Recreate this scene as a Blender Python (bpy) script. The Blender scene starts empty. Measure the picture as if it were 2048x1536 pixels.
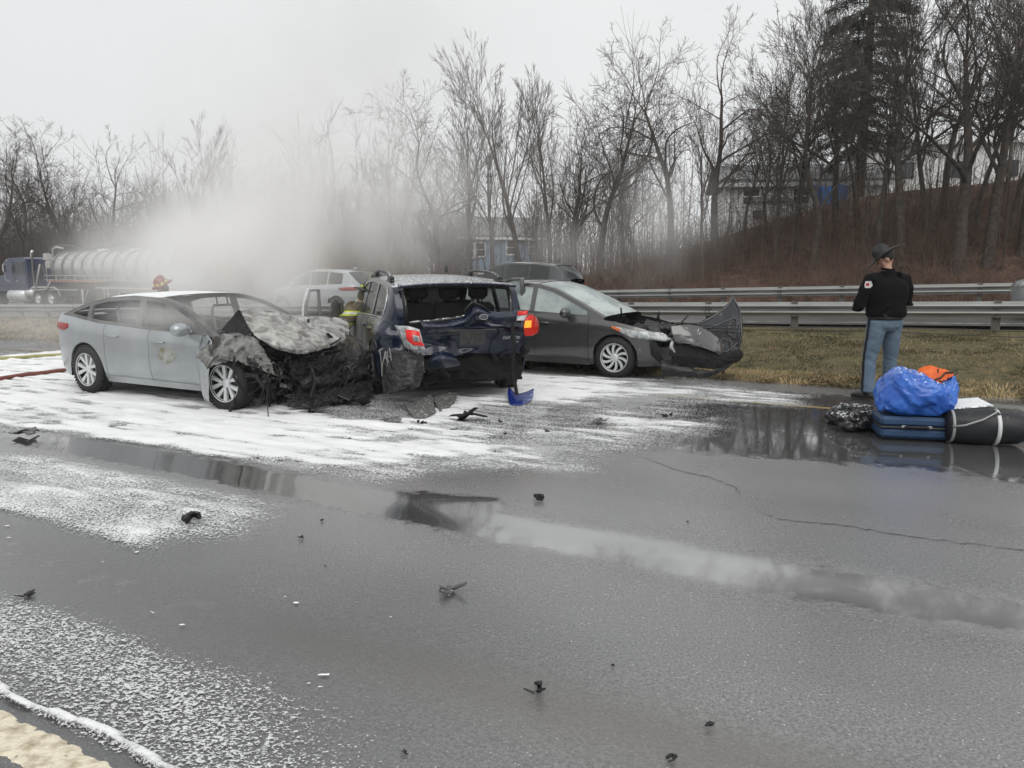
import bpy, math, random
import numpy as np
from mathutils import Vector, Matrix
rad = math.radians
random.seed(7)
RNG = np.random.default_rng(11)
scene = bpy.context.scene
COL = scene.collection

# ------------------------------------------------------------------ camera
CAM_H = 1.62
F_PX = 1539.0
PITCH = math.atan(223 / F_PX)
cam_d = bpy.data.cameras.new('camera')
cam_d.sensor_width = 36.0
cam_d.lens = 36.0 * F_PX / 2048
cam_d.clip_start = 0.05
cam_d.clip_end = 1500
cam = bpy.data.objects.new('camera', cam_d)
COL.objects.link(cam)
cam.location = (0, 0, CAM_H)
cam.rotation_euler = (math.pi / 2 - PITCH, 0, 0)
scene.camera = cam

# ------------------------------------------------------------------ sky: even overcast
SUN_EL, SUN_ROT = rad(52), rad(200)
world = bpy.data.worlds.new('World')
scene.world = world
world.use_nodes = True
nt = world.node_tree
nt.nodes.clear()
w_out = nt.nodes.new('ShaderNodeOutputWorld')
w_bg = nt.nodes.new('ShaderNodeBackground')
w_sky = nt.nodes.new('ShaderNodeTexSky')
w_sky.sky_type = 'NISHITA'
w_sky.sun_disc = False
w_sky.sun_elevation = SUN_EL
w_sky.sun_rotation = SUN_ROT
w_sky.air_density = 1.0
w_sky.dust_density = 6.0
w_hsv = nt.nodes.new('ShaderNodeHueSaturation')
w_hsv.inputs['Saturation'].default_value = 0.15
w_mix = nt.nodes.new('ShaderNodeMixRGB')
w_mix.inputs[0].default_value = 0.88
w_tc = nt.nodes.new('ShaderNodeTexCoord')
w_no = nt.nodes.new('ShaderNodeTexNoise')
w_no.inputs['Scale'].default_value = 1.6
w_no.inputs['Detail'].default_value = 3
w_ramp = nt.nodes.new('ShaderNodeValToRGB')
w_ramp.color_ramp.elements[0].position = 0.3
w_ramp.color_ramp.elements[0].color = (7.7, 7.85, 7.95, 1)
w_ramp.color_ramp.elements[1].position = 0.75
w_ramp.color_ramp.elements[1].color = (8.7, 8.8, 8.85, 1)
nt.links.new(w_tc.outputs['Generated'], w_no.inputs['Vector'])
nt.links.new(w_no.outputs['Fac'], w_ramp.inputs[0])
nt.links.new(w_sky.outputs[0], w_hsv.inputs['Color'])
nt.links.new(w_hsv.outputs[0], w_mix.inputs[1])
nt.links.new(w_ramp.outputs[0], w_mix.inputs[2])
nt.links.new(w_mix.outputs[0], w_bg.inputs[0])
w_bg.inputs[1].default_value = 0.1
nt.links.new(w_bg.outputs[0], w_out.inputs[0])
sun_d = bpy.data.lights.new('sun', 'SUN')
sun_d.energy = 1.4
sun_d.angle = rad(50)
sun_d.color = (1.0, 0.98, 0.95)
sun = bpy.data.objects.new('sun', sun_d)
COL.objects.link(sun)
sun.rotation_euler = (math.pi / 2 - SUN_EL, 0, rad(20))
sun.location = (0, 0, 40)

scene.view_settings.view_transform = 'Standard'
scene.view_settings.look = 'None'
scene.view_settings.exposure = 0.12
scene.view_settings.gamma = 1.0
scene.view_settings.use_curve_mapping = False
scene.render.engine = 'CYCLES'
cy = scene.cycles
cy.use_denoising = True
cy.max_bounces = 8
cy.diffuse_bounces = 3
cy.glossy_bounces = 4
cy.transmission_bounces = 4
cy.transparent_max_bounces = 12
cy.volume_bounces = 7
cy.volume_step_rate = 2.0
cy.volume_max_steps = 64
cy.sample_clamp_indirect = 4.0

# ------------------------------------------------------------------ helpers
def at(px, py, z=0.0):
    """a point of the photograph's 2048 px frame that lies at height z, in metres"""
    a = (px - 1024) / F_PX
    b = (768 - py) / F_PX
    cp, sp = math.cos(PITCH), math.sin(PITCH)
    dy, dz = cp + b * sp, -sp + b * cp
    t = (z - CAM_H) / dz
    return a * t, dy * t

def aty(px, py, Y):
    a = (px - 1024) / F_PX
    b = (768 - py) / F_PX
    cp, sp = math.cos(PITCH), math.sin(PITCH)
    dy, dz = cp + b * sp, -sp + b * cp
    t = Y / dy
    return (a * t, Y, CAM_H + dz * t)

# road frame: s runs along the road (to the right), v across it (away)
CS, SN = 0.874, 0.486
def W(s, v, z=0.0):
    return (CS * s + SN * v, -SN * s + CS * v, z)
def SV(X, Y):
    return (CS * X - SN * Y, SN * X + CS * Y)
ROAD_ANG = math.atan2(-SN, CS)          # heading of +s

def sstep(a, b, x):
    t = np.clip((x - a) / (b - a + 1e-12), 0, 1)
    return t * t * (3 - 2 * t)

def _h(ix, iy, seed):
    n = (ix.astype(np.int64) * 374761393 + iy.astype(np.int64) * 668265263 + seed * 1442695041) & 0xffffffff
    n = ((n ^ (n >> 13)) * 1274126177) & 0xffffffff
    return ((n ^ (n >> 16)) & 0xffff) / 65535.0
def vnoise(x, y, seed=0):
    x = np.asarray(x, float); y = np.asarray(y, float)
    ix = np.floor(x); iy = np.floor(y)
    fx = x - ix; fy = y - iy
    fx = fx * fx * (3 - 2 * fx); fy = fy * fy * (3 - 2 * fy)
    a = _h(ix, iy, seed); b = _h(ix + 1, iy, seed); c = _h(ix, iy + 1, seed); d = _h(ix + 1, iy + 1, seed)
    return (a * (1 - fx) + b * fx) * (1 - fy) + (c * (1 - fx) + d * fx) * fy
def fbm(x, y, seed=0, oct=4):
    r = 0; a = 0.5; t = 0
    for o in range(oct):
        r = r + a * vnoise(x * 2 ** o, y * 2 ** o, seed + o * 17); t += a; a *= 0.5
    return r / t
def noise3(p, sc, seed=0):
    """cheap 3-vector noise for crumpling, p (N,3)"""
    p = np.asarray(p) * sc
    return np.stack([fbm(p[:, 0] + p[:, 2] * 1.7, p[:, 1] - p[:, 2] * .8, seed, 3),
                     fbm(p[:, 1] + p[:, 0] * .6, p[:, 2] + 5 - p[:, 0] * .5, seed + 5, 3),
                     fbm(p[:, 2] + p[:, 1] * .9, p[:, 0] + 9 + p[:, 1] * .3, seed + 9, 3)], 1) - 0.5

def mesh_from(name, verts, faces, mat=None, smooth=True):
    me = bpy.data.meshes.new(name)
    if isinstance(faces, np.ndarray):
        verts = np.asarray(verts, np.float32)
        k = faces.shape[1]
        me.vertices.add(len(verts)); me.vertices.foreach_set('co', verts.ravel())
        me.loops.add(faces.size); me.loops.foreach_set('vertex_index', faces.astype(np.int32).ravel())
        me.polygons.add(len(faces))
        me.polygons.foreach_set('loop_start', np.arange(0, faces.size, k, dtype=np.int32))
        me.update(calc_edges=True)
    else:
        me.from_pydata([tuple(map(float, v)) for v in verts], [], [tuple(int(i) for i in f) for f in faces])
        me.update()
    if smooth:
        me.polygons.foreach_set('use_smooth', np.ones(len(me.polygons), bool))
    if mat is not None:
        if isinstance(mat, (list, tuple)):
            for m in mat: me.materials.append(m)
        else:
            me.materials.append(mat)
    return me

def ob(name, verts, faces, mat=None, parent=None, smooth=True, **props):
    me = verts if isinstance(verts, bpy.types.Mesh) else mesh_from(name, verts, faces, mat, smooth)
    o = bpy.data.objects.new(name, me)
    COL.objects.link(o)
    if parent is not None: o.parent = parent
    for k, v in props.items(): o[k] = v
    return o

def thing(name, label, cat, loc=(0, 0, 0), rz=0.0, group=None, parent=None):
    o = bpy.data.objects.new(name, None)
    o.empty_display_size = 0.2
    COL.objects.link(o)
    o.location = loc; o.rotation_euler = (0, 0, rz)
    if label: o['label'] = label
    if cat: o['category'] = cat
    if group: o['group'] = group
    if parent is not None: o.parent = parent
    return o

def tag(o, label=None, cat=None, group=None, kind=None):
    if label: o['label'] = label
    if cat: o['category'] = cat
    if group: o['group'] = group
    if kind: o['kind'] = kind
    return o

def dup(o, parent=None, keep=True):
    c = o.copy(); COL.objects.link(c)
    if parent is not None: c.parent = parent
    for ch in list(o.children): dup(ch, c)
    return c

class MB:
    """collects simple solids into one mesh"""
    def __init__(s): s.v = []; s.f = []
    def add(s, v, f):
        n = len(s.v); s.v += [tuple(map(float, q)) for q in v]; s.f += [tuple(int(i) + n for i in g) for g in f]; return s
    def box(s, c, d, rot=None, bev=0.0):
        x, y, z = d[0] / 2, d[1] / 2, d[2] / 2
        if bev > 0:
            b = min(bev, x * .9, y * .9, z * .9)
            v = []
            for sx in (-1, 1):
                for sy in (-1, 1):
                    for sz in (-1, 1):
                        v += [(sx * x, sy * (y - b), sz * (z - b)), (sx * (x - b), sy * y, sz * (z - b)), (sx * (x - b), sy * (y - b), sz * z)]
            idx = lambda a, b_, c_, k: ((a * 2 + b_) * 2 + c_) * 3 + k
            f = []
            for a in (0, 1): f.append([idx(a, 0, 0, 0), idx(a, 1, 0, 0), idx(a, 1, 1, 0), idx(a, 0, 1, 0)][::(1 if a else -1)])
            for a in (0, 1): f.append([idx(0, a, 0, 1), idx(0, a, 1, 1), idx(1, a, 1, 1), idx(1, a, 0, 1)][::(1 if a else -1)])
            for a in (0, 1): f.append([idx(0, 0, a, 2), idx(1, 0, a, 2), idx(1, 1, a, 2), idx(0, 1, a, 2)][::(1 if a else -1)])
            for p in (0, 1):
                for q in (0, 1):
                    f.append([idx(p, q, 0, 0), idx(p, q, 1, 0), idx(p, q, 1, 1), idx(p, q, 0, 1)])
                    f.append([idx(p, 0, q, 0), idx(p, 1, q, 0), idx(p, 1, q, 2), idx(p, 0, q, 2)])
                    f.append([idx(0, p, q, 1), idx(1, p, q, 1), idx(1, p, q, 2), idx(0, p, q, 2)])
                    for r in (0, 1): f.append([idx(p, q, r, 0), idx(p, q, r, 1), idx(p, q, r, 2)])
        else:
            v = [(sx * x, sy * y, sz * z) for sx in (-1, 1) for sy in (-1, 1) for sz in (-1, 1)]
            f = [(0, 1, 3, 2), (4, 6, 7, 5), (0, 4, 5, 1), (2, 3, 7, 6), (0, 2, 6, 4), (1, 5, 7, 3)]
        M = rot if rot is not None else Matrix.Identity(3)
        c = Vector(c)
        return s.add([c + M @ Vector(q) for q in v], f)
    def tube(s, pts, r, n=8, cap=True, squash=None):
        P = np.array(pts, float)
        R = np.full(len(P), r) if np.isscalar(r) else np.array(r, float)
        v, f = tube_arrays(P, R, n, cap)
        return s.add(v, f)
    def lathe(s, prof, n=24, axis='z', c=(0, 0, 0)):
        v = []; f = []
        for i in range(n):
            a = 2 * math.pi * i / n
            for (r, h) in prof:
                x, y, z = r * math.cos(a), r * math.sin(a), h
                if axis == 'y': x, y, z = x, z, y
                if axis == 'x': x, y, z = z, x, y
                v.append((x + c[0], y + c[1], z + c[2]))
        m = len(prof)
        for i in range(n):
            for j in range(m - 1):
                a = i * m + j; b = ((i + 1) % n) * m + j
                f.append((a, b, b + 1, a + 1))
        return s.add(v, f)
    def build(s, name, mat, parent=None, smooth=False, **props):
        return ob(name, s.v, s.f, mat, parent, smooth, **props)

def tube_arrays(P, R, n=8, cap=True):
    T = np.gradient(P, axis=0)
    T /= (np.linalg.norm(T, axis=1, keepdims=True) + 1e-9)
    ref = np.array([0.13, 0.21, 1.0]) if abs(T[:, 2]).mean() < 0.8 else np.array([1.0, 0.17, 0.05])
    N = np.cross(T, ref); N /= (np.linalg.norm(N, axis=1, keepdims=True) + 1e-9)
    B = np.cross(T, N)
    a = np.arange(n) * 2 * math.pi / n
    V = P[:, None, :] + R[:, None, None] * (np.cos(a)[None, :, None] * N[:, None, :] + np.sin(a)[None, :, None] * B[:, None, :])
    f = []
    K = len(P)
    for i in range(K - 1):
        for j in range(n):
            k = (j + 1) % n
            f.append((i * n + j, i * n + k, (i + 1) * n + k, (i + 1) * n + j))
    if cap:
        f.append(tuple(range(n))[::-1]); f.append(tuple((K - 1) * n + j for j in range(n)))
    return V.reshape(-1, 3), f

def batch_tubes(P, R, n=3):
    """P (N,K,3), R (N,K) -> arrays of verts and quads"""
    N_, K = P.shape[:2]
    T = np.gradient(P, axis=1)
    T /= (np.linalg.norm(T, axis=2, keepdims=True) + 1e-9)
    ref = np.array([0.31, 0.22, 0.92])
    A = np.cross(T, ref); A /= (np.linalg.norm(A, axis=2, keepdims=True) + 1e-9)
    B = np.cross(T, A)
    a = np.arange(n) * 2 * math.pi / n
    V = P[:, :, None, :] + R[:, :, None, None] * (np.cos(a)[None, None, :, None] * A[:, :, None, :] + np.sin(a)[None, None, :, None] * B[:, :, None, :])
    base = (np.arange(N_) * K * n)[:, None, None]
    i = (np.arange(K - 1) * n)[None, :, None]
    j = np.arange(n)[None, None, :]; k = (j + 1) % n
    F = np.stack([base + i + j, base + i + k, base + i + n + k, base + i + n + j], -1)
    return V.reshape(-1, 3), F.reshape(-1, 4)

def sheet(name, xs, ys, fn, mat, parent=None, **props):
    """grid over (xs, ys); fn(X, Y arrays) -> (N,3)"""
    X, Y = np.meshgrid(xs, ys)
    V = fn(X.ravel(), Y.ravel())
    nx, ny = len(xs), len(ys)
    i = np.arange(nx - 1)[None, :] + np.arange(ny - 1)[:, None] * nx
    F = np.stack([i, i + 1, i + nx + 1, i + nx], -1).reshape(-1, 4)
    return ob(name, V, F, mat, parent, True, **props), X.ravel(), Y.ravel()

# ------------------------------------------------------------------ materials
MATS = {}
def mat(name, col=(.5, .5, .5), rough=.5, metal=0., spec=.5, col2=None, nscale=8., ndet=4., nlo=.4, nhi=.6, bump=0., bscale=40.,
        bdet=4., coat=0., emit=None, estr=0., alpha=1., trans=0., stretch=(1, 1, 1), specks=0., speck_col=(.8, .82, .82), coord='Object', ior=1.45, rough2=None, sheen=0., dist=0.):
    if name in MATS: return MATS[name]
    m = bpy.data.materials.new(name); m.use_nodes = True
    n = m.node_tree; b = n.nodes['Principled BSDF']
    L = n.links.new
    b.inputs['Base Color'].default_value = (*col, 1)
    b.inputs['Roughness'].default_value = rough
    b.inputs['Metallic'].default_value = metal
    b.inputs['Specular IOR Level'].default_value = spec
    b.inputs['IOR'].default_value = ior
    b.inputs['Coat Weight'].default_value = coat
    b.inputs['Coat Roughness'].default_value = .05
    b.inputs['Transmission Weight'].default_value = trans
    b.inputs['Sheen Weight'].default_value = sheen
    b.inputs['Alpha'].default_value = alpha
    if emit:
        b.inputs['Emission Color'].default_value = (*emit, 1); b.inputs['Emission Strength'].default_value = estr
    tc = n.nodes.new('ShaderNodeTexCoord'); mp = n.nodes.new('ShaderNodeMapping')
    mp.inputs['Scale'].default_value = stretch
    L(tc.outputs[coord], mp.inputs[0])
    last = None
    if col2 is not None:
        t = n.nodes.new('ShaderNodeTexNoise'); t.inputs['Scale'].default_value = nscale; t.inputs['Detail'].default_value = ndet
        t.inputs['Roughness'].default_value = .6; t.inputs['Distortion'].default_value = dist
        r = n.nodes.new('ShaderNodeMapRange'); r.inputs[1].default_value = nlo; r.inputs[2].default_value = nhi
        x = n.nodes.new('ShaderNodeMixRGB'); x.inputs[1].default_value = (*col, 1); x.inputs[2].default_value = (*col2, 1)
        L(mp.outputs[0], t.inputs[0]); L(t.outputs[0], r.inputs[0]); L(r.outputs[0], x.inputs[0]); L(x.outputs[0], b.inputs['Base Color'])
        last = x
        if rough2 is not None:
            q = n.nodes.new('ShaderNodeMapRange'); q.inputs[3].default_value = rough; q.inputs[4].default_value = rough2
            L(r.outputs[0], q.inputs[0]); L(q.outputs[0], b.inputs['Roughness'])
    if specks > 0:
        # foam droplets and flecks stuck to the surface, thicker on faces that look up
        t = n.nodes.new('ShaderNodeTexNoise'); t.inputs['Scale'].default_value = 38; t.inputs['Detail'].default_value = 5
        t.inputs['Roughness'].default_value = .75
        L(tc.outputs['Object'], t.inputs[0])
        g = n.nodes.new('ShaderNodeNewGeometry'); sp = n.nodes.new('ShaderNodeSeparateXYZ'); L(g.outputs['Normal'], sp.inputs[0])
        up = n.nodes.new('ShaderNodeMapRange'); up.inputs[1].default_value = .3; up.inputs[2].default_value = .95
        up.inputs[3].default_value = 0; up.inputs[4].default_value = .12 * specks; L(sp.outputs[2], up.inputs[0])
        ad = n.nodes.new('ShaderNodeMath'); ad.operation = 'ADD'; L(t.outputs[0], ad.inputs[0]); L(up.outputs[0], ad.inputs[1])
        th = n.nodes.new('ShaderNodeMapRange'); th.inputs[1].default_value = .70 - .035 * specks; th.inputs[2].default_value = .74 - .035 * specks
        L(ad.outputs[0], th.inputs[0])
        x = n.nodes.new('ShaderNodeMixRGB'); x.inputs[2].default_value = (*speck_col, 1)
        if last: L(last.outputs[0], x.inputs[1])
        else: x.inputs[1].default_value = (*col, 1)
        L(th.outputs[0], x.inputs[0]); L(x.outputs[0], b.inputs['Base Color'])
        if metal > 0:
            q = n.nodes.new('ShaderNodeMapRange'); q.inputs[3].default_value = metal; q.inputs[4].default_value = 0
            L(th.outputs[0], q.inputs[0]); L(q.outputs[0], b.inputs['Metallic'])
    if bump > 0:
        t = n.nodes.new('ShaderNodeTexNoise'); t.inputs['Scale'].default_value = bscale; t.inputs['Detail'].default_value = bdet
        u = n.nodes.new('ShaderNodeBump'); u.inputs['Strength'].default_value = 1.0; u.inputs['Distance'].default_value = bump
        L(mp.outputs[0], t.inputs[0]); L(t.outputs[0], u.inputs['Height']); L(u.outputs[0], b.inputs['Normal'])
    MATS[name] = m
    return m
# ------------------------------------------------------------------ terrain heights in the road frame
def crest_h(s):
    return np.interp(s, [-60, -30, -19, -9.3, -4, 3.3, 12, 40], [.3, .5, 1.0, 3.6, 5.1, 5.6, 6.2, 7.0])
def grade(s):
    return 0.022 * np.minimum(np.asarray(s, float) + 12, 0)
def terr(s, v):
    s = np.asarray(s, float); v = np.asarray(v, float)
    zr = grade(s)
    zm = 0.44 + 0.022 * s                       # shoulder of the far carriageway
    zo = 0.50 + 0.022 * s
    z = zr
    z = np.where(v > 11.8, zr + (zm - zr) * sstep(11.8, 16.2, v), z)
    z = np.where(v > 18.6, zo, z)
    bank = np.clip((v - 28.6) / 11, 0, 1) ** .8
    hill = np.maximum(zo, zo + (crest_h(s) - zo) * bank) + .18 * (fbm(s * .5, v * .5, 4) - .5) * sstep(28, 31, v)
    z = np.where(v > 28.0, hill, z)
    return z

# coverage helpers: polygons given on the ground plane
def poly_sd(X, Y, pts):
    P = np.array(pts); n = len(P)
    d = np.full(X.shape, 1e9); ins = np.zeros(X.shape, bool)
    for i in range(n):
        a = P[i]; b = P[(i + 1) % n]
        ex, ey = b - a
        wx, wy = X - a[0], Y - a[1]
        t = np.clip((wx * ex + wy * ey) / (ex * ex + ey * ey + 1e-12), 0, 1)
        d = np.minimum(d, (wx - ex * t) ** 2 + (wy - ey * t) ** 2)
        c = ((a[1] > Y) != (b[1] > Y)) & (X < ex * (Y - a[1]) / (ey + 1e-12) + a[0])
        ins ^= c
    d = np.sqrt(d)
    return np.where(ins, d, -d)
def gpoly(pts):
    return [at(x, y) for x, y in pts]

FOAM = [  # outline on the photograph's ground, amount, edge softness in metres, waviness
    ([(-500, 700), (120, 690), (760, 700), (1070, 748), (1190, 752), (1290, 765), (1180, 800), (1040, 860), (1010, 905), (900, 925), (760, 935), (620, 945), (470, 925), (330, 895), (160, 885), (0, 862), (-500, 800)], 1.05, .30, .25),
    ([(900, 760), (1260, 762), (1400, 775), (1500, 800), (1420, 850), (1380, 880), (1250, 905), (1100, 930), (900, 940), (820, 905)], .80, .45, .4),
    ([(640, 915), (1000, 900), (1170, 925), (1150, 945), (960, 950), (760, 965), (640, 945)], .74, .35, .3),
    ([(1180, 748), (1400, 762), (1620, 795), (1600, 812), (1420, 800), (1290, 790)], .78, .35, .35),
    ([(-600, 880), (0, 905), (130, 905), (330, 950), (500, 985), (545, 1020), (480, 1075), (330, 1075), (250, 1110), (120, 1060), (0, 1048), (-600, 1000)], .76, .28, .15),
    ([(0, 915), (160, 925), (400, 975), (470, 1010), (380, 1060), (250, 1098), (200, 1065), (200, 1020), (80, 1000), (0, 1000)], .92, .30, .2),
    ([(-300, 1085), (0, 1100), (180, 1165), (330, 1235), (480, 1290), (600, 1400), (640, 1536), (640, 1700), (300, 1700), (0, 1450), (-300, 1300)], .57, .40, .12),
    ([(-300, 1350), (0, 1375), (240, 1500), (300, 1560), (360, 1700), (300, 1700), (210, 1560), (120, 1470), (0, 1412), (-300, 1400)], .80, .05, .05),
    ([(1640, 1000), (1650, 1000), (1650, 1001)], .0, .1, .1),
]
DRY = [  # bare or blackened patches within the foam
    ([(640, 790), (760, 792), (900, 800), (880, 825), (740, 850), (640, 835), (590, 815)], .45, .25),
    ([(880, 850), (960, 810), (1120, 800), (1230, 820), (1200, 850), (1060, 842), (980, 860)], .34, .25),
    ([(1200, 800), (1400, 790), (1450, 830), (1300, 842)], .22, .3),
]
def rut_line(s):  # centre of the two wheel ruts
    return 4.20 + .05 * np.sin(s * .8), 2.42 + .05 * np.sin(s * .6 + 1)
def foam_cov(X, Y):
    s, v = SV(X, Y)
    c = np.zeros(X.shape)
    for pts, amt, soft, wav in FOAM:
        sd = poly_sd(X, Y, gpoly(pts)) + wav * (fbm(s * 1.2, v * 2.6, 31, 4) - .5) * 2
        c = np.maximum(c, amt * sstep(-soft, soft, sd))
    for pts, amt, soft in DRY:
        sd = poly_sd(X, Y, gpoly(pts)) + .35 * (fbm(s * 1.5, v * 3, 77, 4) - .5) * 2
        c = c - amt * sstep(-soft, soft, sd)
    st = fbm(s * .9 + 5, v * 8 + .8 * np.sin(s * .7), 61, 4); sp_ = fbm(s * 3.5, v * 9, 66, 4)
    nr = sstep(2.2, 3.6, v); fr = sstep(.55, .9, c)
    c = c - nr * (.24 * sstep(.46, .68, st) * c + .19 * sstep(.48, .70, sp_) * c) - .10 * (fbm(s * .5, v * .9, 67, 3) - .35)
    ra, rb = rut_line(s)
    far = sstep(0.5, -2.5, s)
    wob = .10 * (fbm(s * 3, v * 0, 8, 3) - .5)
    ea = sstep(.40, .27, np.abs(v - ra + .05 + wob)) * sstep(-9.5, -6.5, s)
    eb = sstep(.44, .30, np.abs(v - rb + wob))
    c = c * (1 - ea) * (1 - eb)
    # froth rim beside the painted lane line
    rim = sstep(.022, .010, np.abs(v - 1.478 - .018 * np.sin(s * 7) - .02 * fbm(s * 6, v * 0, 12, 3))) * sstep(-1.55, -1.8, s)
    c = np.maximum(c, rim * .97)
    c = np.where((v < 1.455), 0, c)
    return np.clip(c, 0, 1)

def attr(o, name, vals):
    a = o.data.attributes.new(name, 'FLOAT', 'POINT')
    a.data.foreach_set('value', np.asarray(vals, np.float32))

# ---------------- road material
def road_material():
    m = bpy.data.materials.new('wet_asphalt'); m.use_nodes = True
    n = m.node_tree; b = n.nodes['Principled BSDF']; L = n.links.new
    def N(t, **k):
        q = n.nodes.new(t)
        for a, v in k.items(): q.inputs[a.replace('_', ' ')].default_value = v
        return q
    tc = N('ShaderNodeTexCoord')
    big = N('ShaderNodeTexNoise', Scale=.55, Detail=5.); L(tc.outputs['Object'], big.inputs[0])
    fine = N('ShaderNodeTexNoise', Scale=85., Detail=5.); fine.inputs['Roughness'].default_value = .8; L(tc.outputs['Object'], fine.inputs[0])
    agg = N('ShaderNodeTexVoronoi', Scale=95.); L(tc.outputs['Object'], agg.inputs[0])
    r0 = N('ShaderNodeMixRGB'); r0.inputs[1].default_value = (.070, .071, .072, 1); r0.inputs[2].default_value = (.27, .27, .27, 1)
    fm_ = n.nodes.new('ShaderNodeMapRange'); fm_.inputs[1].default_value = .36; fm_.inputs[2].default_value = .64; L(fine.outputs[0], fm_.inputs[0]); L(fm_.outputs[0], r0.inputs[0])
    # pale stones in the aggregate
    ar = N('ShaderNodeSeparateColor'); L(agg.outputs['Color'], ar.inputs[0])
    am = n.nodes.new('ShaderNodeMapRange'); am.inputs[1].default_value = .972; am.inputs[2].default_value = .98; L(ar.outputs[0], am.inputs[0])
    ad = n.nodes.new('ShaderNodeMapRange'); ad.inputs[1].default_value = .42; ad.inputs[2].default_value = .30; L(agg.outputs['Distance'], ad.inputs[0])
    aa = n.nodes.new('ShaderNodeMath'); aa.operation = 'MULTIPLY'; L(am.outputs[0], aa.inputs[0]); L(ad.outputs[0], aa.inputs[1])
    r1 = N('ShaderNodeMixRGB'); r1.inputs[2].default_value = (.50, .50, .46, 1); L(r0.outputs[0], r1.inputs[1]); L(aa.outputs[0], r1.inputs[0])
    # silt in the near rut
    mu = n.nodes.new('ShaderNodeAttribute'); mu.attribute_name = 'mud'
    mm = n.nodes.new('ShaderNodeMath'); mm.operation = 'MULTIPLY'; mm.inputs[1].default_value = 1.; L(mu.outputs['Fac'], mm.inputs[0])
    r2 = N('ShaderNodeMixRGB'); r2.inputs[2].default_value = (.125, .115, .098, 1); L(r1.outputs[0], r2.inputs[1]); L(mm.outputs[0], r2.inputs[0])
    wetd = N('ShaderNodeMixRGB'); wetd.blend_type = 'MULTIPLY'; wetd.inputs[2].default_value = (.42, .42, .42, 1); dp = n.nodes.new('ShaderNodeAttribute'); dp.attribute_name = 'dim_sheen'; dpx = N('ShaderNodeMixRGB'); dpx.blend_type = 'MULTIPLY'; dpx.inputs[2].default_value = (.38, .38, .39, 1); L(r2.outputs[0], dpx.inputs[1]); L(dp.outputs['Fac'], dpx.inputs[0]); L(dpx.outputs[0], wetd.inputs[1])  # second multiply paints the weaker sheen at lower left into the asphalt colour
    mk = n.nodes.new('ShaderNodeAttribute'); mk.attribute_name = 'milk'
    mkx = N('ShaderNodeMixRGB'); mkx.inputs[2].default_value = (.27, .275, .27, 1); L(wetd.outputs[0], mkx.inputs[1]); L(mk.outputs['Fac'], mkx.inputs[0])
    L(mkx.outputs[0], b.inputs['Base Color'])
    # standing water
    pu = n.nodes.new('ShaderNodeAttribute'); pu.attribute_name = 'water'
    pn = N('ShaderNodeTexNoise', Scale=7., Detail=6.); pn.inputs['Roughness'].default_value = .7; L(tc.outputs['Object'], pn.inputs[0])
    pa = n.nodes.new('ShaderNodeMath'); pa.operation = 'ADD'; L(pu.outputs['Fac'], pa.inputs[0]); L(pn.outputs[0], pa.inputs[1])
    pr = n.nodes.new('ShaderNodeMapRange'); pr.inputs[1].default_value = .93; pr.inputs[2].default_value = 1.12; L(pa.outputs[0], pr.inputs[0])
    L(pr.outputs[0], wetd.inputs[0])
    rr = n.nodes.new('ShaderNodeMapRange'); rr.inputs[3].default_value = .27; rr.inputs[4].default_value = .035; L(pr.outputs[0], rr.inputs[0])
    rb = n.nodes.new('ShaderNodeMapRange'); rb.inputs[1].default_value = .35; rb.inputs[2].default_value = .7; rb.inputs[3].default_value = -.06; rb.inputs[4].default_value = .10
    L(big.outputs[0], rb.inputs[0])
    ra = n.nodes.new('ShaderNodeMath'); ra.operation = 'ADD'; ra.use_clamp = True; L(rr.outputs[0], ra.inputs[0])
    rc = n.nodes.new('ShaderNodeMath'); rc.operation = 'MULTIPLY'; L(rb.outputs[0], rc.inputs[0])
    inv = n.nodes.new('ShaderNodeMath'); inv.operation = 'SUBTRACT'; inv.inputs[0].default_value = 1.; L(pr.outputs[0], inv.inputs[1])
    L(inv.outputs[0], rc.inputs[1]); L(rc.outputs[0], ra.inputs[1])
    L(ra.outputs[0], b.inputs['Roughness'])
    b.inputs['Specular IOR Level'].default_value = .5
    b.inputs['IOR'].default_value = 1.5
    b.inputs['Coat Weight'].default_value = .85; b.inputs['Coat Roughness'].default_value = .16; b.inputs['Coat IOR'].default_value = 1.45; L(ra.outputs[0], b.inputs['Coat Roughness'])
    # coarse stone relief, drowned where water stands
    vb = N('ShaderNodeTexVoronoi', Scale=62.); L(tc.outputs['Object'], vb.inputs[0])
    f2 = N('ShaderNodeTexNoise', Scale=48., Detail=6.); f2.inputs['Roughness'].default_value = .7
    mp = n.nodes.new('ShaderNodeMapping'); mp.inputs['Rotation'].default_value = (0, 0, ROAD_ANG); mp.inputs['Scale'].default_value = (.8, 1.3, 1)
    L(tc.outputs['Object'], mp.inputs[0]); L(mp.outputs[0], f2.inputs[0])
    hh = n.nodes.new('ShaderNodeMath'); hh.operation = 'MULTIPLY_ADD'; hh.inputs[1].default_value = .5; L(vb.outputs['Distance'], hh.inputs[0]); L(f2.outputs[0], hh.inputs[2])
    st = n.nodes.new('ShaderNodeMapRange'); st.inputs[3].default_value = 1.; st.inputs[4].default_value = .03; L(pr.outputs[0], st.inputs[0])
    bp = n.nodes.new('ShaderNodeBump'); bp.inputs['Distance'].default_value = .0045
    L(hh.outputs[0], bp.inputs['Height']); L(st.outputs[0], bp.inputs['Strength']); L(bp.outputs[0], b.inputs['Normal'])
    return m
M_road = road_material()
M_opp = mat('far_asphalt', (.075, .074, .072), .32, col2=(.11, .105, .10), nscale=1.2, bump=.002, bscale=40)
M_median = mat('matted_turf', (.07, .062, .028), .9, col2=(.13, .10, .05), nscale=5, bump=.03, bscale=25)
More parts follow.
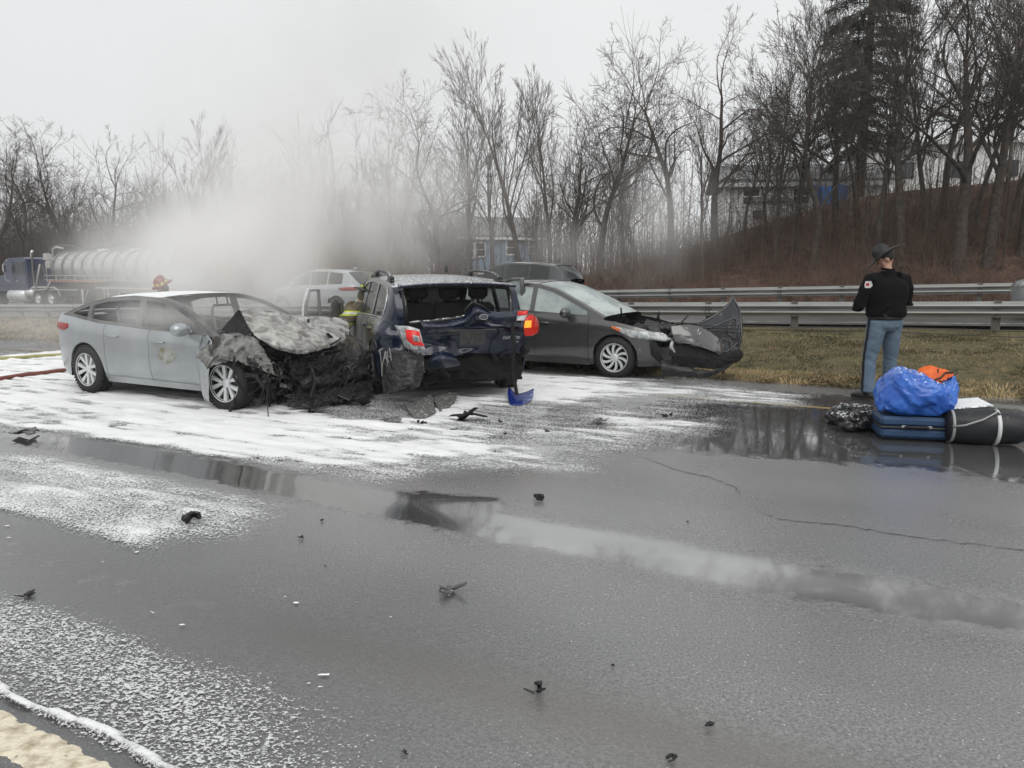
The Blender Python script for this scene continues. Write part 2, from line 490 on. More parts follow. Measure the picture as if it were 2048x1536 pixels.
M_hill = mat('leaf_litter', (.050, .027, .020), .95, col2=(.135, .075, .052), nscale=2.2, ndet=8, nlo=.35, nhi=.65, bump=.08, bscale=9, bdet=8)
M_land = mat('winter_ground', (.09, .075, .05), .95, col2=(.13, .11, .07), nscale=.3)

# our carriageway
ss = np.concatenate([np.arange(-420, -60, 12), np.arange(-60, -14, 1.), np.arange(-14, 6, .07), np.arange(6, 30, 1.), np.arange(30, 240, 12)])
vv = np.concatenate([[-60, -30, -14, -8, -4, -2, -1], np.arange(-.5, 11.8, .07), [11.86]])
def f_road(s, v):
    x = CS * s + SN * v; y = -SN * s + CS * v
    ra, rb = rut_line(s)
    dip = -.010 * np.exp(-((v - ra) / .35) ** 2) - .008 * np.exp(-((v - rb) / .35) ** 2)
    return np.stack([x, y, grade(s) + dip], 1)
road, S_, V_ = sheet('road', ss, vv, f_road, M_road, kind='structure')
X_, Y_ = CS * S_ + SN * V_, -SN * S_ + CS * V_
ra_, rb_ = rut_line(S_)
wat = .66 * np.exp(-((V_ - ra_) / .30) ** 2) * sstep(2.5, -1, S_) + .36 * np.exp(-((V_ - ra_) / .30) ** 2)
wat = np.maximum(wat, .42 * np.exp(-((V_ - rb_) / .28) ** 2) * sstep(-.5, -3, S_))
sd = poly_sd(X_, Y_, gpoly([(1100, 860), (1320, 800), (1450, 775), (1700, 790), (2048, 800), (2500, 830), (2500, 960), (2048, 975), (1900, 945), (1700, 930), (1450, 912), (1280, 900), (1160, 885)]))
wat = np.maximum(wat, .70 * sstep(-.5, .35, sd))
sd = poly_sd(X_, Y_, gpoly([(-900, 620), (0, 640), (200, 680), (700, 700), (900, 760), (1250, 760), (1250, 900), (900, 900), (500, 940), (0, 850), (-900, 800)]))
wat = np.maximum(wat, .50 * sstep(-.3, .3, sd))
sd = poly_sd(X_, Y_, gpoly([(640, 965), (1000, 990), (1040, 1020), (900, 1050), (700, 1010), (600, 985)]))
wat = np.maximum(wat, .75 * sstep(-.15, .15, sd))
attr(road, 'water', wat)
dim_sheen = np.clip(sstep(-.2, -2.6, S_) * sstep(3.9, 2.6, V_) + .45 * (fbm(S_ * .35, V_ * 1.1, 51, 4) - .42) * 2, 0, 1)  # darkening for weaker sheen at lower left, plus random patches of tone
attr(road, 'dim_sheen', dim_sheen)
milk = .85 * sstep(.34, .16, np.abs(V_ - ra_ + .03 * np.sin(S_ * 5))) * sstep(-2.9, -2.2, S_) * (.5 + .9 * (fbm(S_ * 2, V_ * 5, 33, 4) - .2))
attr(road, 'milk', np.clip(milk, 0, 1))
mudv = .85 * np.exp(-((V_ - rb_) / .24) ** 2) * (.6 + .8 * (fbm(S_ * .8, V_ * 2, 3) - .3)) + .5 * sstep(10.8, 11.7, V_)
attr(road, 'mud', np.clip(mudv, 0, 1))

# painted lines, a sheet just above the asphalt
M_yellow = mat('worn_yellow_paint', (.30, .21, .055), .45, col2=(.07, .062, .05), nscale=14, ndet=6, nlo=.40, nhi=.62)
M_wline = mat('silted_white_paint', (.70, .64, .50), .55, col2=(.24, .17, .09), nscale=16, ndet=10, nlo=.44, nhi=.74, bump=.010, bscale=70)
def strip(name, s0, s1, v0, v1, m, dz=.004, n=60, zf=None, **k):
    def f(s, v):
        x = CS * s + SN * v; y = -SN * s + CS * v
        z = grade(s) if zf is None else zf(s, v)
        return np.stack([x, y, z + dz], 1)
    o, _, _ = sheet(name, np.linspace(s0, s1, n), np.linspace(v0, v1, 3), f, m, kind='structure', **k)
    return o
strip('yellow_edge_line', -60, 40, 9.76, 9.89, M_yellow)
# broad flaking lane line at the bottom left corner, with real thickness at its ragged edge
sL = np.arange(-9, -1.55, .010); vL = np.linspace(1.22, 1.455, 36)
def f_line(s, v):
    x = CS * s + SN * v; y = -SN * s + CS * v
    edge = np.minimum(v - 1.235 - .03 * fbm(s * 18, v * 0, 2, 3), 1.43 - .035 * fbm(s * 14, v * 0, 5, 4) - v)
    edge = np.minimum(edge, (-1.60 - .05 * fbm(v * 20, s * 0, 9) - s))
    z = .008 * sstep(-.004, .012, edge) - .004 + .0035 * (fbm(s * 45, v * 45, 12) - .5) - .004 * sstep(.60, .72, fbm(s * 22, v * 22, 19, 3))
    return np.stack([x, y, z], 1)
sheet('white_lane_line', sL, vL, f_line, M_wline, kind='structure')

# cracks in the asphalt: narrow dark grooves with a raised lip
M_crack = mat('crack_tar', (.012, .012, .012), .4)
def crack(pts, w):
    P = np.array([at(*p) for p in pts]); q = np.linspace(0, len(P) - 1, 90)
    x = np.interp(q, range(len(P)), P[:, 0]) + .035 * (fbm(q * 9, q * 0, 6) - .5); y = np.interp(q, range(len(P)), P[:, 1]) + .07 * (fbm(q * 9, q * 0 + 3, 7) - .5)
    ww = w * (.3 + .9 * fbm(q * 12, q * 0, 14)) * np.sin(np.linspace(.1, 3.0, 90)) ** .4
    v = []; f = []
    for i in range(90):
        v += [(x[i], y[i] - ww[i], .0045), (x[i], y[i] + ww[i], .0045)]
        if i: f.append((2 * i - 2, 2 * i - 1, 2 * i + 1, 2 * i))
    o = ob('road_crack', v, f, M_crack); o['kind'] = 'structure'
crack([(1270, 908), (1350, 940), (1420, 955), (1470, 975), (1480, 990)], .010)
crack([(1510, 1020), (1560, 1040), (1680, 1050), (1820, 1075), (2048, 1102), (2300, 1130)], .006)

# median, far carriageway, bank and land beyond
def f_terr(s, v):
    x = CS * s + SN * v; y = -SN * s + CS * v
    return np.stack([x, y, terr(s, v) - np.where(v < 11.9, .02, 0)], 1)
s1 = np.concatenate([np.arange(-420, -60, 10), np.arange(-60, -14, 1.), np.arange(-14, 8, .2), np.arange(8, 40, 2.), np.arange(40, 240, 10)])
def f_med(s, v):
    p = f_terr(s, v); p[:, 2] += .05 * (fbm(s * 2, v * 2, 5) - .5) * sstep(11.8, 12.4, v) * sstep(18.4, 17, v); return p
sheet('grass_verge', s1, np.arange(11.72, 18.65, .12), f_med, M_median, kind='structure')
o_opp, _, _ = sheet('far_road', s1[::2], np.array([18.5, 20, 22, 24, 26, 28.0]), lambda s, v: f_terr(s, np.maximum(v, 18.7)) + np.array([0, 0, .006]), M_opp, kind='structure')
zfo = lambda s, v: .50 + .022 * s
M_line2 = mat('white_line_paint', (.6, .6, .58), .5, col2=(.2, .2, .2), nscale=4)
strip('far_edge_line', -200, 60, 19.4, 19.55, M_line2, dz=.012, zf=zfo)
strip('far_edge_line', -200, 60, 26.3, 26.45, M_line2, dz=.012, zf=zfo)
s2 = np.concatenate([np.arange(-420, -60, 12), np.arange(-60, 40, .7), np.arange(40, 240, 12)])
sheet('hillside', s2, np.concatenate([np.arange(28, 46, .6), [48, 52, 60, 75, 100, 150, 260, 500]]), f_terr, M_hill, kind='structure')
lg = 900
ob('ground', [(-lg, -lg, -9.5), (lg, -lg, -9.5), (lg, lg, -9.5), (-lg, lg, -9.5)], [(0, 1, 2, 3)], M_land, kind='structure')

# ---------------- foam lying on the road
def foam_material():
    m = bpy.data.materials.new('fire_foam'); m.use_nodes = True
    n = m.node_tree; b = n.nodes['Principled BSDF']; L = n.links.new
    out = n.nodes['Material Output']
    b.inputs['Base Color'].default_value = (.80, .81, .80, 1); b.inputs['Roughness'].default_value = .55
    b.inputs['Subsurface Weight'].default_value = 0.
    tc = n.nodes.new('ShaderNodeTexCoord'); mp = n.nodes.new('ShaderNodeMapping')
    mp.inputs['Rotation'].default_value = (0, 0, rad(10)); mp.inputs['Scale'].default_value = (.74, 1.18, 1)
    L(tc.outputs['Object'], mp.inputs[0])
    cov = n.nodes.new('ShaderNodeAttribute'); cov.attribute_name = 'cover'
    a = n.nodes.new('ShaderNodeTexNoise'); a.inputs['Scale'].default_value = 62; a.inputs['Detail'].default_value = 5; a.inputs['Roughness'].default_value = .62
    c = n.nodes.new('ShaderNodeTexNoise'); c.inputs['Scale'].default_value = 7; c.inputs['Detail'].default_value = 6; c.inputs['Roughness'].default_value = .7; c.inputs['Distortion'].default_value = .6
    mp2 = n.nodes.new('ShaderNodeMapping'); mp2.inputs['Rotation'].default_value = (0, 0, rad(8)); mp2.inputs['Scale'].default_value = (.35, 1.6, 1)
    L(tc.outputs['Object'], mp2.inputs[0])
    L(mp.outputs[0], a.inputs[0]); L(mp2.outputs[0], c.inputs[0])
    # mix: thin film is speckled (fine), thick is streaked (coarse)
    am = n.nodes.new('ShaderNodeMath'); am.operation = 'MULTIPLY'; am.inputs[1].default_value = .66; L(a.outputs[0], am.inputs[0])
    cm = n.nodes.new('ShaderNodeMath'); cm.operation = 'MULTIPLY_ADD'; cm.inputs[1].default_value = .34; L(c.outputs[0], cm.inputs[0]); L(am.outputs[0], cm.inputs[2])
    s = n.nodes.new('ShaderNodeMath'); s.operation = 'ADD'; L(cm.outputs[0], s.inputs[0]); L(cov.outputs['Fac'], s.inputs[1])
    r = n.nodes.new('ShaderNodeMapRange'); r.inputs[1].default_value = .99; r.inputs[2].default_value = 1.20; L(s.outputs[0], r.inputs[0])
    # thin film: small separate flecks of froth
    ff = n.nodes.new('ShaderNodeTexNoise'); ff.inputs['Scale'].default_value = 88; ff.inputs['Detail'].default_value = 2.0; ff.inputs['Roughness'].default_value = .5; ff.inputs['Distortion'].default_value = .8
    L(mp.outputs[0], ff.inputs[0])
    fx = n.nodes.new('ShaderNodeMath'); fx.operation = 'MULTIPLY_ADD'; fx.inputs[1].default_value = 2.6; fx.inputs[2].default_value = -.80; L(ff.outputs[0], fx.inputs[0])
    fs = n.nodes.new('ShaderNodeMath'); fs.operation = 'ADD'; L(fx.outputs[0], fs.inputs[0]); L(cov.outputs['Fac'], fs.inputs[1])
    fr = n.nodes.new('ShaderNodeMapRange'); fr.inputs[1].default_value = 1.02; fr.inputs[2].default_value = 1.14; L(fs.outputs[0], fr.inputs[0])
    fm = n.nodes.new('ShaderNodeAttribute'); fm.attribute_name = 'film'
    ax = n.nodes.new('ShaderNodeMix'); ax.data_type = 'FLOAT'; L(fm.outputs['Fac'], ax.inputs[0]); L(r.outputs[0], ax.inputs[2]); L(fr.outputs[0], ax.inputs[3])
    L(ax.outputs[0], b.inputs['Alpha'])
    # dirt streaks where thinner
    k = n.nodes.new('ShaderNodeMapRange'); k.inputs[1].default_value = 1.04; k.inputs[2].default_value = 1.50; L(s.outputs[0], k.inputs[0])
    x = n.nodes.new('ShaderNodeMixRGB'); x.inputs[1].default_value = (.64, .65, .65, 1); x.inputs[2].default_value = (.86, .87, .86, 1)
    L(k.outputs[0], x.inputs[0]); L(x.outputs[0], b.inputs['Base Color'])
    bp = n.nodes.new('ShaderNodeBump'); bp.inputs['Distance'].default_value = .012; L(cm.outputs[0], bp.inputs['Height']); L(bp.outputs[0], b.inputs['Normal'])
    return m
M_foam = foam_material()
gs = np.concatenate([np.arange(-17, -5, .04), np.arange(-5, 1.6, .03)]); gv = np.concatenate([np.arange(.9, 2.2, .018), np.arange(2.2, 11.9, .035)])
GS, GV = np.meshgrid(gs, gv); GSr, GVr = GS.ravel(), GV.ravel()
GX, GY = CS * GSr + SN * GVr, -SN * GSr + CS * GVr
cov = foam_cov(GX, GY)
lump = fbm(GSr * 2.2, GVr * 5.5, 21, 5)
thick = sstep(.55, .95, cov)
gz = grade(GSr) + .005 + thick * (.006 + .055 * np.clip(lump - .42, 0, 1) + .012 * fbm(GSr * 9, GVr * 14, 40, 3))
nx, ny = len(gs), len(gv)
ii = (np.arange(nx - 1)[None, :] + np.arange(ny - 1)[:, None] * nx).ravel()
FF = np.stack([ii, ii + 1, ii + nx + 1, ii + nx], -1)
keep = np.max(cov[FF], 1) > .10
FF = FF[keep]
used, inv_ = np.unique(FF, return_inverse=True)
foam = ob('foam', np.stack([GX, GY, gz], 1)[used], inv_.reshape(-1, 4), M_foam)
attr(foam, 'cover', (cov * (0.88 + .28 * (fbm(GSr * 1.1, GVr * 3.5, 90, 4) - .4)))[used])
flm = np.maximum(1 - sstep(.60, .82, cov), sstep(2.4, 2.2, GVr) * sstep(1.51, 1.54, GVr))
flm = np.maximum(flm, sstep(3.95, 3.75, GVr) * (1 - .7 * sstep(.70, .90, cov)) * sstep(1.51, 1.54, GVr))
attr(foam, 'film', flm[used])
# separate flecks of froth drifting in the near wheel rut
fr_ = np.random.default_rng(4); fv, ff_ = [], []
for i in range(14):
    s_ = fr_.uniform(-5.2, -2.0); v_ = rut_line(s_)[1] + fr_.choice([-1, 1]) * fr_.uniform(.10, .34) ; r_ = .003 + .007 * fr_.random() ** 2; e_ = fr_.uniform(1.2, 2.4); a0 = fr_.uniform(-.3, .6)
    cx, cy_ = CS * s_ + SN * v_, -SN * s_ + CS * v_; n0 = len(fv)
    for k in range(9):
        a_ = 2 * math.pi * k / 9; rr_ = r_ * fr_.uniform(.6, 1.4); x_, y_ = rr_ * e_ * math.cos(a_), rr_ * math.sin(a_)
        fv.append((cx + x_ * math.cos(a0) - y_ * math.sin(a0), cy_ + x_ * math.sin(a0) + y_ * math.cos(a0), .003))
    fv.append((cx, cy_, .003 + r_ * .35))
    for k in range(9): ff_.append((n0 + k, n0 + (k + 1) % 9, n0 + 9))
ob('foam_flecks', fv, ff_, mat('froth', (.78, .79, .78), .5), None, True, kind='stuff', label='small oval flecks of froth floating in the near wheel rut')
tag(foam, 'white fire-fighting foam spread over the wet road around the wrecks', None, None, 'stuff')
# ------------------------------------------------------------------ guardrails
M_galv = mat('galvanised_steel', (.36, .37, .36), .5, metal=.55, col2=(.20, .20, .185), nscale=2.5, ndet=8, nlo=.35, nhi=.75, bump=.001, bscale=60, stretch=(.3, 1, 3))
M_post = mat('weathered_post', (.085, .078, .068), .8, col2=(.15, .14, .125), nscale=12)
M_bolt = mat('bolt_steel', (.05, .048, .045), .6)
BEAM = 3.81
def beam_mesh():
    prof = [(-.156, 0), (-.150, .012), (-.118, .020), (-.092, .072), (-.070, .083), (-.048, .074), (-.016, .010), (0, .002), (.016, .010), (.048, .074), (.070, .083), (.092, .072), (.118, .020), (.150, .012), (.156, 0)]
    th = .004; v = []; f = []
    xs = [0, BEAM * .25, BEAM * .5, BEAM * .75, BEAM]
    n = len(prof)
    for x in xs:
        for z, y in prof: v.append((x, -y, z))
        for z, y in prof: v.append((x, -y + th, z))
    for i in range(len(xs) - 1):
        a = i * 2 * n; c = (i + 1) * 2 * n
        for j in range(n - 1):
            f.append((a + j, c + j, c + j + 1, a + j + 1)); f.append((a + n + j, a + n + j + 1, c + n + j + 1, c + n + j))
        f.append((a, a + n, c + n, c)); f.append((a + n - 1, c + n - 1, c + 2 * n - 1, a + 2 * n - 1))
    for a in (0, (len(xs) - 1) * 2 * n):
        for j in range(n - 1): f.append((a + j, a + j + 1, a + n + j + 1, a + n + j))
    return mesh_from('beam', v, f, M_galv, False)
ME_beam = beam_mesh()
ME_post = mesh_from('post', *(lambda m: (m.v, m.f))(MB().box((0, .06, -.50), (.15, .10, 1.22)).box((0, -.03, .0), (.14, .08, .34), bev=.008)), M_post, False)
ME_bolt = mesh_from('bolt', *(lambda m: (m.v, m.f))(MB().lathe([(.0, -.012), (.016, -.010), (.019, 0)], 6, 'y')), M_bolt, False)
def guardrail(label, s0, s1, v0, zt):
    root = thing('guardrail', label, 'guardrail', W(s0, v0, zt(s0) - .156), ROAD_ANG)
    n = int(round((s1 - s0) / BEAM))
    for i in range(n):
        x0 = i * BEAM; z0 = zt(s0 + x0) - zt(s0); z1 = zt(s0 + x0 + BEAM) - zt(s0)
        wob = .015 * math.sin(i * 2.3)
        o = bpy.data.objects.new('beam', ME_beam); COL.objects.link(o); o.parent = root
        o.location = (x0, wob - (.0045 if i % 2 else 0), z0); o.rotation_euler = (0, -math.atan2(z1 - z0, BEAM), 0); o.scale = (1.03, 1, 1)
        if s0 + x0 > -26:
            for dx in (.05, .13):
                for dz in (.095, .045, -.045, -.095):
                    b = bpy.data.objects.new('bolt', ME_bolt); COL.objects.link(b); b.parent = root
                    b.location = (x0 + dx, wob - (.078 if abs(dz) < .1 and abs(dz) > .09 else .078), z0 + dz * .75)
        for k in (0, .5):
            p = bpy.data.objects.new('post', ME_post); COL.objects.link(p); p.parent = root
            p.location = (x0 + k * BEAM + .1, .035, z0 + (z1 - z0) * k)
    return root
guardrail('nearer, lower guardrail of the two, along the top of the grassy median', -62, 10, 18.0, lambda s: 1.035 + .0215 * s)
guardrail('galvanised guardrail below the wooded bank on the far side of the opposite road', -62, 13, 27.0, lambda s: 1.27 + .027 * s)

# low cable barrier along the grass edge
M_cable = mat('dark_cable', (.06, .05, .045), .6)
cb = thing('cable_barrier', 'two thin steel cables on slim dark posts running past the broken bonnet along the grass', 'cable barrier', W(-6, 12.15, 0), ROAD_ANG)
for k, h in enumerate((.80, .735)):
    xs = np.linspace(1.5, 20, 60)
    P = np.stack([xs, .02 * k + 0 * xs, h + .015 * np.sin(xs * 1.3 + k) + .006 * xs], 1)
    MB().tube(P, .007, 5).build('cable', M_cable, cb, True)
for sx in (3.05, 10.4):
    MB().tube([(sx, .03, -.3), (sx, .03, .45), (sx, .02, .86)], .016, 6).build('post', M_cable, cb, True)

# ------------------------------------------------------------------ verge grass and bank litter (uncountable)
M_grass = mat('dead_grass', (.19, .15, .065), .85, col2=(.34, .25, .13), nscale=1.3, ndet=3, coord='Object')
M_grass2 = mat('olive_grass', (.075, .075, .026), .85, col2=(.12, .11, .042), nscale=1.5, coord='Object')
def blades(name, N, smin, smax, vmin, vmax, length, m, lie=.8, zoff=0, w=.004, seed=1, label=None, dens=None):
    r = np.random.default_rng(seed)
    s = r.uniform(smin, smax, N); v = r.uniform(vmin, vmax, N)
    if dens is not None:
        k = r.random(N) < dens(s, v); s, v = s[k], v[k]; N = len(s)
    x = CS * s + SN * v; y = -SN * s + CS * v; z = terr(s, v) + zoff
    clump = vnoise(s * 1.6, v * 1.6, 3) * 6.28 * 1.5
    az = clump + r.normal(0, .6, N)
    ln = length * r.uniform(.5, 1.3, N)
    up = r.uniform(.15, 1.0, N) ** 1.0
    dx, dy = np.cos(az) * lie, np.sin(az) * lie
    side = np.stack([-np.sin(az), np.cos(az), 0 * az], 1) * w
    b = np.stack([x, y, z - .01], 1)
    d1 = np.stack([dx * ln * .35, dy * ln * .35, ln * .42 * up], 1)
    d2 = np.stack([dx * ln * .95, dy * ln * .95, ln * .36 * up], 1)
    V = np.stack([b - side, b + side, b + d1 + side * .8, b + d1 - side * .8, b + d2 + side * .15, b + d2 - side * .15], 1).reshape(-1, 3)
    i = np.arange(N)[:, None] * 6
    F = np.concatenate([i + np.array([[0, 1, 2, 3]]), i + np.array([[3, 2, 4, 5]])], 0)
    return ob(name, V, F, m, None, False, kind='stuff', label=label or name)
blades('grass', 62000, -11, 3.6, 11.75, 17.9, .12, M_grass2, seed=2, label='matted olive grass on the median slope below the guardrail')
blades('grass', 22000, -11, 3.6, 11.75, 17.6, .14, M_grass, seed=3, w=.004, label='straw-coloured dead grass blades lying over the median slope', dens=lambda s, v: np.clip(.25 + .9 * (fbm(s * .8, v * 1.2, 8) - .38) * 2, 0, 1))
blades('grass', 17000, -11, 3.6, 11.68, 12.7, .19, M_grass, seed=4, w=.006, label='pale straw fringe where the grass meets the wet road', dens=lambda s, v: np.clip(1.5 * (fbm(s * 2, v, 5) - .3) * 2, 0, 1))
blades('grass', 30000, -45, -11, 11.7, 18.2, .25, M_grass, seed=5, w=.012, label='dead grass on the median behind the smoke')

# ------------------------------------------------------------------ trees
M_bark = mat('grey_bark', (.075, .062, .052), .9, col2=(.12, .10, .085), nscale=6, ndet=6, stretch=(1, 1, .3), bump=.01, bscale=14)
M_bark_d = mat('dark_bark', (.052, .042, .036), .9, col2=(.09, .074, .062), nscale=5, ndet=6, bump=.01, bscale=14)
M_bark_r = mat('red_brown_twigs', (.13, .082, .066), .9, col2=(.19, .135, .105), nscale=.6)
M_needle = mat('dark_needles', (.026, .032, .020), .8, col2=(.055, .052, .036), nscale=1.5)

def grow_tree(seed, H=12., r0=.22, style='vase', fine=1.0):
    rg = np.random.default_rng(seed)
    polys = []      # (pts, radii, level)
    def branch(p, d, L, r, lev):
        if style == 'vase':   step, wig, up = .55, .07, .14
        elif style == 'twist': step, wig, up = .45, .26, .10
        elif style == 'broad': step, wig, up = .50, .20, .03
        elif style == 'tall': step, wig, up = .55, (.07 if lev == 0 else .16), .12
        else:                  step, wig, up = .5, .16, .10
        n = max(3, int(L / step)) if lev < 4 else 3
        stp = L / n
        pts = [p.copy()]; rr = [r]
        kids = []
        bend = rg.normal(0, wig * .6, 3)
        for i in range(n):
            f = (i + 1) / n
            bend = bend * .6 + rg.normal(0, wig, 3) * .6
            d = d + bend * (stp / .5) * (.5 if lev == 0 else 1) + np.array([0, 0, up * (1 if lev > 0 else .4)]) * stp
            d /= np.linalg.norm(d)
            p = p + d * stp
            pts.append(p.copy()); rr.append(max(r * (1 - f * (.72 if lev < 3 else .6)), .0065))
            if lev < 5:
                start = (.38 if style == 'tall' else .30) if lev == 0 else .12
                if f > start:
                    nk = 1 if rg.random() < [.80, .92, .95, .9, .45][lev] * fine else 0
                    if lev >= 2 and rg.random() < .45 * fine: nk += 1
                    for _ in range(nk): kids.append((p.copy(), d.copy(), f, rr[-1]))
        polys.append((np.array(pts), np.array(rr), lev))
        if lev < 5:
            # forks at the tip
            for _ in range(2 if lev < 3 else 1): kids.append((p.copy(), d.copy(), .9, rr[-1] * 1.1))
            for (q, dd, f, rq) in kids:
                ang = {'vase': .42, 'twist': .85, 'broad': .80, 'mix': .6, 'tall': .50}[style] * rg.uniform(.6, 1.35)
                if f >= .9: ang *= .6
                a = rg.normal(0, 1, 3); a -= a.dot(dd) * dd; a /= np.linalg.norm(a) + 1e-9
                nd = dd * math.cos(ang) + a * math.sin(ang)
                l2 = L * {0: .62, 1: .58, 2: .52, 3: .48, 4: .5}[lev] * rg.uniform(.6, 1.15) * (1.15 - .5 * f if lev == 0 else 1.1 - .4 * f)
                if l2 < .18: continue
                branch(q, nd, l2, max(rq * rg.uniform(.40, .64), .0065), lev + 1)
    lean = rg.normal(0, .04 if style in ('vase', 'tall') else .10, 3); lean[2] = 1
    lean /= np.linalg.norm(lean)
    branch(np.zeros(3), lean, H * .66, r0 * .85, 0)
    return polys

def tree_mesh_parts(polys, H):
    top = max(p[0][:, 2].max() for p in polys)
    sc = H / top
    groups = {}
    trunk = None
    for pts, rr, lev in polys:
        pts = pts * sc
        if lev == 0 and trunk is None:
            trunk = (pts, rr); continue
        ns = 6 if lev <= 1 else (4 if lev == 2 else 3)
        groups.setdefault((len(pts), ns), []).append((pts, rr))
    v = []; f = []; off = 0
    for (K, ns), lst in groups.items():
        V, F = batch_tubes(np.array([a for a, b in lst]), np.array([b for a, b in lst]), ns)
        v.append(V); f.append(F + off); off += len(V)
    # trunk buried a little, swelling at the foot
    tp, tr = trunk
    tp = np.vstack([tp[0] - np.array([0, 0, .8]), tp[0] - np.array([0, 0, .2]), tp[0] + (tp[1] - tp[0]) * .4, tp[1:]])
    tr = np.concatenate([[tr[0] * 1.7, tr[0] * 1.45, tr[0] * 1.05], tr[1:]])
    TV, TF = batch_tubes(tp[None], tr[None], 9)
    return (TV, TF), (np.vstack(v), np.vstack(f))

TREE_LIB = {}
def tree_lib(key, seed, H, r0, style, m, fine=1.0):
    (TV, TF), (CV, CF) = tree_mesh_parts(grow_tree(seed, H, r0, style, fine), H)
    TREE_LIB[key] = (mesh_from('trunk', TV, TF, m), mesh_from('crown', CV, CF, m), H)
    return len(CF)
tri = 0
tri += tree_lib('vase1', 3, 13, .20, 'vase', M_bark)
tri += tree_lib('vase2', 14, 13, .17, 'vase', M_bark)
tri += tree_lib('twist1', 21, 12, .22, 'twist', M_bark_d)
tri += tree_lib('twist2', 35, 12, .20, 'twist', M_bark_d)
tri += tree_lib('broad1', 44, 12, .24, 'broad', M_bark)
tri += tree_lib('mix1', 52, 14, .22, 'mix', M_bark_d)
tri += tree_lib('mix2', 67, 14, .20, 'mix', M_bark_d)
tri += tree_lib('tall1', 73, 16, .30, 'tall', M_bark_d, 1.05)
tri += tree_lib('tall2', 88, 16, .26, 'tall', M_bark_d, 1.05)
print('tree quads', tri)

def place_tree(key, px, topy, v, label, group=None, rz=0., lean=(0, 0), name='bare_tree', wide=1.0):
    # stand it on the ground at distance v where the line of sight px crosses
    a = (px - 1024) / F_PX
    Y = v / (CS + a * SN * 1.0); X = a * Y
    s, vv_ = SV(X, Y)
    z = float(terr(s, vv_))
    ztop = aty(px, topy, Y)[2]
    me_t, me_c, H = TREE_LIB[key]
    k = (ztop - z) / H
    if px > 1500 and v < 32: wide = 1.3
    root = thing(name, label, 'tree', (X, Y, z - .05), rz, group)
    root.scale = (k * wide, k * wide, k)
    root.rotation_euler = (lean[0], lean[1], rz)
    for nme, me in (('trunk', me_t), ('crown', me_c)):
        o = bpy.data.objects.new(nme, me); COL.objects.link(o); o.parent = root
    return root

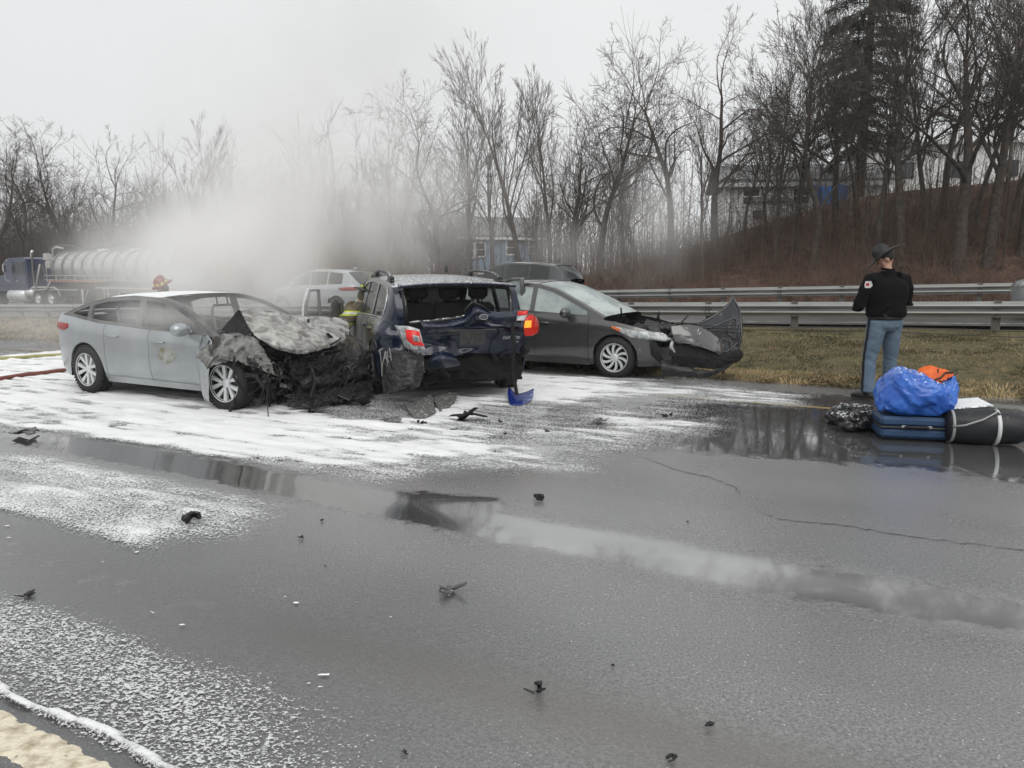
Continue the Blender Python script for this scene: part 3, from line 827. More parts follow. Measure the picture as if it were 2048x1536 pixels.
T = [  # lib, px, top y, v, rotation, label
    ('twist1', 8, 228, 33, .3, 'bare tree cut by the left frame edge above the blue cab'),
    ('twist2', 62, 236, 31, 1.9, 'dark bare tree with a crooked limb, rising straight above the blue lorry cab'),
    ('twist1', 150, 232, 34, 3.4, 'bare tree with tangled crown above the front of the tanker'),
    ('mix1', 118, 330, 30, 2.2, 'low many-branched bare tree just behind the front end of the tank'),
    ('broad1', 232, 246, 33, 4.1, 'bare round-headed tree above the middle of the tanker'),
    ('mix2', 285, 330, 31, 5.3, 'slender bare tree fading into the left side of the smoke above the tank'),
    ('vase1', 372, 224, 35, .9, 'tall bare tree with a spreading fan top, the last clear one left of the smoke'),
    ('mix1', 455, 300, 36, 2.9, 'bare tree half hidden behind the dense smoke left of its thickest part'),
    ('vase2', 690, 345, 37, .2, 'thin bare treetops standing dimly out of the smoke behind the silver hatchback'),
    ('broad1', 800, 215, 36, 5.6, 'pale bare tree beyond the smoke, left of the row behind the blue estate car'),
    ('twist2', 868, 150, 35, 3.9, 'bare tree with crooked limbs directly over the burnt car windscreen side of the estate car'),
    ('vase2', 942, 138, 34, 2.4, 'slim upright bare tree left of the grey house'),
    ('vase1', 1045, 50, 33, 4.4, 'tallest fan-shaped bare tree rising in front of the grey house'),
    ('vase2', 1100, 92, 34, 5.9, 'upright bare tree immediately right of the tall fan-shaped one'),
    ('twist1', 1195, 52, 32, 5.0, 'dark crooked bare tree with a knobbly top above the grey hatchback bonnet'),
    ('mix2', 1262, 250, 31, .7, 'low bushy bare tree between the crooked one and the broad pale one'),
    ('broad1', 1335, 30, 35, 1.2, 'broad pale bare tree with an open round crown, left of the white shed'),
    ('broad1', 1428, 12, 34, 2.9, 'bare tree with a thick crooked trunk just left of the white shed'),
    ('tall2', 1580, -50, 33, .9, 'tall dark bare tree left of the blue tarpaulin'),
    ('mix1', 1520, 120, 36, 3.3, 'thin bare tree in front of the white shed'),
    ('tall1', 1655, -60, 34, 1.4, 'bare tree rising behind the blue tarpaulin'),
    ('vase1', 1700, 20, 35, 3.0, 'many-stemmed bare tree right behind the officer hat'),
    ('tall2', 1792, -110, 31, 5.2, 'leaning bare tree right of the officer head'),
    ('vase2', 1835, -120, 33, 1.1, 'slender bare tree in front of the white roof, left one of two'),
    ('tall1', 1905, -170, 30.5, 2.0, 'thick dark bare tree on the bank in front of the long white building'),
    ('tall2', 1962, -170, 30.8, .4, 'forked dark bare tree near the right edge on the bank'),
    ('tall1', 2034, -170, 31.5, 4.6, 'tall dark bare tree cut by the right frame edge'),
    ('vase2', 1545, 60, 32, 2.2, 'slim upright bare tree between the white shed and the tall dark one'),
    ('mix1', 1625, 10, 31, 5.9, 'many-branched bare tree directly in front of the blue tarpaulin'),
    ('vase1', 1742, -60, 32.5, 1.7, 'fan-shaped bare tree rising behind the officer, beside the conifer'),
    ('broad1', 1870, -60, 36, 4.0, 'spreading bare tree between two dark trunks above the bank'),
    ('vase2', 1935, -100, 34, 3.6, 'straight bare tree left of the forked dark one'),
    ('vase1', 2000, -90, 33, .2, 'fan-shaped bare tree close to the right frame edge'),
    ('vase2', 1400, 170, 31, 2.0, 'slim young bare tree in front of the broad pale ones'),
    ('vase1', 985, 150, 37, 2.6, 'fan-shaped bare tree set back behind the grey house'),
    ('mix2', 1150, 230, 33, 3.7, 'bushy bare tree left of the dark crooked one'),
    ('vase1', 2120, -140, 31, 2.6, 'bare tree standing just past the right frame edge'),
    ('mix2', 1480, 200, 38, 4.2, 'small bare tree behind the shed roof'),
    ('vase2', 1990, -60, 38, 5.1, 'bare tree behind the long white building, seen between two dark trunks'),
    ('mix1', -60, 250, 33, 1.4, 'bare tree left of the frame behind the lorry'),
    ('vase2', 560, 340, 40, 3.1, 'faint bare tree behind the thickest smoke'),
    ('broad1', 1150, 190, 39, 3.3, 'pale bare tree set back behind the row, above the dark parked car'),
]
for key, px, ty, v, rz, lab in T:
    place_tree(key, px, ty, v, lab, 'bare trees behind the opposite road', rz)

# dark conifer behind the officer
cx, cyy = 17.6, 40.0
s_, v_ = SV(cx, cyy); zc = float(terr(s_, v_))
con = thing('conifer_tree', 'tall dark evergreen with drooping boughs behind the bare trees above the officer', 'tree', (cx, cyy, zc))
MB().tube([(0, 0, -1), (0, 0, 5), (.1, 0, 11), (.1, .1, 17)], [.28, .24, .15, .03], 8).build('trunk', M_bark_d, con, True)
r = np.random.default_rng(5); V = []; F = []
bp_, br_ = [], []
for i in range(230):
    h = 2.5 + 14 * (i / 230); R = 3.1 * (1 - (h / 18.5)) ** .7 * r.uniform(.6, 1.15) + .3
    az = r.uniform(0, 6.28)
    t = np.linspace(0, 1, 5)
    P = np.stack([np.cos(az) * R * t, np.sin(az) * R * t, h + R * (.05 * t - .30 * t ** 2)], 1)
    bp_.append(P); br_.append(.03 * (1 - .7 * t))
    n = int(230 * R / 2.5)
    u = r.uniform(.15, 1, n)
    c = np.stack([np.interp(u, t, P[:, k]) for k in range(3)], 1) + r.normal(0, .07, (n, 3))
    d = r.normal(0, 1, (n, 3)); d[:, 2] = -abs(d[:, 2]) * .5; d += .8 * np.array([math.cos(az), math.sin(az), 0]); d /= np.linalg.norm(d, axis=1, keepdims=True)
    w = np.cross(d, [0, 0, 1.]) * .03; L = r.uniform(.18, .42, n)[:, None]
    b = len(V) * 4
    V += [np.stack([c - w, c + w, c + d * L + w * .4, c + d * L - w * .4], 1).reshape(-1, 3)]
V = np.vstack(V); F = np.arange(len(V)).reshape(-1, 4)
ob('needles', V, F, M_needle, con, False)
BV, BF = batch_tubes(np.array(bp_), np.array(br_), 4)
ob('branches', BV, BF, M_bark_d, con)

# ------------------------------------------------------------------ undergrowth: uncountable stems, one mass
def brush(label, N, smin, smax, vmin, vmax, hmin, hmax, m, seed, spread=.35, hfun=None, twigs=5, r0=.011):
    r = np.random.default_rng(seed)
    s = r.uniform(smin, smax, N); v = vmin + (vmax - vmin) * r.random(N) ** 1.2
    cl = fbm(s * .55, v * .4, seed, 3)
    x = CS * s + SN * v; y = -SN * s + CS * v
    apx = 1024 + F_PX * x / y      # direction in which it is seen from the road
    clear = ((apx > 948) & (apx < 1060) & (v > 27) & (r.random(N) > .12)) | ((apx > 1460) & (v > 38) & (r.random(N) > .3))
    k = (cl > .38) & ~clear; s, v, cl = s[k], v[k], cl[k]; N = len(s)
    x = CS * s + SN * v; y = -SN * s + CS * v; z = terr(s, v)
    h = r.uniform(hmin, hmax, N) * (.55 + 1.1 * (cl - .38) * 2.2)
    if hfun is not None: h = h * hfun(s, v)
    az = r.uniform(0, 6.28, N); le = r.normal(0, spread, N)
    K = 5; t = np.linspace(0, 1, K)[None]
    px = x[:, None] + (np.cos(az) * le * h)[:, None] * t ** 1.6 + r.normal(0, .05, (N, K)) * t
    py = y[:, None] + (np.sin(az) * le * h)[:, None] * t ** 1.6 + r.normal(0, .05, (N, K)) * t
    pz = z[:, None] - .1 + h[:, None] * t * (1 - .12 * np.abs(le)[:, None] * t)
    P = np.stack([px, py, pz], -1); R = (r0 * (1 - .72 * t)) * r.uniform(.7, 1.3, N)[:, None]
    V1, F1 = batch_tubes(P, R, 3)
    # side twigs
    M = N * twigs
    idx = np.repeat(np.arange(N), twigs); u = r.uniform(.25, .98, M)
    f = u * (K - 1); i0 = np.clip(f.astype(int), 0, K - 2); fr = (f - i0)[:, None]
    q0 = P[idx, i0] * (1 - fr) + P[idx, i0 + 1] * fr
    d = r.normal(0, 1, (M, 3)); d[:, 2] = np.abs(d[:, 2]) * .8 + .5; d /= np.linalg.norm(d, axis=1, keepdims=True)
    L = (h[idx] * r.uniform(.12, .38, M) * (1.1 - .6 * u))[:, None]
    q = np.stack([q0, q0 + d * L * .5 + r.normal(0, .03, (M, 3)), q0 + d * L + np.array([0, 0, .1]) * L], 1)
    V2, F2 = batch_tubes(q, np.tile(np.array([[.006, .0045, .003]]) * (r0 / .011), (M, 1)), 3)
    return ob('undergrowth', np.vstack([V1, V2]), np.vstack([F1, F2 + len(V1)]), m, None, True, kind='stuff', label=label)
brush('red-brown tangle of bare scrub behind the far guardrail', 5200, -42, 10, 28.6, 40, 1.4, 4.2, M_bark_r, 3, hfun=lambda s, v: np.interp(s, [-42, -22, -14, -8, 0], [1.1, .9, .65, .34, .26]))
brush('grey-brown bare scrub behind the tanker lorry', 4200, -75, -38, 29.5, 42, 2.5, 5.6, M_bark_d, 4, r0=.016)
brush('tall thin saplings among the trees on the bank', 900, -45, 9, 30, 41, 4, 7.5, M_bark, 5, spread=.14, twigs=12, r0=.016, hfun=lambda s, v: np.interp(s, [-42, -12, -4, 4], [.9, 1, .75, .7]))
brush('far belt of bare woodland beyond the houses', 3000, -150, -22, 48, 80, 6, 11, M_bark, 6, spread=.2, twigs=9, r0=.04, hfun=lambda s, v: np.interp(s, [-80, -30, -15, 0], [1, .9, .5, .35]))
brush('pale briars and dead stalks leaning over the bank behind the officer', 6500, -16, 8, 28.3, 40, .5, 1.7, mat('pale_stalks', (.17, .115, .075), .9, col2=(.10, .065, .045), nscale=1), 9, spread=.8, twigs=2, r0=.010)

# ------------------------------------------------------------------ buildings beyond
M_siding_g = mat('grey_clapboard', (.16, .22, .29), .7, col2=(.20, .26, .33), nscale=2)
M_trim = mat('white_trim', (.62, .63, .62), .6)
M_roof = mat('grey_shingle', (.16, .165, .17), .85, col2=(.22, .22, .22), nscale=6)
M_glassd = mat('dark_window_glass', (.05, .055, .06), .12)
M_siding_w = mat('off_white_siding', (.74, .75, .74), .7, col2=(.66, .66, .64), nscale=2)
M_conc = mat('pale_block_wall', (.42, .43, .42), .8)
def house(name, label, loc, rz, w, d, h, roof_h, siding, wins, course=.28, gable='x'):
    root = thing(name, label, 'house', loc, rz)
    core = MB().box((0, 0, h / 2 - 1.5), (w - .1, d - .1, h + 3)); core.build('wall', siding, root)
    nrow = int(h / course)
    me = None
    for sgn, length, rot in ((-1, w, 0), (1, d, 90), (-1, d, 90)):
        # clapboards, each lapping the one below
        for i in range(nrow):
            if me is None or me[0] != length:
                b = MB().add([(-length / 2, 0, 0), (length / 2, 0, 0), (length / 2, .03, course), (-length / 2, .03, course), (-length / 2, .05, 0), (length / 2, .05, 0), (length / 2, .05, course), (-length / 2, .05, course)],
                             [(0, 1, 2, 3), (4, 7, 6, 5), (0, 4, 5, 1), (3, 2, 6, 7)])
                me = (length, mesh_from('clapboard', b.v, b.f, siding, False))
            o = bpy.data.objects.new('clapboard', me[1]); COL.objects.link(o); o.parent = root
            if rot == 0: o.location = (0, -d / 2 - .005, i * course)
            else:
                o.location = (sgn * (w / 2 + .005), 0, i * course); o.rotation_euler = (0, 0, rad(90 * sgn))
    ov = .4
    if gable == 'x':
        v = [(-w / 2 - ov, -d / 2 - ov, h), (w / 2 + ov, -d / 2 - ov, h), (w / 2 + ov, 0, h + roof_h), (-w / 2 - ov, 0, h + roof_h), (w / 2 + ov, d / 2 + ov, h), (-w / 2 - ov, d / 2 + ov, h)]
    else:  # hip-like: ridge shorter
        v = [(-w / 2 - ov, -d / 2 - ov, h), (w / 2 + ov, -d / 2 - ov, h), (w / 4, 0, h + roof_h), (-w / 4, 0, h + roof_h), (w / 2 + ov, d / 2 + ov, h), (-w / 2 - ov, d / 2 + ov, h)]
    v2 = [(a, b, c + .16) for a, b, c in v]
    MB().add(v + v2, [(0, 3, 2, 1), (3, 5, 4, 2), (0, 5, 3), (1, 2, 4), (6, 7, 8, 9), (9, 8, 10, 11), (6, 9, 11), (7, 10, 8), (0, 1, 7, 6), (4, 5, 11, 10), (1, 4, 10, 7), (5, 0, 6, 11)]).build('roof', M_roof, root)
    MB().box((0, -d / 2 - ov + .02, h - .1), (w + 2 * ov, .08, .22)).build('fascia', M_trim, root)
    for (x, z, ww, hh) in wins:
        t = .13
        fr = MB()
        for q in ((0, hh / 2, ww + 2 * t, t), (0, -hh / 2, ww + 2 * t, t), (-ww / 2 - t / 2, 0, t, hh), (ww / 2 + t / 2, 0, t, hh), (0, 0, ww, .06)):
            fr.box((x + q[0], -d / 2 - .06, z + q[1]), (q[2], .09, q[3]))
        f = fr.build('window', M_trim, root)
        MB().box((x, -d / 2 - .05, z), (ww, .03, hh)).build('pane', M_glassd, f)
    return root
def ground_at(px, Y):
    X = (px - 1024) / F_PX * Y; s, v = SV(X, Y); return X, Y, float(terr(s, v))
# grey house: placed so that its floor stands on the ground there
gx, gy, gz_ = ground_at(1012, 74)
house('house', 'grey clapboard house with white-trimmed windows beyond the blue estate car roof', (gx - 1.2, gy, -.35), rad(14), 7.4, 7, 5.1, 1.9, M_siding_g,
      [(-3.0, 3.9, .75, 1.25), (-2.0, 4.0, .75, 1.25), (.9, 4.2, .8, 1.25), (3.0, 4.3, .8, 1.2), (-2.9, 1.25, .75, 1.4), (-1.9, 1.2, .95, 1.35), (-.6, 1.3, .8, 1.45), (1.3, 1.4, .8, 1.5), (2.9, 1.5, 1.0, 1.5)])
gx, gy, gz_ = ground_at(1668, 44)
house('house', 'white house with a low grey roof behind the blue tarpaulin on the bank', (gx - 2.2, gy + 1.5, 5.0 - .6), rad(-8), 8.4, 6, 2.0, 1.2, M_siding_w, [(-2.8, 1.3, .8, .9), (-.2, 1.3, .8, .9)], .25)
gx, gy, gz_ = ground_at(1522, 43)
sh = thing('shed', 'small off-white shed with a ribbed side at the left end of the bank top', 'shed', (gx, gy, gz_ - .2), rad(-12))
MB().box((0, 0, .8), (2.0, 2.0, 1.9), bev=.02).build('wall', M_siding_w, sh)
MB().box((0, -.06, 1.84), (2.25, 2.3, .14)).box((0, 0, 1.96), (2.0, 1.6, .12)).build('roof', M_roof, sh)
MB().box((.45, -1.02, .75), (.75, .04, 1.35)).build('door', M_conc, sh)
MB().box((-.55, -1.02, 1.1), (.5, .04, .45)).build('window', M_glassd, sh)
# long white building on the right
lb = thing('building', 'long low white building with a sloping roof line at the top right behind the trees', 'building', (31.5, 53, 6.4), rad(-10))
MB().box((0, 0, 1.1), (15, 8, 4.2)).build('wall', M_siding_w, lb)
MB().add([(-7.8, -4.4, 3.1), (7.8, -4.4, 3.1), (7.8, 0, 4.6), (-7.8, 0, 4.6), (7.8, 4.4, 3.1), (-7.8, 4.4, 3.1), (-7.8, -4.4, 3.25), (7.8, -4.4, 3.25), (7.8, 0, 4.75), (-7.8, 0, 4.75), (7.8, 4.4, 3.25), (-7.8, 4.4, 3.25)],
         [(6, 7, 8, 9), (9, 8, 10, 11), (0, 3, 2, 1), (3, 5, 4, 2), (0, 1, 7, 6), (4, 5, 11, 10), (0, 6, 9, 3), (3, 9, 11, 5), (1, 2, 8, 7), (2, 4, 10, 8)]).build('roof', mat('pale_metal_roof', (.55, .56, .56), .5), lb)
for k in range(5): MB().box((-6 + 3 * k, -4.02, 1.6), (1.0, .06, 1.0)).build('window', M_glassd, lb)
# blue tarpaulin
M_tarp = mat('blue_tarpaulin', (.012, .085, .26), .5, col2=(.02, .12, .34), nscale=3)
xa, ya, za = aty(1648, 440, 40.5)
us, ws = np.linspace(-.78, .78, 26), np.linspace(0, 1.55, 18)
def f_tarp(u, w):
    return np.stack([u * (1 + .06 * w), .10 * np.sin(u * 9 + w) * (1 - w / 2.2) + .07 * np.sin(u * 17), w + .08 * np.sin(u * 5) * (w > 1.2) - .10 * (u + .5) * (w < .1)], 1)
tp, _, _ = sheet('tarpaulin', us, ws, f_tarp, M_tarp)
tp.location = (xa, ya - .8, za + .10); tag(tp, 'bright blue tarpaulin hung upright at the top of the bank', 'tarpaulin')
sl = tp.modifiers.new('thick', 'SOLIDIFY'); sl.thickness = .01
xa, ya, za = aty(1612, 452, 40)
rt = MB().tube([(-.35, 0, 0), (-.1, .1, .25), (.15, 0, .32), (.38, -.1, .1)], [.16, .22, .2, .1], 9).build('fallen_toy', mat('red_plastic', (.42, .03, .02), .4), None, True)
rt.location = (xa, ya, za - .1); tag(rt, 'small red object lying left of the blue tarpaulin', 'plastic object')

# ------------------------------------------------------------------ smoke and steam (volumes)
def smoke_material():
    m = bpy.data.materials.new('steam'); m.use_nodes = True
    n = m.node_tree; n.nodes.clear(); L = n.links.new
    o = n.nodes.new('ShaderNodeOutputMaterial'); p = n.nodes.new('ShaderNodeVolumePrincipled')
    p.inputs['Color'].default_value = (.995, .99, .98, 1); p.inputs['Anisotropy'].default_value = .1
    tc = n.nodes.new('ShaderNodeTexCoord'); ln = n.nodes.new('ShaderNodeVectorMath'); ln.operation = 'LENGTH'
    L(tc.outputs['Object'], ln.inputs[0])
    g = n.nodes.new('ShaderNodeNewGeometry')
    mp = n.nodes.new('ShaderNodeMapping'); mp.inputs['Scale'].default_value = (1, .8, .75); L(g.outputs['Position'], mp.inputs[0])
    no = n.nodes.new('ShaderNodeTexNoise'); no.inputs['Scale'].default_value = .62; no.inputs['Detail'].default_value = 4.5; no.inputs['Roughness'].default_value = .55; no.inputs['Distortion'].default_value = .35
    L(mp.outputs[0], no.inputs[0])
    fall = n.nodes.new('ShaderNodeMapRange'); fall.interpolation_type = 'SMOOTHSTEP'
    fall.inputs[1].default_value = 1.; fall.inputs[2].default_value = -.15; fall.inputs[3].default_value = 0; fall.inputs[4].default_value = 1
    L(ln.outputs['Value'], fall.inputs[0])
    # noise eats the rim: density = smooth(noise + falloff*.5 - thr)
    ma = n.nodes.new('ShaderNodeMath'); ma.operation = 'MULTIPLY_ADD'; ma.inputs[1].default_value = .50; L(fall.outputs[0], ma.inputs[0]); L(no.outputs[0], ma.inputs[2])
    mr = n.nodes.new('ShaderNodeMapRange'); mr.interpolation_type = 'SMOOTHSTEP'; mr.inputs[1].default_value = .48; mr.inputs[2].default_value = 1.1; L(ma.outputs[0], mr.inputs[0])
    mf = n.nodes.new('ShaderNodeMath'); mf.operation = 'MULTIPLY'; L(mr.outputs[0], mf.inputs[0]); L(fall.outputs[0], mf.inputs[1])
    at_ = n.nodes.new('ShaderNodeAttribute'); at_.attribute_type = 'OBJECT'; at_.attribute_name = 'density'
    md = n.nodes.new('ShaderNodeMath'); md.operation = 'MULTIPLY'; L(mf.outputs[0], md.inputs[0]); L(at_.outputs['Fac'], md.inputs[1])
    L(md.outputs[0], p.inputs['Density']); L(p.outputs[0], o.inputs['Volume'])
    return m
M_smoke = smoke_material()
def ico(name, mt):
    b = MB()
    nu, nv = 18, 10
    for i in range(nv + 1):
        th = math.pi * i / nv
        for j in range(nu):
            a = 2 * math.pi * j / nu; b.v.append((math.sin(th) * math.cos(a), math.sin(th) * math.sin(a), math.cos(th)))
    for i in range(nv):
        for j in range(nu):
            k = (j + 1) % nu; b.f.append((i * nu + j, (i + 1) * nu + j, (i + 1) * nu + k, i * nu + k))
    return mesh_from(name, b.v, b.f, mt)
ME_smoke = ico('smoke', M_smoke)
def smoke(px, py, Y, rx, ry, rz_, dens, label, tilt=0.):
    o = bpy.data.objects.new('smoke', ME_smoke); COL.objects.link(o)
    o.location = aty(px, py, Y); o.scale = (rx, ry, rz_); o.rotation_euler = (0, tilt, 0); o['density'] = float(dens); o['kind'] = 'stuff'; o['label'] = label
    return o
smoke(435, 500, 16, 4.2, 2.6, 2.5, 2.1, 'dense white smoke boiling up behind the burnt silver saloon')
smoke(580, 420, 18, 5.4, 2.8, 3.7, 1.1, 'white smoke billowing up to the right of the densest part')
smoke(600, 270, 20, 7.0, 3.0, 4.6, .48, 'pale smoke column rising above the burnt saloon', -.1)
smoke(760, 70, 23, 7.0, 3.5, 6.0, .24, 'thin smoke drifting high over the road')
smoke(800, 430, 24, 5.8, 2.2, 3.8, 1.0, 'brown-tinged smoke drifting in front of the trees above the estate car')
smoke(960, 340, 27, 5.5, 2.2, 4.0, .10, 'faint smoke veiling the trees above the estate car')
smoke(1330, 440, 24, 3.6, 2.2, 3.6, .42, 'thin wisp of smoke above the grey hatchback')
smoke(1130, 500, 25, 3.8, 2.0, 1.8, .30, 'thin wisp of smoke behind the grey hatchback roof')
smoke(360, 530, 22, 6.2, 2.6, 2.9, .75, 'smoke veil hiding the rear of the tanker')
smoke(400, 640, 9.9, 2.3, 1.2, 1.05, .95, 'steam streaming over the burnt saloon roof and doors')
smoke(352, 556, 13.2, .9, .7, .55, 2.2, 'thin steam drifting past the red helmet')
smoke(330, 632, 9.95, 1.15, .62, .36, 4.5, 'steam trapped inside the burnt saloon cabin')
smoke(560, 590, 10.6, 1.4, .9, .85, 1.8, 'steam rising from the burnt engine bay')
smoke(700, 690, 9.75, .55, .5, .7, .9, 'steam between the burnt saloon and the estate car')
smoke(60, 650, 19, 5.5, 3.0, 2.0, .42, 'thin ground mist beyond the saloon boot')

# thin grey air over the whole place
M_haze = bpy.data.materials.new('haze_air'); M_haze.use_nodes = True
_n = M_haze.node_tree; _n.nodes.clear(); _o = _n.nodes.new('ShaderNodeOutputMaterial'); _p = _n.nodes.new('ShaderNodeVolumePrincipled')
_p.inputs['Color'].default_value = (.97, .98, .99, 1); _p.inputs['Density'].default_value = .0006; _n.links.new(_p.outputs[0], _o.inputs['Volume'])
hz = MB().box((0, 0, 10), (1900, 1900, 41)).build('haze', M_haze, None); hz['kind'] = 'stuff'; hz['label'] = 'thin grey mist over the road and trees'
# ------------------------------------------------------------------ vehicles
M_tyre = mat('tyre_rubber', (.018, .018, .018), .75, bump=.004, bscale=60, specks=.7, speck_col=(.45, .45, .44))
M_black = mat('black_trim', (.014, .014, .015), .45, specks=.5)
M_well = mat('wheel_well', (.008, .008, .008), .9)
M_under = mat('underbody', (.012, .012, .012), .85)
M_alloy = mat('silver_alloy', (.62, .63, .64), .35, metal=.35)
M_alloy_d = mat('dark_alloy', (.03, .03, .032), .4)
M_glass = mat('car_glass', (.10, .12, .12), .04, trans=.0, alpha=.55, spec=.8)
M_glass_fog = mat('fogged_glass', (.42, .47, .46), .18, col2=(.22, .26, .26), nscale=2.2, ndet=5, alpha=.94, specks=.5)
M_glass_dk = mat('tinted_glass', (.02, .024, .026), .05, spec=.8)
M_seat = mat('seat_cloth', (.045, .045, .046), .85)
M_lens_r = mat('red_lens', (.50, .012, .01), .12, emit=(1, .03, .01), estr=.12)
M_lens_dim = mat('dim_red_lens', (.30, .015, .01), .15)
M_lens_lit = mat('lit_red_lens', (.42, .012, .006), .12, emit=(1, .04, .01), estr=.12)
M_lens_amb = mat('lit_amber_lens', (.8, .3, .02), .15, emit=(1, .38, .03), estr=.6)
M_lens_c = mat('clear_lens', (.50, .52, .52), .08, col2=(.14, .15, .16), nscale=18, nlo=.35, nhi=.65, spec=.8)
M_chrome = mat('chrome', (.65, .66, .67), .12, metal=1.)
M_white_foam = mat('foam_cake', (.80, .81, .80), .7, col2=(.5, .51, .51), nscale=14, bump=.01, bscale=30)

def wheel(parent, x, y, R, rim_r, w, spokes, style, side, steer=0., rimmat=None, tread=True, name='wheel'):
    root = bpy.data.objects.new(name, None); COL.objects.link(root); root.parent = parent
    root.location = (x, y, R); root.rotation_euler = (0, 0, (0 if side > 0 else math.pi) + steer)
    # outer face towards local +y
    h = w / 2
    prof = [(rim_r - .01, h - .015), (rim_r + .012, h), (rim_r + .03, h + .002), (R - .035, h - .004), (R - .010, h - .022), (R, h - .05), (R, -h + .05), (R - .01, -h + .02), (R - .04, -h), (rim_r, -h)]
    tm = MB().lathe(prof, 40, 'y')
    if tread:
        for i in range(46):
            a = 2 * math.pi * i / 46
            for q in (-1, 1):
                tm.box((math.cos(a) * (R + .000), q * (h - .045), math.sin(a) * R), (.010, .060, .026), Matrix.Rotation(-a, 3, 'Y'))
    tm.build('tyre', M_tyre, root, True)
    rm = MB().lathe([(rim_r - .002, h - .004), (rim_r + .008, h + .001), (rim_r + .004, h - .012), (rim_r - .016, h - .02)], 40, 'y')
    MB().lathe([(rim_r - .016, h - .021), (rim_r - .03, h - .09), (rim_r - .05, -h * .5), (.0, -h * .5)], 36, 'y').build('rim_barrel', M_well, root, True)
    for i in range(spokes):
        a0 = 2 * math.pi * i / spokes
        if style == 'twin':   # pairs that splay towards the rim
            offs = ((-.10, -.30), (.10, .30))
            for (ra, rb) in offs:
                pts = []
                for t, wd in ((0, .016), (1, .026)):
                    rr = .045 + (rim_r - .05) * t; an = a0 + ra * .35 * (1 - t) + rb * 1.05 * t * (2 * math.pi / spokes) * .8
                    c = np.array([math.cos(an) * rr, math.sin(an) * rr]); nrm = np.array([-math.sin(an), math.cos(an)]) * wd
                    pts.append((c - nrm, c + nrm))
                (a_, b_), (c_, d_) = pts
                yo = [h - .034, h - .012]
                v = [(a_[0], yo[0], a_[1]), (b_[0], yo[0], b_[1]), (d_[0], yo[1], d_[1]), (c_[0], yo[1], c_[1])]
                v += [(p[0], p[1] - .035, p[2]) for p in v]
                rm.add(v, [(0, 1, 2, 3), (0, 4, 5, 1), (1, 5, 6, 2), (2, 6, 7, 3), (3, 7, 4, 0)])
        else:                 # curved single spokes
            L_, R_ = [], []
            for t in np.linspace(0, 1, 5):
                rr = .05 + (rim_r - .05) * t; an = a0 + .35 * t * t
                wd = .014 + .010 * t; c = np.array([math.cos(an) * rr, math.sin(an) * rr]); nrm = np.array([-math.sin(an), math.cos(an)]) * wd
                L_.append(c - nrm); R_.append(c + nrm)
            v = []
            for t, (p, q) in enumerate(zip(L_, R_)):
                yy = h - .030 + .016 * t / 4
                v += [(p[0], yy, p[1]), (q[0], yy, q[1]), (p[0], yy - .035, p[1]), (q[0], yy - .035, q[1])]
            f = []
            for k in range(4):
                b = 4 * k
                f += [(b, b + 1, b + 5, b + 4), (b, b + 4, b + 6, b + 2), (b + 1, b + 3, b + 7, b + 5)]
            rm.add(v, f)
    rm.lathe([(0, h - .018), (.034, h - .02), (.055, h - .03), (.062, h - .06)], 18, 'y')
    # dark barrel behind the spokes
    rim = rm.build('rim', rimmat or M_alloy, root, False)
    MB().lathe([(0, h - .075), (.13, h - .075), (.135, h - .094)], 20, 'y').build('brake_disc', M_alloy_d, root, False)
    return root

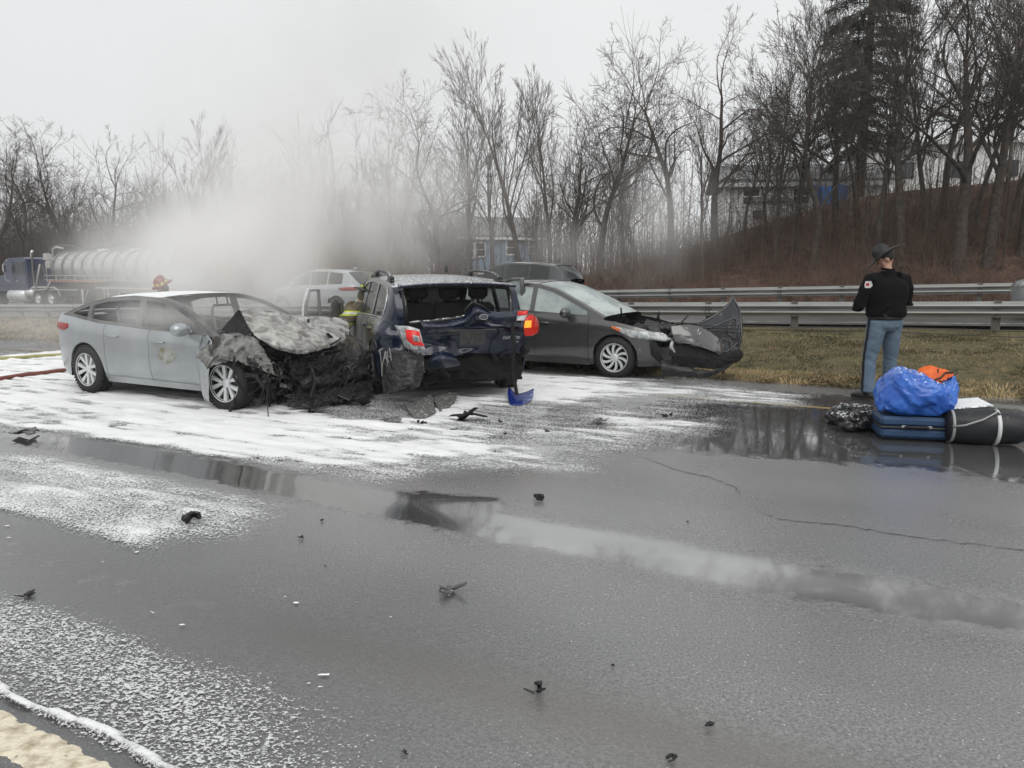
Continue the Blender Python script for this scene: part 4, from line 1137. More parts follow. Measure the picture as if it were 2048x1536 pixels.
class Car:
    def __init__(s, root, L, Wd, xf, xr, R, top, rail, sill=.20, arch=None, tumble=.24, profile=None, nexp=(9, 2.3), dfm=None, crown=.035, shoulder=.03):
        s.root = root; s.a = L / 2; s.b = Wd / 2; s.xf = xf; s.xr = xr; s.R = R; s.Ra = arch or R + .045
        s.top = np.array(top, float); s.rail = np.array(rail, float); s.sill = sill; s.tumble = tumble; s.n, s.m = nexp
        s.dfm = dfm; s.crown = crown
        s.prof = profile or ([0, .12, .30, .50, .68, .80, .90, 1.0], [.085, .035, .012, .0, .004, .000, .010, .05])
    def plan(s, x): return s.b * (1 - np.clip(np.abs(x) / s.a, 0, 1) ** s.n) ** (1 / s.m)
    def zt(s, x): return np.interp(x, s.top[:, 0], s.top[:, 1])
    def zr(s, x): return np.interp(x, s.rail[:, 0], s.rail[:, 1])
    def zb(s, x):
        x = np.asarray(x, float); z = np.full(x.shape, s.sill)
        z = z + .06 * np.clip((np.abs(x) - (s.a - .45)) / .45, 0, 1)
        for xc in (s.xf, s.xr):
            d = np.abs(x - xc)
            arc = s.R + np.sqrt(np.clip(s.Ra ** 2 - d ** 2, 0, None))
            z = np.where(d < s.Ra - 1e-6, np.maximum(z, arc), z)
        return z
    def inset(s, t): return np.interp(t, s.prof[0], s.prof[1])
    def surf(s, x, y, t, off=0.):
        """x,y plan outline (y>=0), t 0..1 -> local point on the left side (y>0)"""
        x = np.asarray(x, float); y = np.asarray(y, float); t = np.asarray(t, float)
        zb, zt = s.zb(x), s.zt(x)
        z = zb + (zt - zb) * t
        tt = np.clip((z - s.sill) / (zt - s.sill), 0, 1)
        gx = np.sign(x) * (np.abs(x) / s.a) ** (s.n - 1) * s.n / s.a; gy = (y / s.b) ** (s.m - 1) * s.m / s.b
        l = np.sqrt(gx * gx + gy * gy) + 1e-9; gx, gy = gx / l, gy / l
        i = s.inset(tt) - off
        return np.stack([x - gx * i, np.maximum(y - gy * i, 0), z], -1)
    def xs(s, x0, x1, step=.06):
        pts = list(np.linspace(x0, x1, max(3, int(abs(x1 - x0) / step) + 1)))
        for xc in (s.xf, s.xr):
            for th in np.linspace(0, math.pi, 19):
                q = xc + s.Ra * .9999 * math.cos(th)
                if x0 < q < x1: pts.append(q)
            for q in (xc - s.Ra - .001, xc + s.Ra + .001):
                if x0 < q < x1: pts.append(q)
        return np.array(sorted(set(np.round(pts, 4))))
    def put(s, name, V, F, m, side=1, label=None, dfm=True, smooth=True, parent=None):
        V = np.array(V, float)
        if side < 0:
            V = V * np.array([1, -1, 1]); F = [tuple(reversed(f)) for f in F]
        if s.dfm and dfm: V = s.dfm(V)
        o = ob(name, V, F, m, parent or s.root, smooth)
        if label: o['label'] = label
        return o
    @staticmethod
    def gridf(nr, nc, o=0):
        return [(o + i * nc + j, o + i * nc + j + 1, o + (i + 1) * nc + j + 1, o + (i + 1) * nc + j) for i in range(nr - 1) for j in range(nc - 1)]
    def panel(s, name, x0, x1, m, side, t0=0., t1=1., nt=11, gap=.004, label=None, off=0.):
        xs = s.xs(x0 + gap, x1 - gap); ys = s.plan(xs); ts = np.linspace(t0, t1, nt)
        G = np.array([s.surf(xs, ys, np.full(xs.shape, t), off) for t in ts])         # nt, nx, 3
        # folded rim, a hard edge
        nx = len(xs); V = list(G.reshape(-1, 3)); F = s.gridf(nt, nx)
        def inn(P): Q = P.copy(); Q[..., 1] -= .022; return Q
        for E_r, fl in ((G[0], 1), (G[-1], 0), (G[:, 0], 0), (G[:, -1], 1)):
            n0 = len(V); V += list(E_r); V += list(inn(E_r)); k_ = len(E_r)
            for q in range(k_ - 1):
                f_ = (n0 + q, n0 + q + 1, n0 + k_ + q + 1, n0 + k_ + q); F.append(f_ if not fl else f_[::-1])
        return s.put(name, np.array(V), F, m, side, label)
    def end(s, name, x0, m, t0=0., t1=1., nt=9, label=None, off=0., sign=1):
        """bumper / tail panel that wraps from one side round to the other"""
        xs = np.linspace(abs(x0), s.a * .985, 14); ys = s.plan(xs)
        y2 = np.linspace(ys[-1], 0, 12)[1:]; x2 = s.a * (1 - (y2 / s.b) ** s.m) ** (1 / s.n)
        px = np.concatenate([xs, x2]) * sign; py = np.concatenate([ys, y2])
        rows = []
        for t in np.linspace(t0, t1, nt):
            Lh = s.surf(px, py, np.full(px.shape, t), off); Rh = Lh[::-1][1:] * np.array([1, -1, 1])
            rows.append(np.vstack([Lh, Rh]))
        G = np.array(rows)
        return s.put(name, G.reshape(-1, 3), s.gridf(G.shape[0], G.shape[1]), m, 1, label)
    def lid(s, name, x0, x1, m, label=None, n=12, crown=None, inset=0., lip=True, endcap=False):
        """bonnet, boot lid: closes the shoulder line between the sides"""
        cr = s.crown if crown is None else crown
        xs = np.linspace(x0, x1, 16)
        if endcap:
            sg = 1 if x1 > 0 else -1
            xs = np.concatenate([np.linspace(x0, sg * s.a * .97, 13), sg * s.a * np.array([.98, .988, .994, .998])])
        E = s.surf(xs, s.plan(xs), np.ones(xs.shape))
        q = np.linspace(-1, 1, n); rows = []
        for e in E:
            yy = max(e[1] - inset, .02)
            rows.append(np.stack([np.full(n, e[0]), q * yy, e[2] + cr * (1 - np.abs(q) ** 2.4)], 1))
        G = np.array(rows)
        return s.put(name, G.reshape(-1, 3), s.gridf(G.shape[0], G.shape[1]), m, 1, label)
    def side_y(s, x, u):
        """greenhouse side: u 0 at the belt, 1 at the rail"""
        e = s.surf(x, s.plan(x), np.ones(np.shape(x))); zb = e[..., 2]; zr = np.maximum(s.zr(x), zb + .001)
        z = zb + (zr - zb) * u
        h = z - zb
        y = e[..., 1] - .012 - s.tumble * h - .10 * h * h
        return np.stack([e[..., 0], y, z], -1)
    def greenhouse(s, xC, xA, windows, m, glass=None, w=.055, xRf=None, xRr=None, bow=(.14, .10), foam_roof=None, front_glass=True, rear_glass=True, pillar_m=None, side_labels=None):
        s.xA, s.xC = xA, xC
        pm = pillar_m or m
        xs = set(np.round(np.linspace(xC, xA, 60), 4))
        for a, b in windows: xs |= {round(a, 4), round(b, 4), round(a - .002, 4), round(b + .002, 4)}
        xs = np.array(sorted(xs))
        e0 = s.side_y(xs, np.zeros(xs.shape)); e1 = s.side_y(xs, np.ones(xs.shape)); H = np.maximum(e1[:, 2] - e0[:, 2], 1e-3)
        slope = np.abs(np.gradient(e1[:, 2], xs)); wv = w * np.sqrt(1 + slope ** 2)
        lo = np.minimum(.035 / H, .49); hi = 1 - wv / H
        hi = np.maximum(hi, lo)
        for sd in (1, -1):
            rows = [s.side_y(xs, u) for u in (np.zeros(xs.shape), lo, hi, np.ones(xs.shape))]
            G = np.array(rows); nx = len(xs)
            inn = G.copy(); inn[..., 1] -= .03
            V = np.vstack([G.reshape(-1, 3), inn.reshape(-1, 3)]); F = []; O = 4 * nx
            def inwin(k): 
                return any(a - 1e-6 <= xs[k] and xs[k + 1] <= b + 1e-6 for a, b in windows) and hi[k] - lo[k] > .03 and hi[k + 1] - lo[k + 1] > .0
            for k in range(nx - 1):
                for r_ in range(3):
                    if r_ == 1 and inwin(k): continue
                    q = (r_ * nx + k, r_ * nx + k + 1, (r_ + 1) * nx + k + 1, (r_ + 1) * nx + k)
                    F.append(q); F.append(tuple(O + z for z in reversed(q)))
                if inwin(k):
                    for r_ in (1, 2): F.append((r_ * nx + k, r_ * nx + k + 1, O + r_ * nx + k + 1, O + r_ * nx + k))
                    if not (k > 0 and inwin(k - 1)): F.append((nx + k, 2 * nx + k, O + 2 * nx + k, O + nx + k))
                    if not (k < nx - 2 and inwin(k + 1)): F.append((nx + k + 1, 2 * nx + k + 1, O + 2 * nx + k + 1, O + nx + k + 1))
            s.put('window_frame', V, F, pm, sd, smooth=False)
            if glass is not None:
                for a, b in windows:
                    ks = [k for k in range(nx) if a - 1e-6 <= xs[k] <= b + 1e-6 and hi[k] - lo[k] > .0]
                    if len(ks) < 2: continue
                    P = np.array([s.side_y(xs[ks], lo[ks]), s.side_y(xs[ks], (lo[ks] + hi[ks]) / 2), s.side_y(xs[ks], hi[ks])]); P[..., 1] -= .012
                    s.put('side_window', P.reshape(-1, 3), s.gridf(3, len(ks)), glass, sd)
        # roof, windscreen, rear window
        def rowset(xa, xb, n, bfun, m_, name, q0=-1, q1=1, off=0, lab=None):
            xr_ = np.linspace(xa, xb, n); E = s.side_y(xr_, np.ones(n)); q = np.linspace(q0, q1, 13); rows = []
            for x_, e in zip(xr_, E):
                b = bfun(x_); rows.append(np.stack([e[0] + b * (1 - q ** 2), q * e[1], e[2] + (.045 if name == 'roof' or True else 0) * (1 - np.abs(q) ** 2.5) - off], 1))
            G = np.array(rows); return s.put(name, G.reshape(-1, 3), s.gridf(G.shape[0], 13), m_, 1, lab)
        fb = lambda x: bow[0] * sstep(xRf - .5, xRf, x) if x < xRf else bow[0]
        rb = lambda x: -bow[1] * sstep(xRr + .5, xRr, x)
        tot = lambda x: float(fb(x) + rb(x)) if xRr <= x <= xRf else (float(fb(x)) if x > xRf else -bow[1])
        rowset(xRr, xRf, 24, tot, foam_roof or m, 'roof')
        if front_glass: rowset(xRf + .02, xA - .02, 12, tot, glass if front_glass is True else front_glass, 'windscreen', -.93, .93, .006)
        rowset(xRf, xA, 12, tot, pm, 'windscreen_pillar', -1, -.925); rowset(xRf, xA, 12, tot, pm, 'windscreen_pillar', .925, 1)
        if rear_glass: rowset(xC + .02, xRr - .02, 10, tot, glass if rear_glass is True else rear_glass, 'rear_window', -.90, .90, .006)
        rowset(xC, xRr, 10, tot, pm, 'rear_pillar', -1, -.895); rowset(xC, xRr, 10, tot, pm, 'rear_pillar', .895, 1)
    def inner(s, x0=None, x1=None, seats=(), floor=.35, dash=None, dfm=True, seat_m=None):
        """dark floor, wheel housings, underbody"""
        x0 = -s.a + .12 if x0 is None else x0; x1 = s.a - .12 if x1 is None else x1
        xs = s.xs(x0, x1, .12); v = []; f = []
        b = MB()
        b.box(((x0 + x1) / 2, 0, .26), (x1 - x0, s.b * 2 - .62, .10))
        for xc in (s.xf, s.xr):
            for sd in (1, -1):
                prof = []
                n0 = len(b.v); K = 14
                for k in range(K + 1):
                    th = math.pi * k / K; cx_, cz_ = xc + (s.Ra + .004) * math.cos(th), s.R + (s.Ra + .004) * math.sin(th)
                    if k == 0 or k == K: cz_ = .22
                    for yy in (s.b - .03, s.b - .36): b.v.append((cx_, sd * yy, cz_))
                for k in range(K): b.f.append((n0 + 2 * k, n0 + 2 * k + 1, n0 + 2 * k + 3, n0 + 2 * k + 2))
                b.f.append(tuple(n0 + 2 * k + 1 for k in range(K + 1)))
        # inner sides just behind the panels so that gaps read black
        for sd in (1, -1):
            n0 = len(b.v); g = s.xs(x0, x1, .15)
            for x_ in g:
                P = s.surf(np.array([x_, x_]), s.plan(np.array([x_, x_])), np.array([0.02, .97]), -.035)
                for p in P: b.v.append((p[0], sd * p[1], p[2]))
            for k in range(len(g) - 1): b.f.append((n0 + 2 * k, n0 + 2 * k + 2, n0 + 2 * k + 3, n0 + 2 * k + 1))
        V = np.array(b.v)
        s.put('chassis', V, b.f, M_under, 1, dfm=dfm, smooth=False)
        for (sx, sy, kind) in seats:
            m = MB()
            m.box((sx + .05, sy, floor + .14), (.52, .50, .20), Matrix.Rotation(rad(-6), 3, 'Y'), bev=.06)
            m.box((sx - .27, sy, floor + .46), (.16, .48, .62), Matrix.Rotation(rad(-14), 3, 'Y'), bev=.06)
            m.tube([(sx - .35, sy - .06, floor + .72), (sx - .37, sy - .06, floor + .84)], .012, 6).tube([(sx - .35, sy + .06, floor + .72), (sx - .37, sy + .06, floor + .84)], .012, 6)
            m.box((sx - .385, sy, floor + .90), (.11, .27, .19), Matrix.Rotation(rad(-8), 3, 'Y'), bev=.05)
            m.build('seat', seat_m or M_seat, s.root)
        if dash is not None:
            MB().box((dash, 0, floor + .42), (.45, s.b * 2 - .35, .26), bev=.08).tube([(dash - .30, .36 + .19 * math.cos(t), floor + .50 + .19 * math.sin(t)) for t in np.linspace(0, 6.28, 20)], .015, 6).build('dashboard', M_black, s.root)
    def mirror(s, x, side, m, glassm=None):
        e = s.side_y(np.array([x]), np.array([0.]))[0]
        b = MB()
        b.box((0, .02, .0), (.05, .10, .04), bev=.01)
        P = []
        b.lathe([(0, 0), (.001, 0)], 3)
        mb = MB()
        for (px_, r_) in ((0, 0),): pass
        K = 9
        v = []; f = []
        for i in range(K):
            t = i / (K - 1); yy = .05 + .22 * t; rz = .085 * (math.sin(math.pi * (.12 + .80 * t)) ** .5); rx = .085 * (math.sin(math.pi * (.15 + .75 * t)) ** .5)
            for j in range(12):
                a = 2 * math.pi * j / 12; cxx = math.cos(a)
                v.append((max(cxx * rx, -.035), yy, .04 + math.sin(a) * rz))
        for i in range(K - 1):
            for j in range(12):
                k = (j + 1) % 12; f.append((i * 12 + j, i * 12 + k, (i + 1) * 12 + k, (i + 1) * 12 + j))
        f.append(tuple(range(12))); f.append(tuple((K - 1) * 12 + j for j in range(12)))
        b.add(v, f)
        V = np.array(b.v); V[:, 1] = V[:, 1] + e[1] - .01; V[:, 0] += x; V[:, 2] += e[2] + .02
        s.put('wing_mirror', V, b.f, m, side, dfm=False)
    def handle(s, x, side, m, z=None, parent=None):
        z = z or (s.zt(x) - .13)
        t = (z - s.zb(np.array([x]))[0]) / (s.zt(x) - s.zb(np.array([x]))[0])
        e = s.surf(np.array([x - .10, x, x + .10]), s.plan(np.array([x - .10, x, x + .10])), np.full(3, t), .030)
        pts = np.array([e[0] - [0, .03, 0], e[0], e[1], e[2], e[2] - [0, .03, 0]]); pts[:, 1] *= side
        q = MB().tube(pts, [.010, .014, .015, .014, .010], 7)
        V = np.array(q.v)
        if s.dfm: V = s.dfm(V)
        return ob('handle', V, q.f, m, parent or s.root)
    def patch(s, name, pts, m, side=1, off=.010, nt=5, end=False, smooth=True, label=None, sign=1):
        """lamp or trim patch lying on the skin. pts: list of (u, zlo, zhi); u = x on the flank, or arc from the flank to the nose when end=True"""
        rows = []
        us = np.linspace(pts[0][0], pts[-1][0], 18)
        lo = np.interp(us, [p[0] for p in pts], [p[1] for p in pts]); hi = np.interp(us, [p[0] for p in pts], [p[2] for p in pts])
        if end:   # u: y measured from the centre line outward, >b means back along the flank
            y = np.minimum(us, s.b * .97); x = np.where(us <= s.b * .97, s.a * (1 - (y / s.b) ** s.m) ** (1 / s.n), 0)
            x0 = s.a * (1 - .97 ** s.m) ** (1 / s.n)
            over = np.maximum(us - s.b * .97, 0); xx = np.where(over > 0, x0 - over, x); yy = np.where(over > 0, s.plan(xx), y)
            px, py = xx * sign, yy
        else:
            px, py = us, s.plan(us)
        zb, zt = s.zb(px), s.zt(px)
        G = []
        for k in np.linspace(0, 1, nt):
            z = lo + (hi - lo) * k
            G.append(s.surf(px, py, (z - zb) / (zt - zb), off))
        G = np.array(G); I = G.copy()
        # rim back into the body
        Gx = np.empty((nt + 2, G.shape[1] + 2, 3)); Gx[1:-1, 1:-1] = G
        def inn(P, o_=.03):
            Q = P.copy(); Q[..., 1] = np.maximum(Q[..., 1] - .02, 0); Q[..., 0] -= np.sign(Q[..., 0]) * .012; return Q
        Gx[0, 1:-1] = inn(G[0]); Gx[-1, 1:-1] = inn(G[-1]); Gx[1:-1, 0] = inn(G[:, 0]); Gx[1:-1, -1] = inn(G[:, -1])
        Gx[0, 0] = Gx[0, 1]; Gx[0, -1] = Gx[0, -2]; Gx[-1, 0] = Gx[-1, 1]; Gx[-1, -1] = Gx[-1, -2]
        return s.put(name, Gx.reshape(-1, 3), s.gridf(nt + 2, G.shape[1] + 2), m, side, label)

def bicubic(ctrl, nu, nv):
    """Catmull-Rom surface through a control net (r,c,3)"""
    C = np.array(ctrl, float)
    def cr(P, n):
        K = len(P); t = np.linspace(0, K - 1 - 1e-6, n); i = t.astype(int); f = (t - i)[:, None]
        f = f.reshape((-1,) + (1,) * (P.ndim - 1))
        p = lambda k: P[np.clip(k, 0, K - 1)]
        a, b, c, d = p(i - 1), p(i), p(i + 1), p(i + 2)
        return .5 * ((2 * b) + (-a + c) * f + (2 * a - 5 * b + 4 * c - d) * f ** 2 + (-a + 3 * b - 3 * c + d) * f ** 3)
    A = cr(C, nu); B = cr(np.swapaxes(A, 0, 1), nv)
    return np.swapaxes(B, 0, 1)
def crumple_sheet(name, ctrl, nu, nv, m, parent, amp=.01, sc=9, seed=1, thick=.004, smooth=True, label=None):
    G = bicubic(ctrl, nu, nv); V = G.reshape(-1, 3)
    V = V + noise3(V, sc, seed) * amp * 1.4
    rd = np.abs(noise3(V, sc * 1.3, seed + 31)) + .5 * np.abs(noise3(V, sc * 3.1, seed + 37))
    V = V + (rd - .16) * amp * 2.2
    o = ob(name, V, Car.gridf(nu, nv), m, parent, smooth)
    sm = o.modifiers.new('thick', 'SOLIDIFY'); sm.thickness = thick
    if label: o['label'] = label
    return o

# ================= silver saloon, burnt front (nose towards the camera side)
def to_local(o, p):
    c, s_ = math.cos(-o['_rz']), math.sin(-o['_rz']); d = (p[0] - o.location[0], p[1] - o.location[1], p[2] - o.location[2])
    return (c * d[0] - s_ * d[1], s_ * d[0] + c * d[1], d[2])
M_silver = mat('silver_paint_wet', (.37, .395, .41), .28, metal=.5, coat=.6, col2=(.31, .33, .34), nscale=1.6, specks=.35)
M_silver_roof = mat('scorched_roof_with_foam', (.30, .31, .31), .5, col2=(.16, .15, .14), nscale=3, nlo=.3, nhi=.7, specks=2.6)
M_burnt = mat('burnt_bare_steel', (.44, .44, .42), .7, col2=(.07, .062, .055), nscale=4.2, ndet=12, nlo=.36, nhi=.68, bump=.010, bscale=24, bdet=8, dist=1.6)
M_ash = mat('ash_grey_panel', (.24, .24, .23), .8, col2=(.035, .032, .03), nscale=6, ndet=11, nlo=.36, nhi=.62, dist=1.2, bump=.004, bscale=40)
M_char = mat('charred_parts', (.012, .011, .011), .7, col2=(.085, .08, .075), nscale=16, ndet=8, nlo=.54, nhi=.8, bump=.02, bscale=40, bdet=8, specks=.2)
M_soot = mat('sooty_frame', (.10, .10, .10), .75, col2=(.20, .20, .195), nscale=5, ndet=6, nlo=.35, nhi=.7)
M_scorch = mat('blistered_paint', (.33, .345, .34), .45, col2=(.17, .165, .085), nscale=7, ndet=8, nlo=.44, nhi=.66)

def f_wheel(c, x, side, **k): return wheel(c.root, x, side * (c.b - .105 + k.pop('out', 0)), c.R, side=side, **k)

sed = thing('crashed_saloon_car', 'silver saloon car with a burnt, crushed front and steam pouring over it', 'car', (0, 0, 0), 0)
fx, fy = at(462, 819)
rz = math.atan2(-.486, .874)
XF_S = 1.42; HW = .90
sed['_rz'] = rz
# wheel centre sits inboard of the flank by half a tyre
cx0 = fx - math.cos(rz) * XF_S - math.sin(rz) * (-(HW - .08)) * -1 * -1
cy0 = fy - math.sin(rz) * XF_S + math.cos(rz) * (HW - .08)
cx0 = fx - math.cos(rz) * XF_S - math.sin(rz) * (HW - .08)
sed.location = (cx0, cy0, 0); sed.rotation_euler = (0, 0, rz)
def dfm_sed(V):
    x = V[:, 0]; k = sstep(1.25, 1.9, x)
    V = V.copy()
    V[:, 0] = np.where(x > 1.55, 1.55 + (x - 1.55) * .45, x)
    n = noise3(V, 4.5, 3) * .20 + noise3(V, 12, 8) * .08
    V += n * k[:, None]
    V[:, 2] -= .03 * k * V[:, 2]
    V[:, 2] = np.maximum(V[:, 2], .12)
    return V
c = Car(sed, 4.66, 1.80, XF_S, -1.27, .325,
        [(-2.33, 1.00), (-2.15, 1.065), (-1.6, 1.03), (-1.0, .955), (0, .905), (.9, .875), (1.3, .85), (1.8, .80), (2.33, .70)],
        [(-2.0, 1.03), (-1.7, 1.10), (-1.3, 1.22), (-.9, 1.295), (-.4, 1.325), (.1, 1.305), (.40, 1.245), (.80, 1.09), (1.22, .865)], dfm=dfm_sed, tumble=.30)
for sd in (-1, 1):
    c.panel('rear_wing', -1.98, -.83, M_silver, sd)
    rd = c.panel('rear_door', -.83, .07, M_silver, sd)
    fd = c.panel('front_door', .07, 1.02, M_silver, sd, label='front door with blistered yellow-brown paint' if sd < 0 else None)
    c.handle(-.62, sd, M_silver, parent=None); c.handle(.28, sd, M_silver)
    c.panel('sill', -.90, 1.02, M_silver, sd, -.02, .10, 3, off=.012)
    f_wheel(c, -1.27, sd, rim_r=.215, w=.205, spokes=5, style='twin')
    f_wheel(c, XF_S, sd, rim_r=.215, w=.205, spokes=5, style='twin', steer=rad(-5) * sd, out=.02)
    c.patch('tail_lamp', [(.62, .84, .93), (.80, .83, .95), (.90, .85, .94), (.98, .88, .93)], M_lens_dim, sd, end=True, sign=-1)
c.end('rear_bumper', 1.98, M_silver, 0, .55, sign=-1)
c.end('boot_panel', 1.98, M_silver, .555, 1, sign=-1)
c.lid('boot_lid', -2.0, -1.70, M_silver, crown=.03); c.lid('boot_edge', -2.0, -2.3, M_silver, crown=.03, endcap=True)
c.panel('front_wing', 1.02, 1.72, M_ash, 1, label='burnt far front wing')
c.greenhouse(-1.95, 1.22, [(-1.62, -1.26), (-1.18, -.26), (-.14, .98)], M_silver, None, xRf=.10, xRr=-1.0, foam_roof=M_silver_roof, front_glass=False, rear_glass=M_glass_fog, pillar_m=M_soot)
c.inner(x1=1.2, seats=(), dash=.95)
# burnt-out seats: bare tube frames
for sy in (-.38, .38):
    for sx in (.10, -.85):
        m = MB()
        z0 = .55
        m.tube([(sx, sy - .2, z0), (sx - .12, sy - .2, z0 + .55), (sx - .14, sy - .15, z0 + .62), (sx - .14, sy + .15, z0 + .62), (sx - .12, sy + .2, z0 + .55), (sx, sy + .2, z0)], .018, 6)
        m.tube([(sx - .13, sy - .09, z0 + .6), (sx - .16, sy - .09, z0 + .78), (sx - .16, sy + .09, z0 + .78), (sx - .13, sy + .09, z0 + .6)], .012, 6)
        for h_ in (.15, .3, .45): m.tube([(sx - .03 - .2 * h_, sy - .2, z0 + h_), (sx - .03 - .2 * h_, sy + .2, z0 + h_)], .008, 5)
        m.box((sx + .2, sy, z0 - .06), (.5, .46, .08), bev=.02)
        m.build('seat_frame', M_soot, sed)
c.mirror(.80, -1, M_silver); c.mirror(.80, 1, M_silver)
# blistered paint on the near front door: a scorched skin just proud of it
def blister():
    xs = np.linspace(.16, .70, 26); G = []
    for z in np.linspace(.42, .76, 18):
        zb, zt = c.zb(xs), c.zt(xs); P = c.surf(xs, c.plan(xs), (z - zb) / (zt - zb), .003); G.append(P)
    G = np.array(G); V = G.reshape(-1, 3); F = []
    X, Z = V[:, 0], V[:, 2]
    d = ((X - .42) / .20) ** 2 + ((Z - .62) / .12) ** 2 + .8 * (fbm(X * 2.6 + 1, Z * 2.6, 3, 1) - .5)
    for f in Car.gridf(18, 26):
        if max(d[list(f)]) < .9: F.append(f)
    c.put('scorched_paint', V, F, M_scorch, -1, 'yellow-brown blistered paint patch')
blister()

# crushed front end, in world points turned to car space
def P_(px, py, Y): return to_local(sed, aty(px, py, Y))
# bonnet folded up into a ridge
hood = [[P_(478, 618, 9.35), P_(545, 622, 9.55), P_(600, 634, 9.85), P_(650, 634, 10.3), P_(692, 640, 10.6)],
        [P_(492, 640, 9.15), P_(545, 640, 9.3), P_(600, 652, 9.55), P_(650, 650, 10.0), P_(697, 652, 10.35)],
        [P_(502, 664, 8.98), P_(550, 668, 9.05), P_(602, 674, 9.25), P_(650, 668, 9.65), P_(700, 664, 10.1)],
        [P_(528, 684, 8.92), P_(560, 692, 8.90), P_(604, 696, 9.05), P_(650, 688, 9.45), P_(696, 676, 9.95)],
        [P_(545, 694, 9.0), P_(568, 702, 8.95), P_(606, 707, 9.08), P_(652, 697, 9.45), P_(690, 684, 9.95)]]
crumple_sheet('bonnet', hood, 70, 100, M_burnt, sed, .020, 7, 5, .005, label='buckled burnt bonnet')
# dark inner fold at its left, and the triangular gap under it
fold = [[P_(478, 618, 9.35), P_(450, 650, 9.6), P_(428, 678, 9.8)],
        [P_(490, 640, 9.25), P_(468, 662, 9.35), P_(440, 690, 9.4)],
        [P_(503, 664, 9.02), P_(480, 676, 9.15), P_(452, 690, 9.3)]]
crumple_sheet('bonnet_fold', fold, 16, 16, M_char, sed, .012, 10, 6, .004)
# crumpled near front wing over the wheel
wing = [[P_(424, 676, 9.15), P_(456, 668, 9.15), P_(486, 668, 9.05), P_(512, 680, 8.98), P_(530, 702, 8.9)],
        [P_(404, 700, 9.10), P_(440, 696, 8.95), P_(478, 690, 8.9), P_(510, 698, 8.82), P_(540, 722, 8.8)],
        [P_(396, 716, 9.05), P_(432, 716, 8.88), P_(470, 714, 8.84), P_(506, 716, 8.78), P_(548, 744, 8.75)],
        [P_(418, 734, 8.98), P_(428, 730, 8.86), P_(468, 722, 8.82), P_(504, 732, 8.76), P_(556, 752, 8.75)]]
crumple_sheet('front_wing', wing, 50, 70, M_ash, sed, .032, 9, 15, .004, label='crumpled scorched front wing')
stub = [[P_(396, 672, 9.30), P_(414, 670, 9.22), P_(424, 684, 9.1)], [P_(394, 704, 9.22), P_(408, 712, 9.1), P_(420, 716, 9.0)], [P_(398, 752, 9.12), P_(412, 760, 9.0), P_(418, 758, 8.95)], [P_(408, 800, 9.05), P_(414, 805, 8.98), P_(418, 806, 8.95)]]
crumple_sheet('door_edge', stub, 20, 12, M_silver, sed, .012, 12, 4, .004, label='bent front edge of the front door')
# engine bay wreckage: many charred pieces joined
rg = np.random.default_rng(12)
wk = MB()
def rrot(): 
    from mathutils import Euler
    return Euler(tuple(rg.uniform(-1.2, 1.2, 3))).to_matrix()
for i in range(430):
    px_ = rg.uniform(505, 735); f = (px_ - 505) / 230
    py_ = rg.uniform(700 + 0 * f, 792 - 12 * f); Y = 8.80 + 1.25 * f + rg.uniform(0.0, .55)
    p = P_(px_, py_, Y); q = rg.uniform(.015, .11, 3)
    if rg.random() < .40: wk.box(p, q, rrot(), bev=.012)
    else: 
        d = rg.normal(0, .12, 3); d2 = rg.normal(0, .10, 3); wk.tube([p, np.array(p) + d, np.array(p) + d + d2, np.array(p) + d * .3 + d2 * 1.8], rg.uniform(.006, .022), 6)
wk.build('engine_wreckage', M_char, sed)
wk = MB()
for i in range(120):
    px_ = rg.uniform(520, 730); f = (px_ - 505) / 230; p = P_(px_, rg.uniform(706, 775 - 8 * f), 8.74 + 1.25 * f + rg.uniform(0, .3)); q = rg.uniform(.008, .07, 3)
    if rg.random() < .5: wk.box(p, q * [1.6, 1, .6], rrot(), bev=.006)
    else: d = rg.normal(0, .09, 3); wk.tube([p, np.array(p) + d, np.array(p) + d * 1.3 + rg.normal(0, .06, 3)], rg.uniform(.004, .012), 5)
wk.build('ash_covered_fittings', M_ash, sed)
# block behind so the bay is closed
blk = MB()
for f in np.linspace(0, 1, 9):
    p = P_(520 + 205 * f, 745 - 8 * f, 9.45 + 1.15 * f); blk.box(p, (.40, .26, .52), Matrix.Rotation(.3 * math.sin(f * 9), 3, 'Z'), bev=.04)
V = np.array(blk.v); V += noise3(V, 5, 2) * .08
ob('engine_block', V, blk.f, M_char, sed, False)
# radiator support, slam panel, bumper beam
beamm = [[P_(600, 758, 8.98), P_(640, 752, 9.25), P_(690, 744, 9.6), P_(735, 735, 10.0)], [P_(602, 772, 8.92), P_(640, 768, 9.18), P_(690, 758, 9.55), P_(738, 748, 9.95)], [P_(606, 782, 9.02), P_(640, 778, 9.28), P_(690, 768, 9.65), P_(735, 758, 10.05)]]
crumple_sheet('bumper_beam', beamm, 24, 60, M_char, sed, .035, 13, 33, .006)
rad_p = [[P_(575, 722, 9.1), P_(620, 716, 9.35), P_(670, 712, 9.65), P_(712, 706, 10.0)], [P_(580, 742, 9.08), P_(620, 738, 9.33), P_(670, 732, 9.63), P_(715, 724, 9.98)], [P_(585, 758, 9.1), P_(622, 756, 9.35), P_(672, 748, 9.65), P_(716, 740, 10.0)]]
crumple_sheet('radiator', rad_p, 24, 60, M_char, sed, .035, 14, 13, .02)
sk = [[P_(590, 780, 9.0), P_(640, 776, 9.28), P_(690, 768, 9.65), P_(738, 755, 10.0)], [P_(580, 798, 8.9), P_(640, 796, 9.15), P_(695, 788, 9.5), P_(742, 776, 9.9)], [P_(575, 812, 8.85), P_(640, 808, 9.05), P_(700, 800, 9.4), P_(750, 788, 9.8)]]
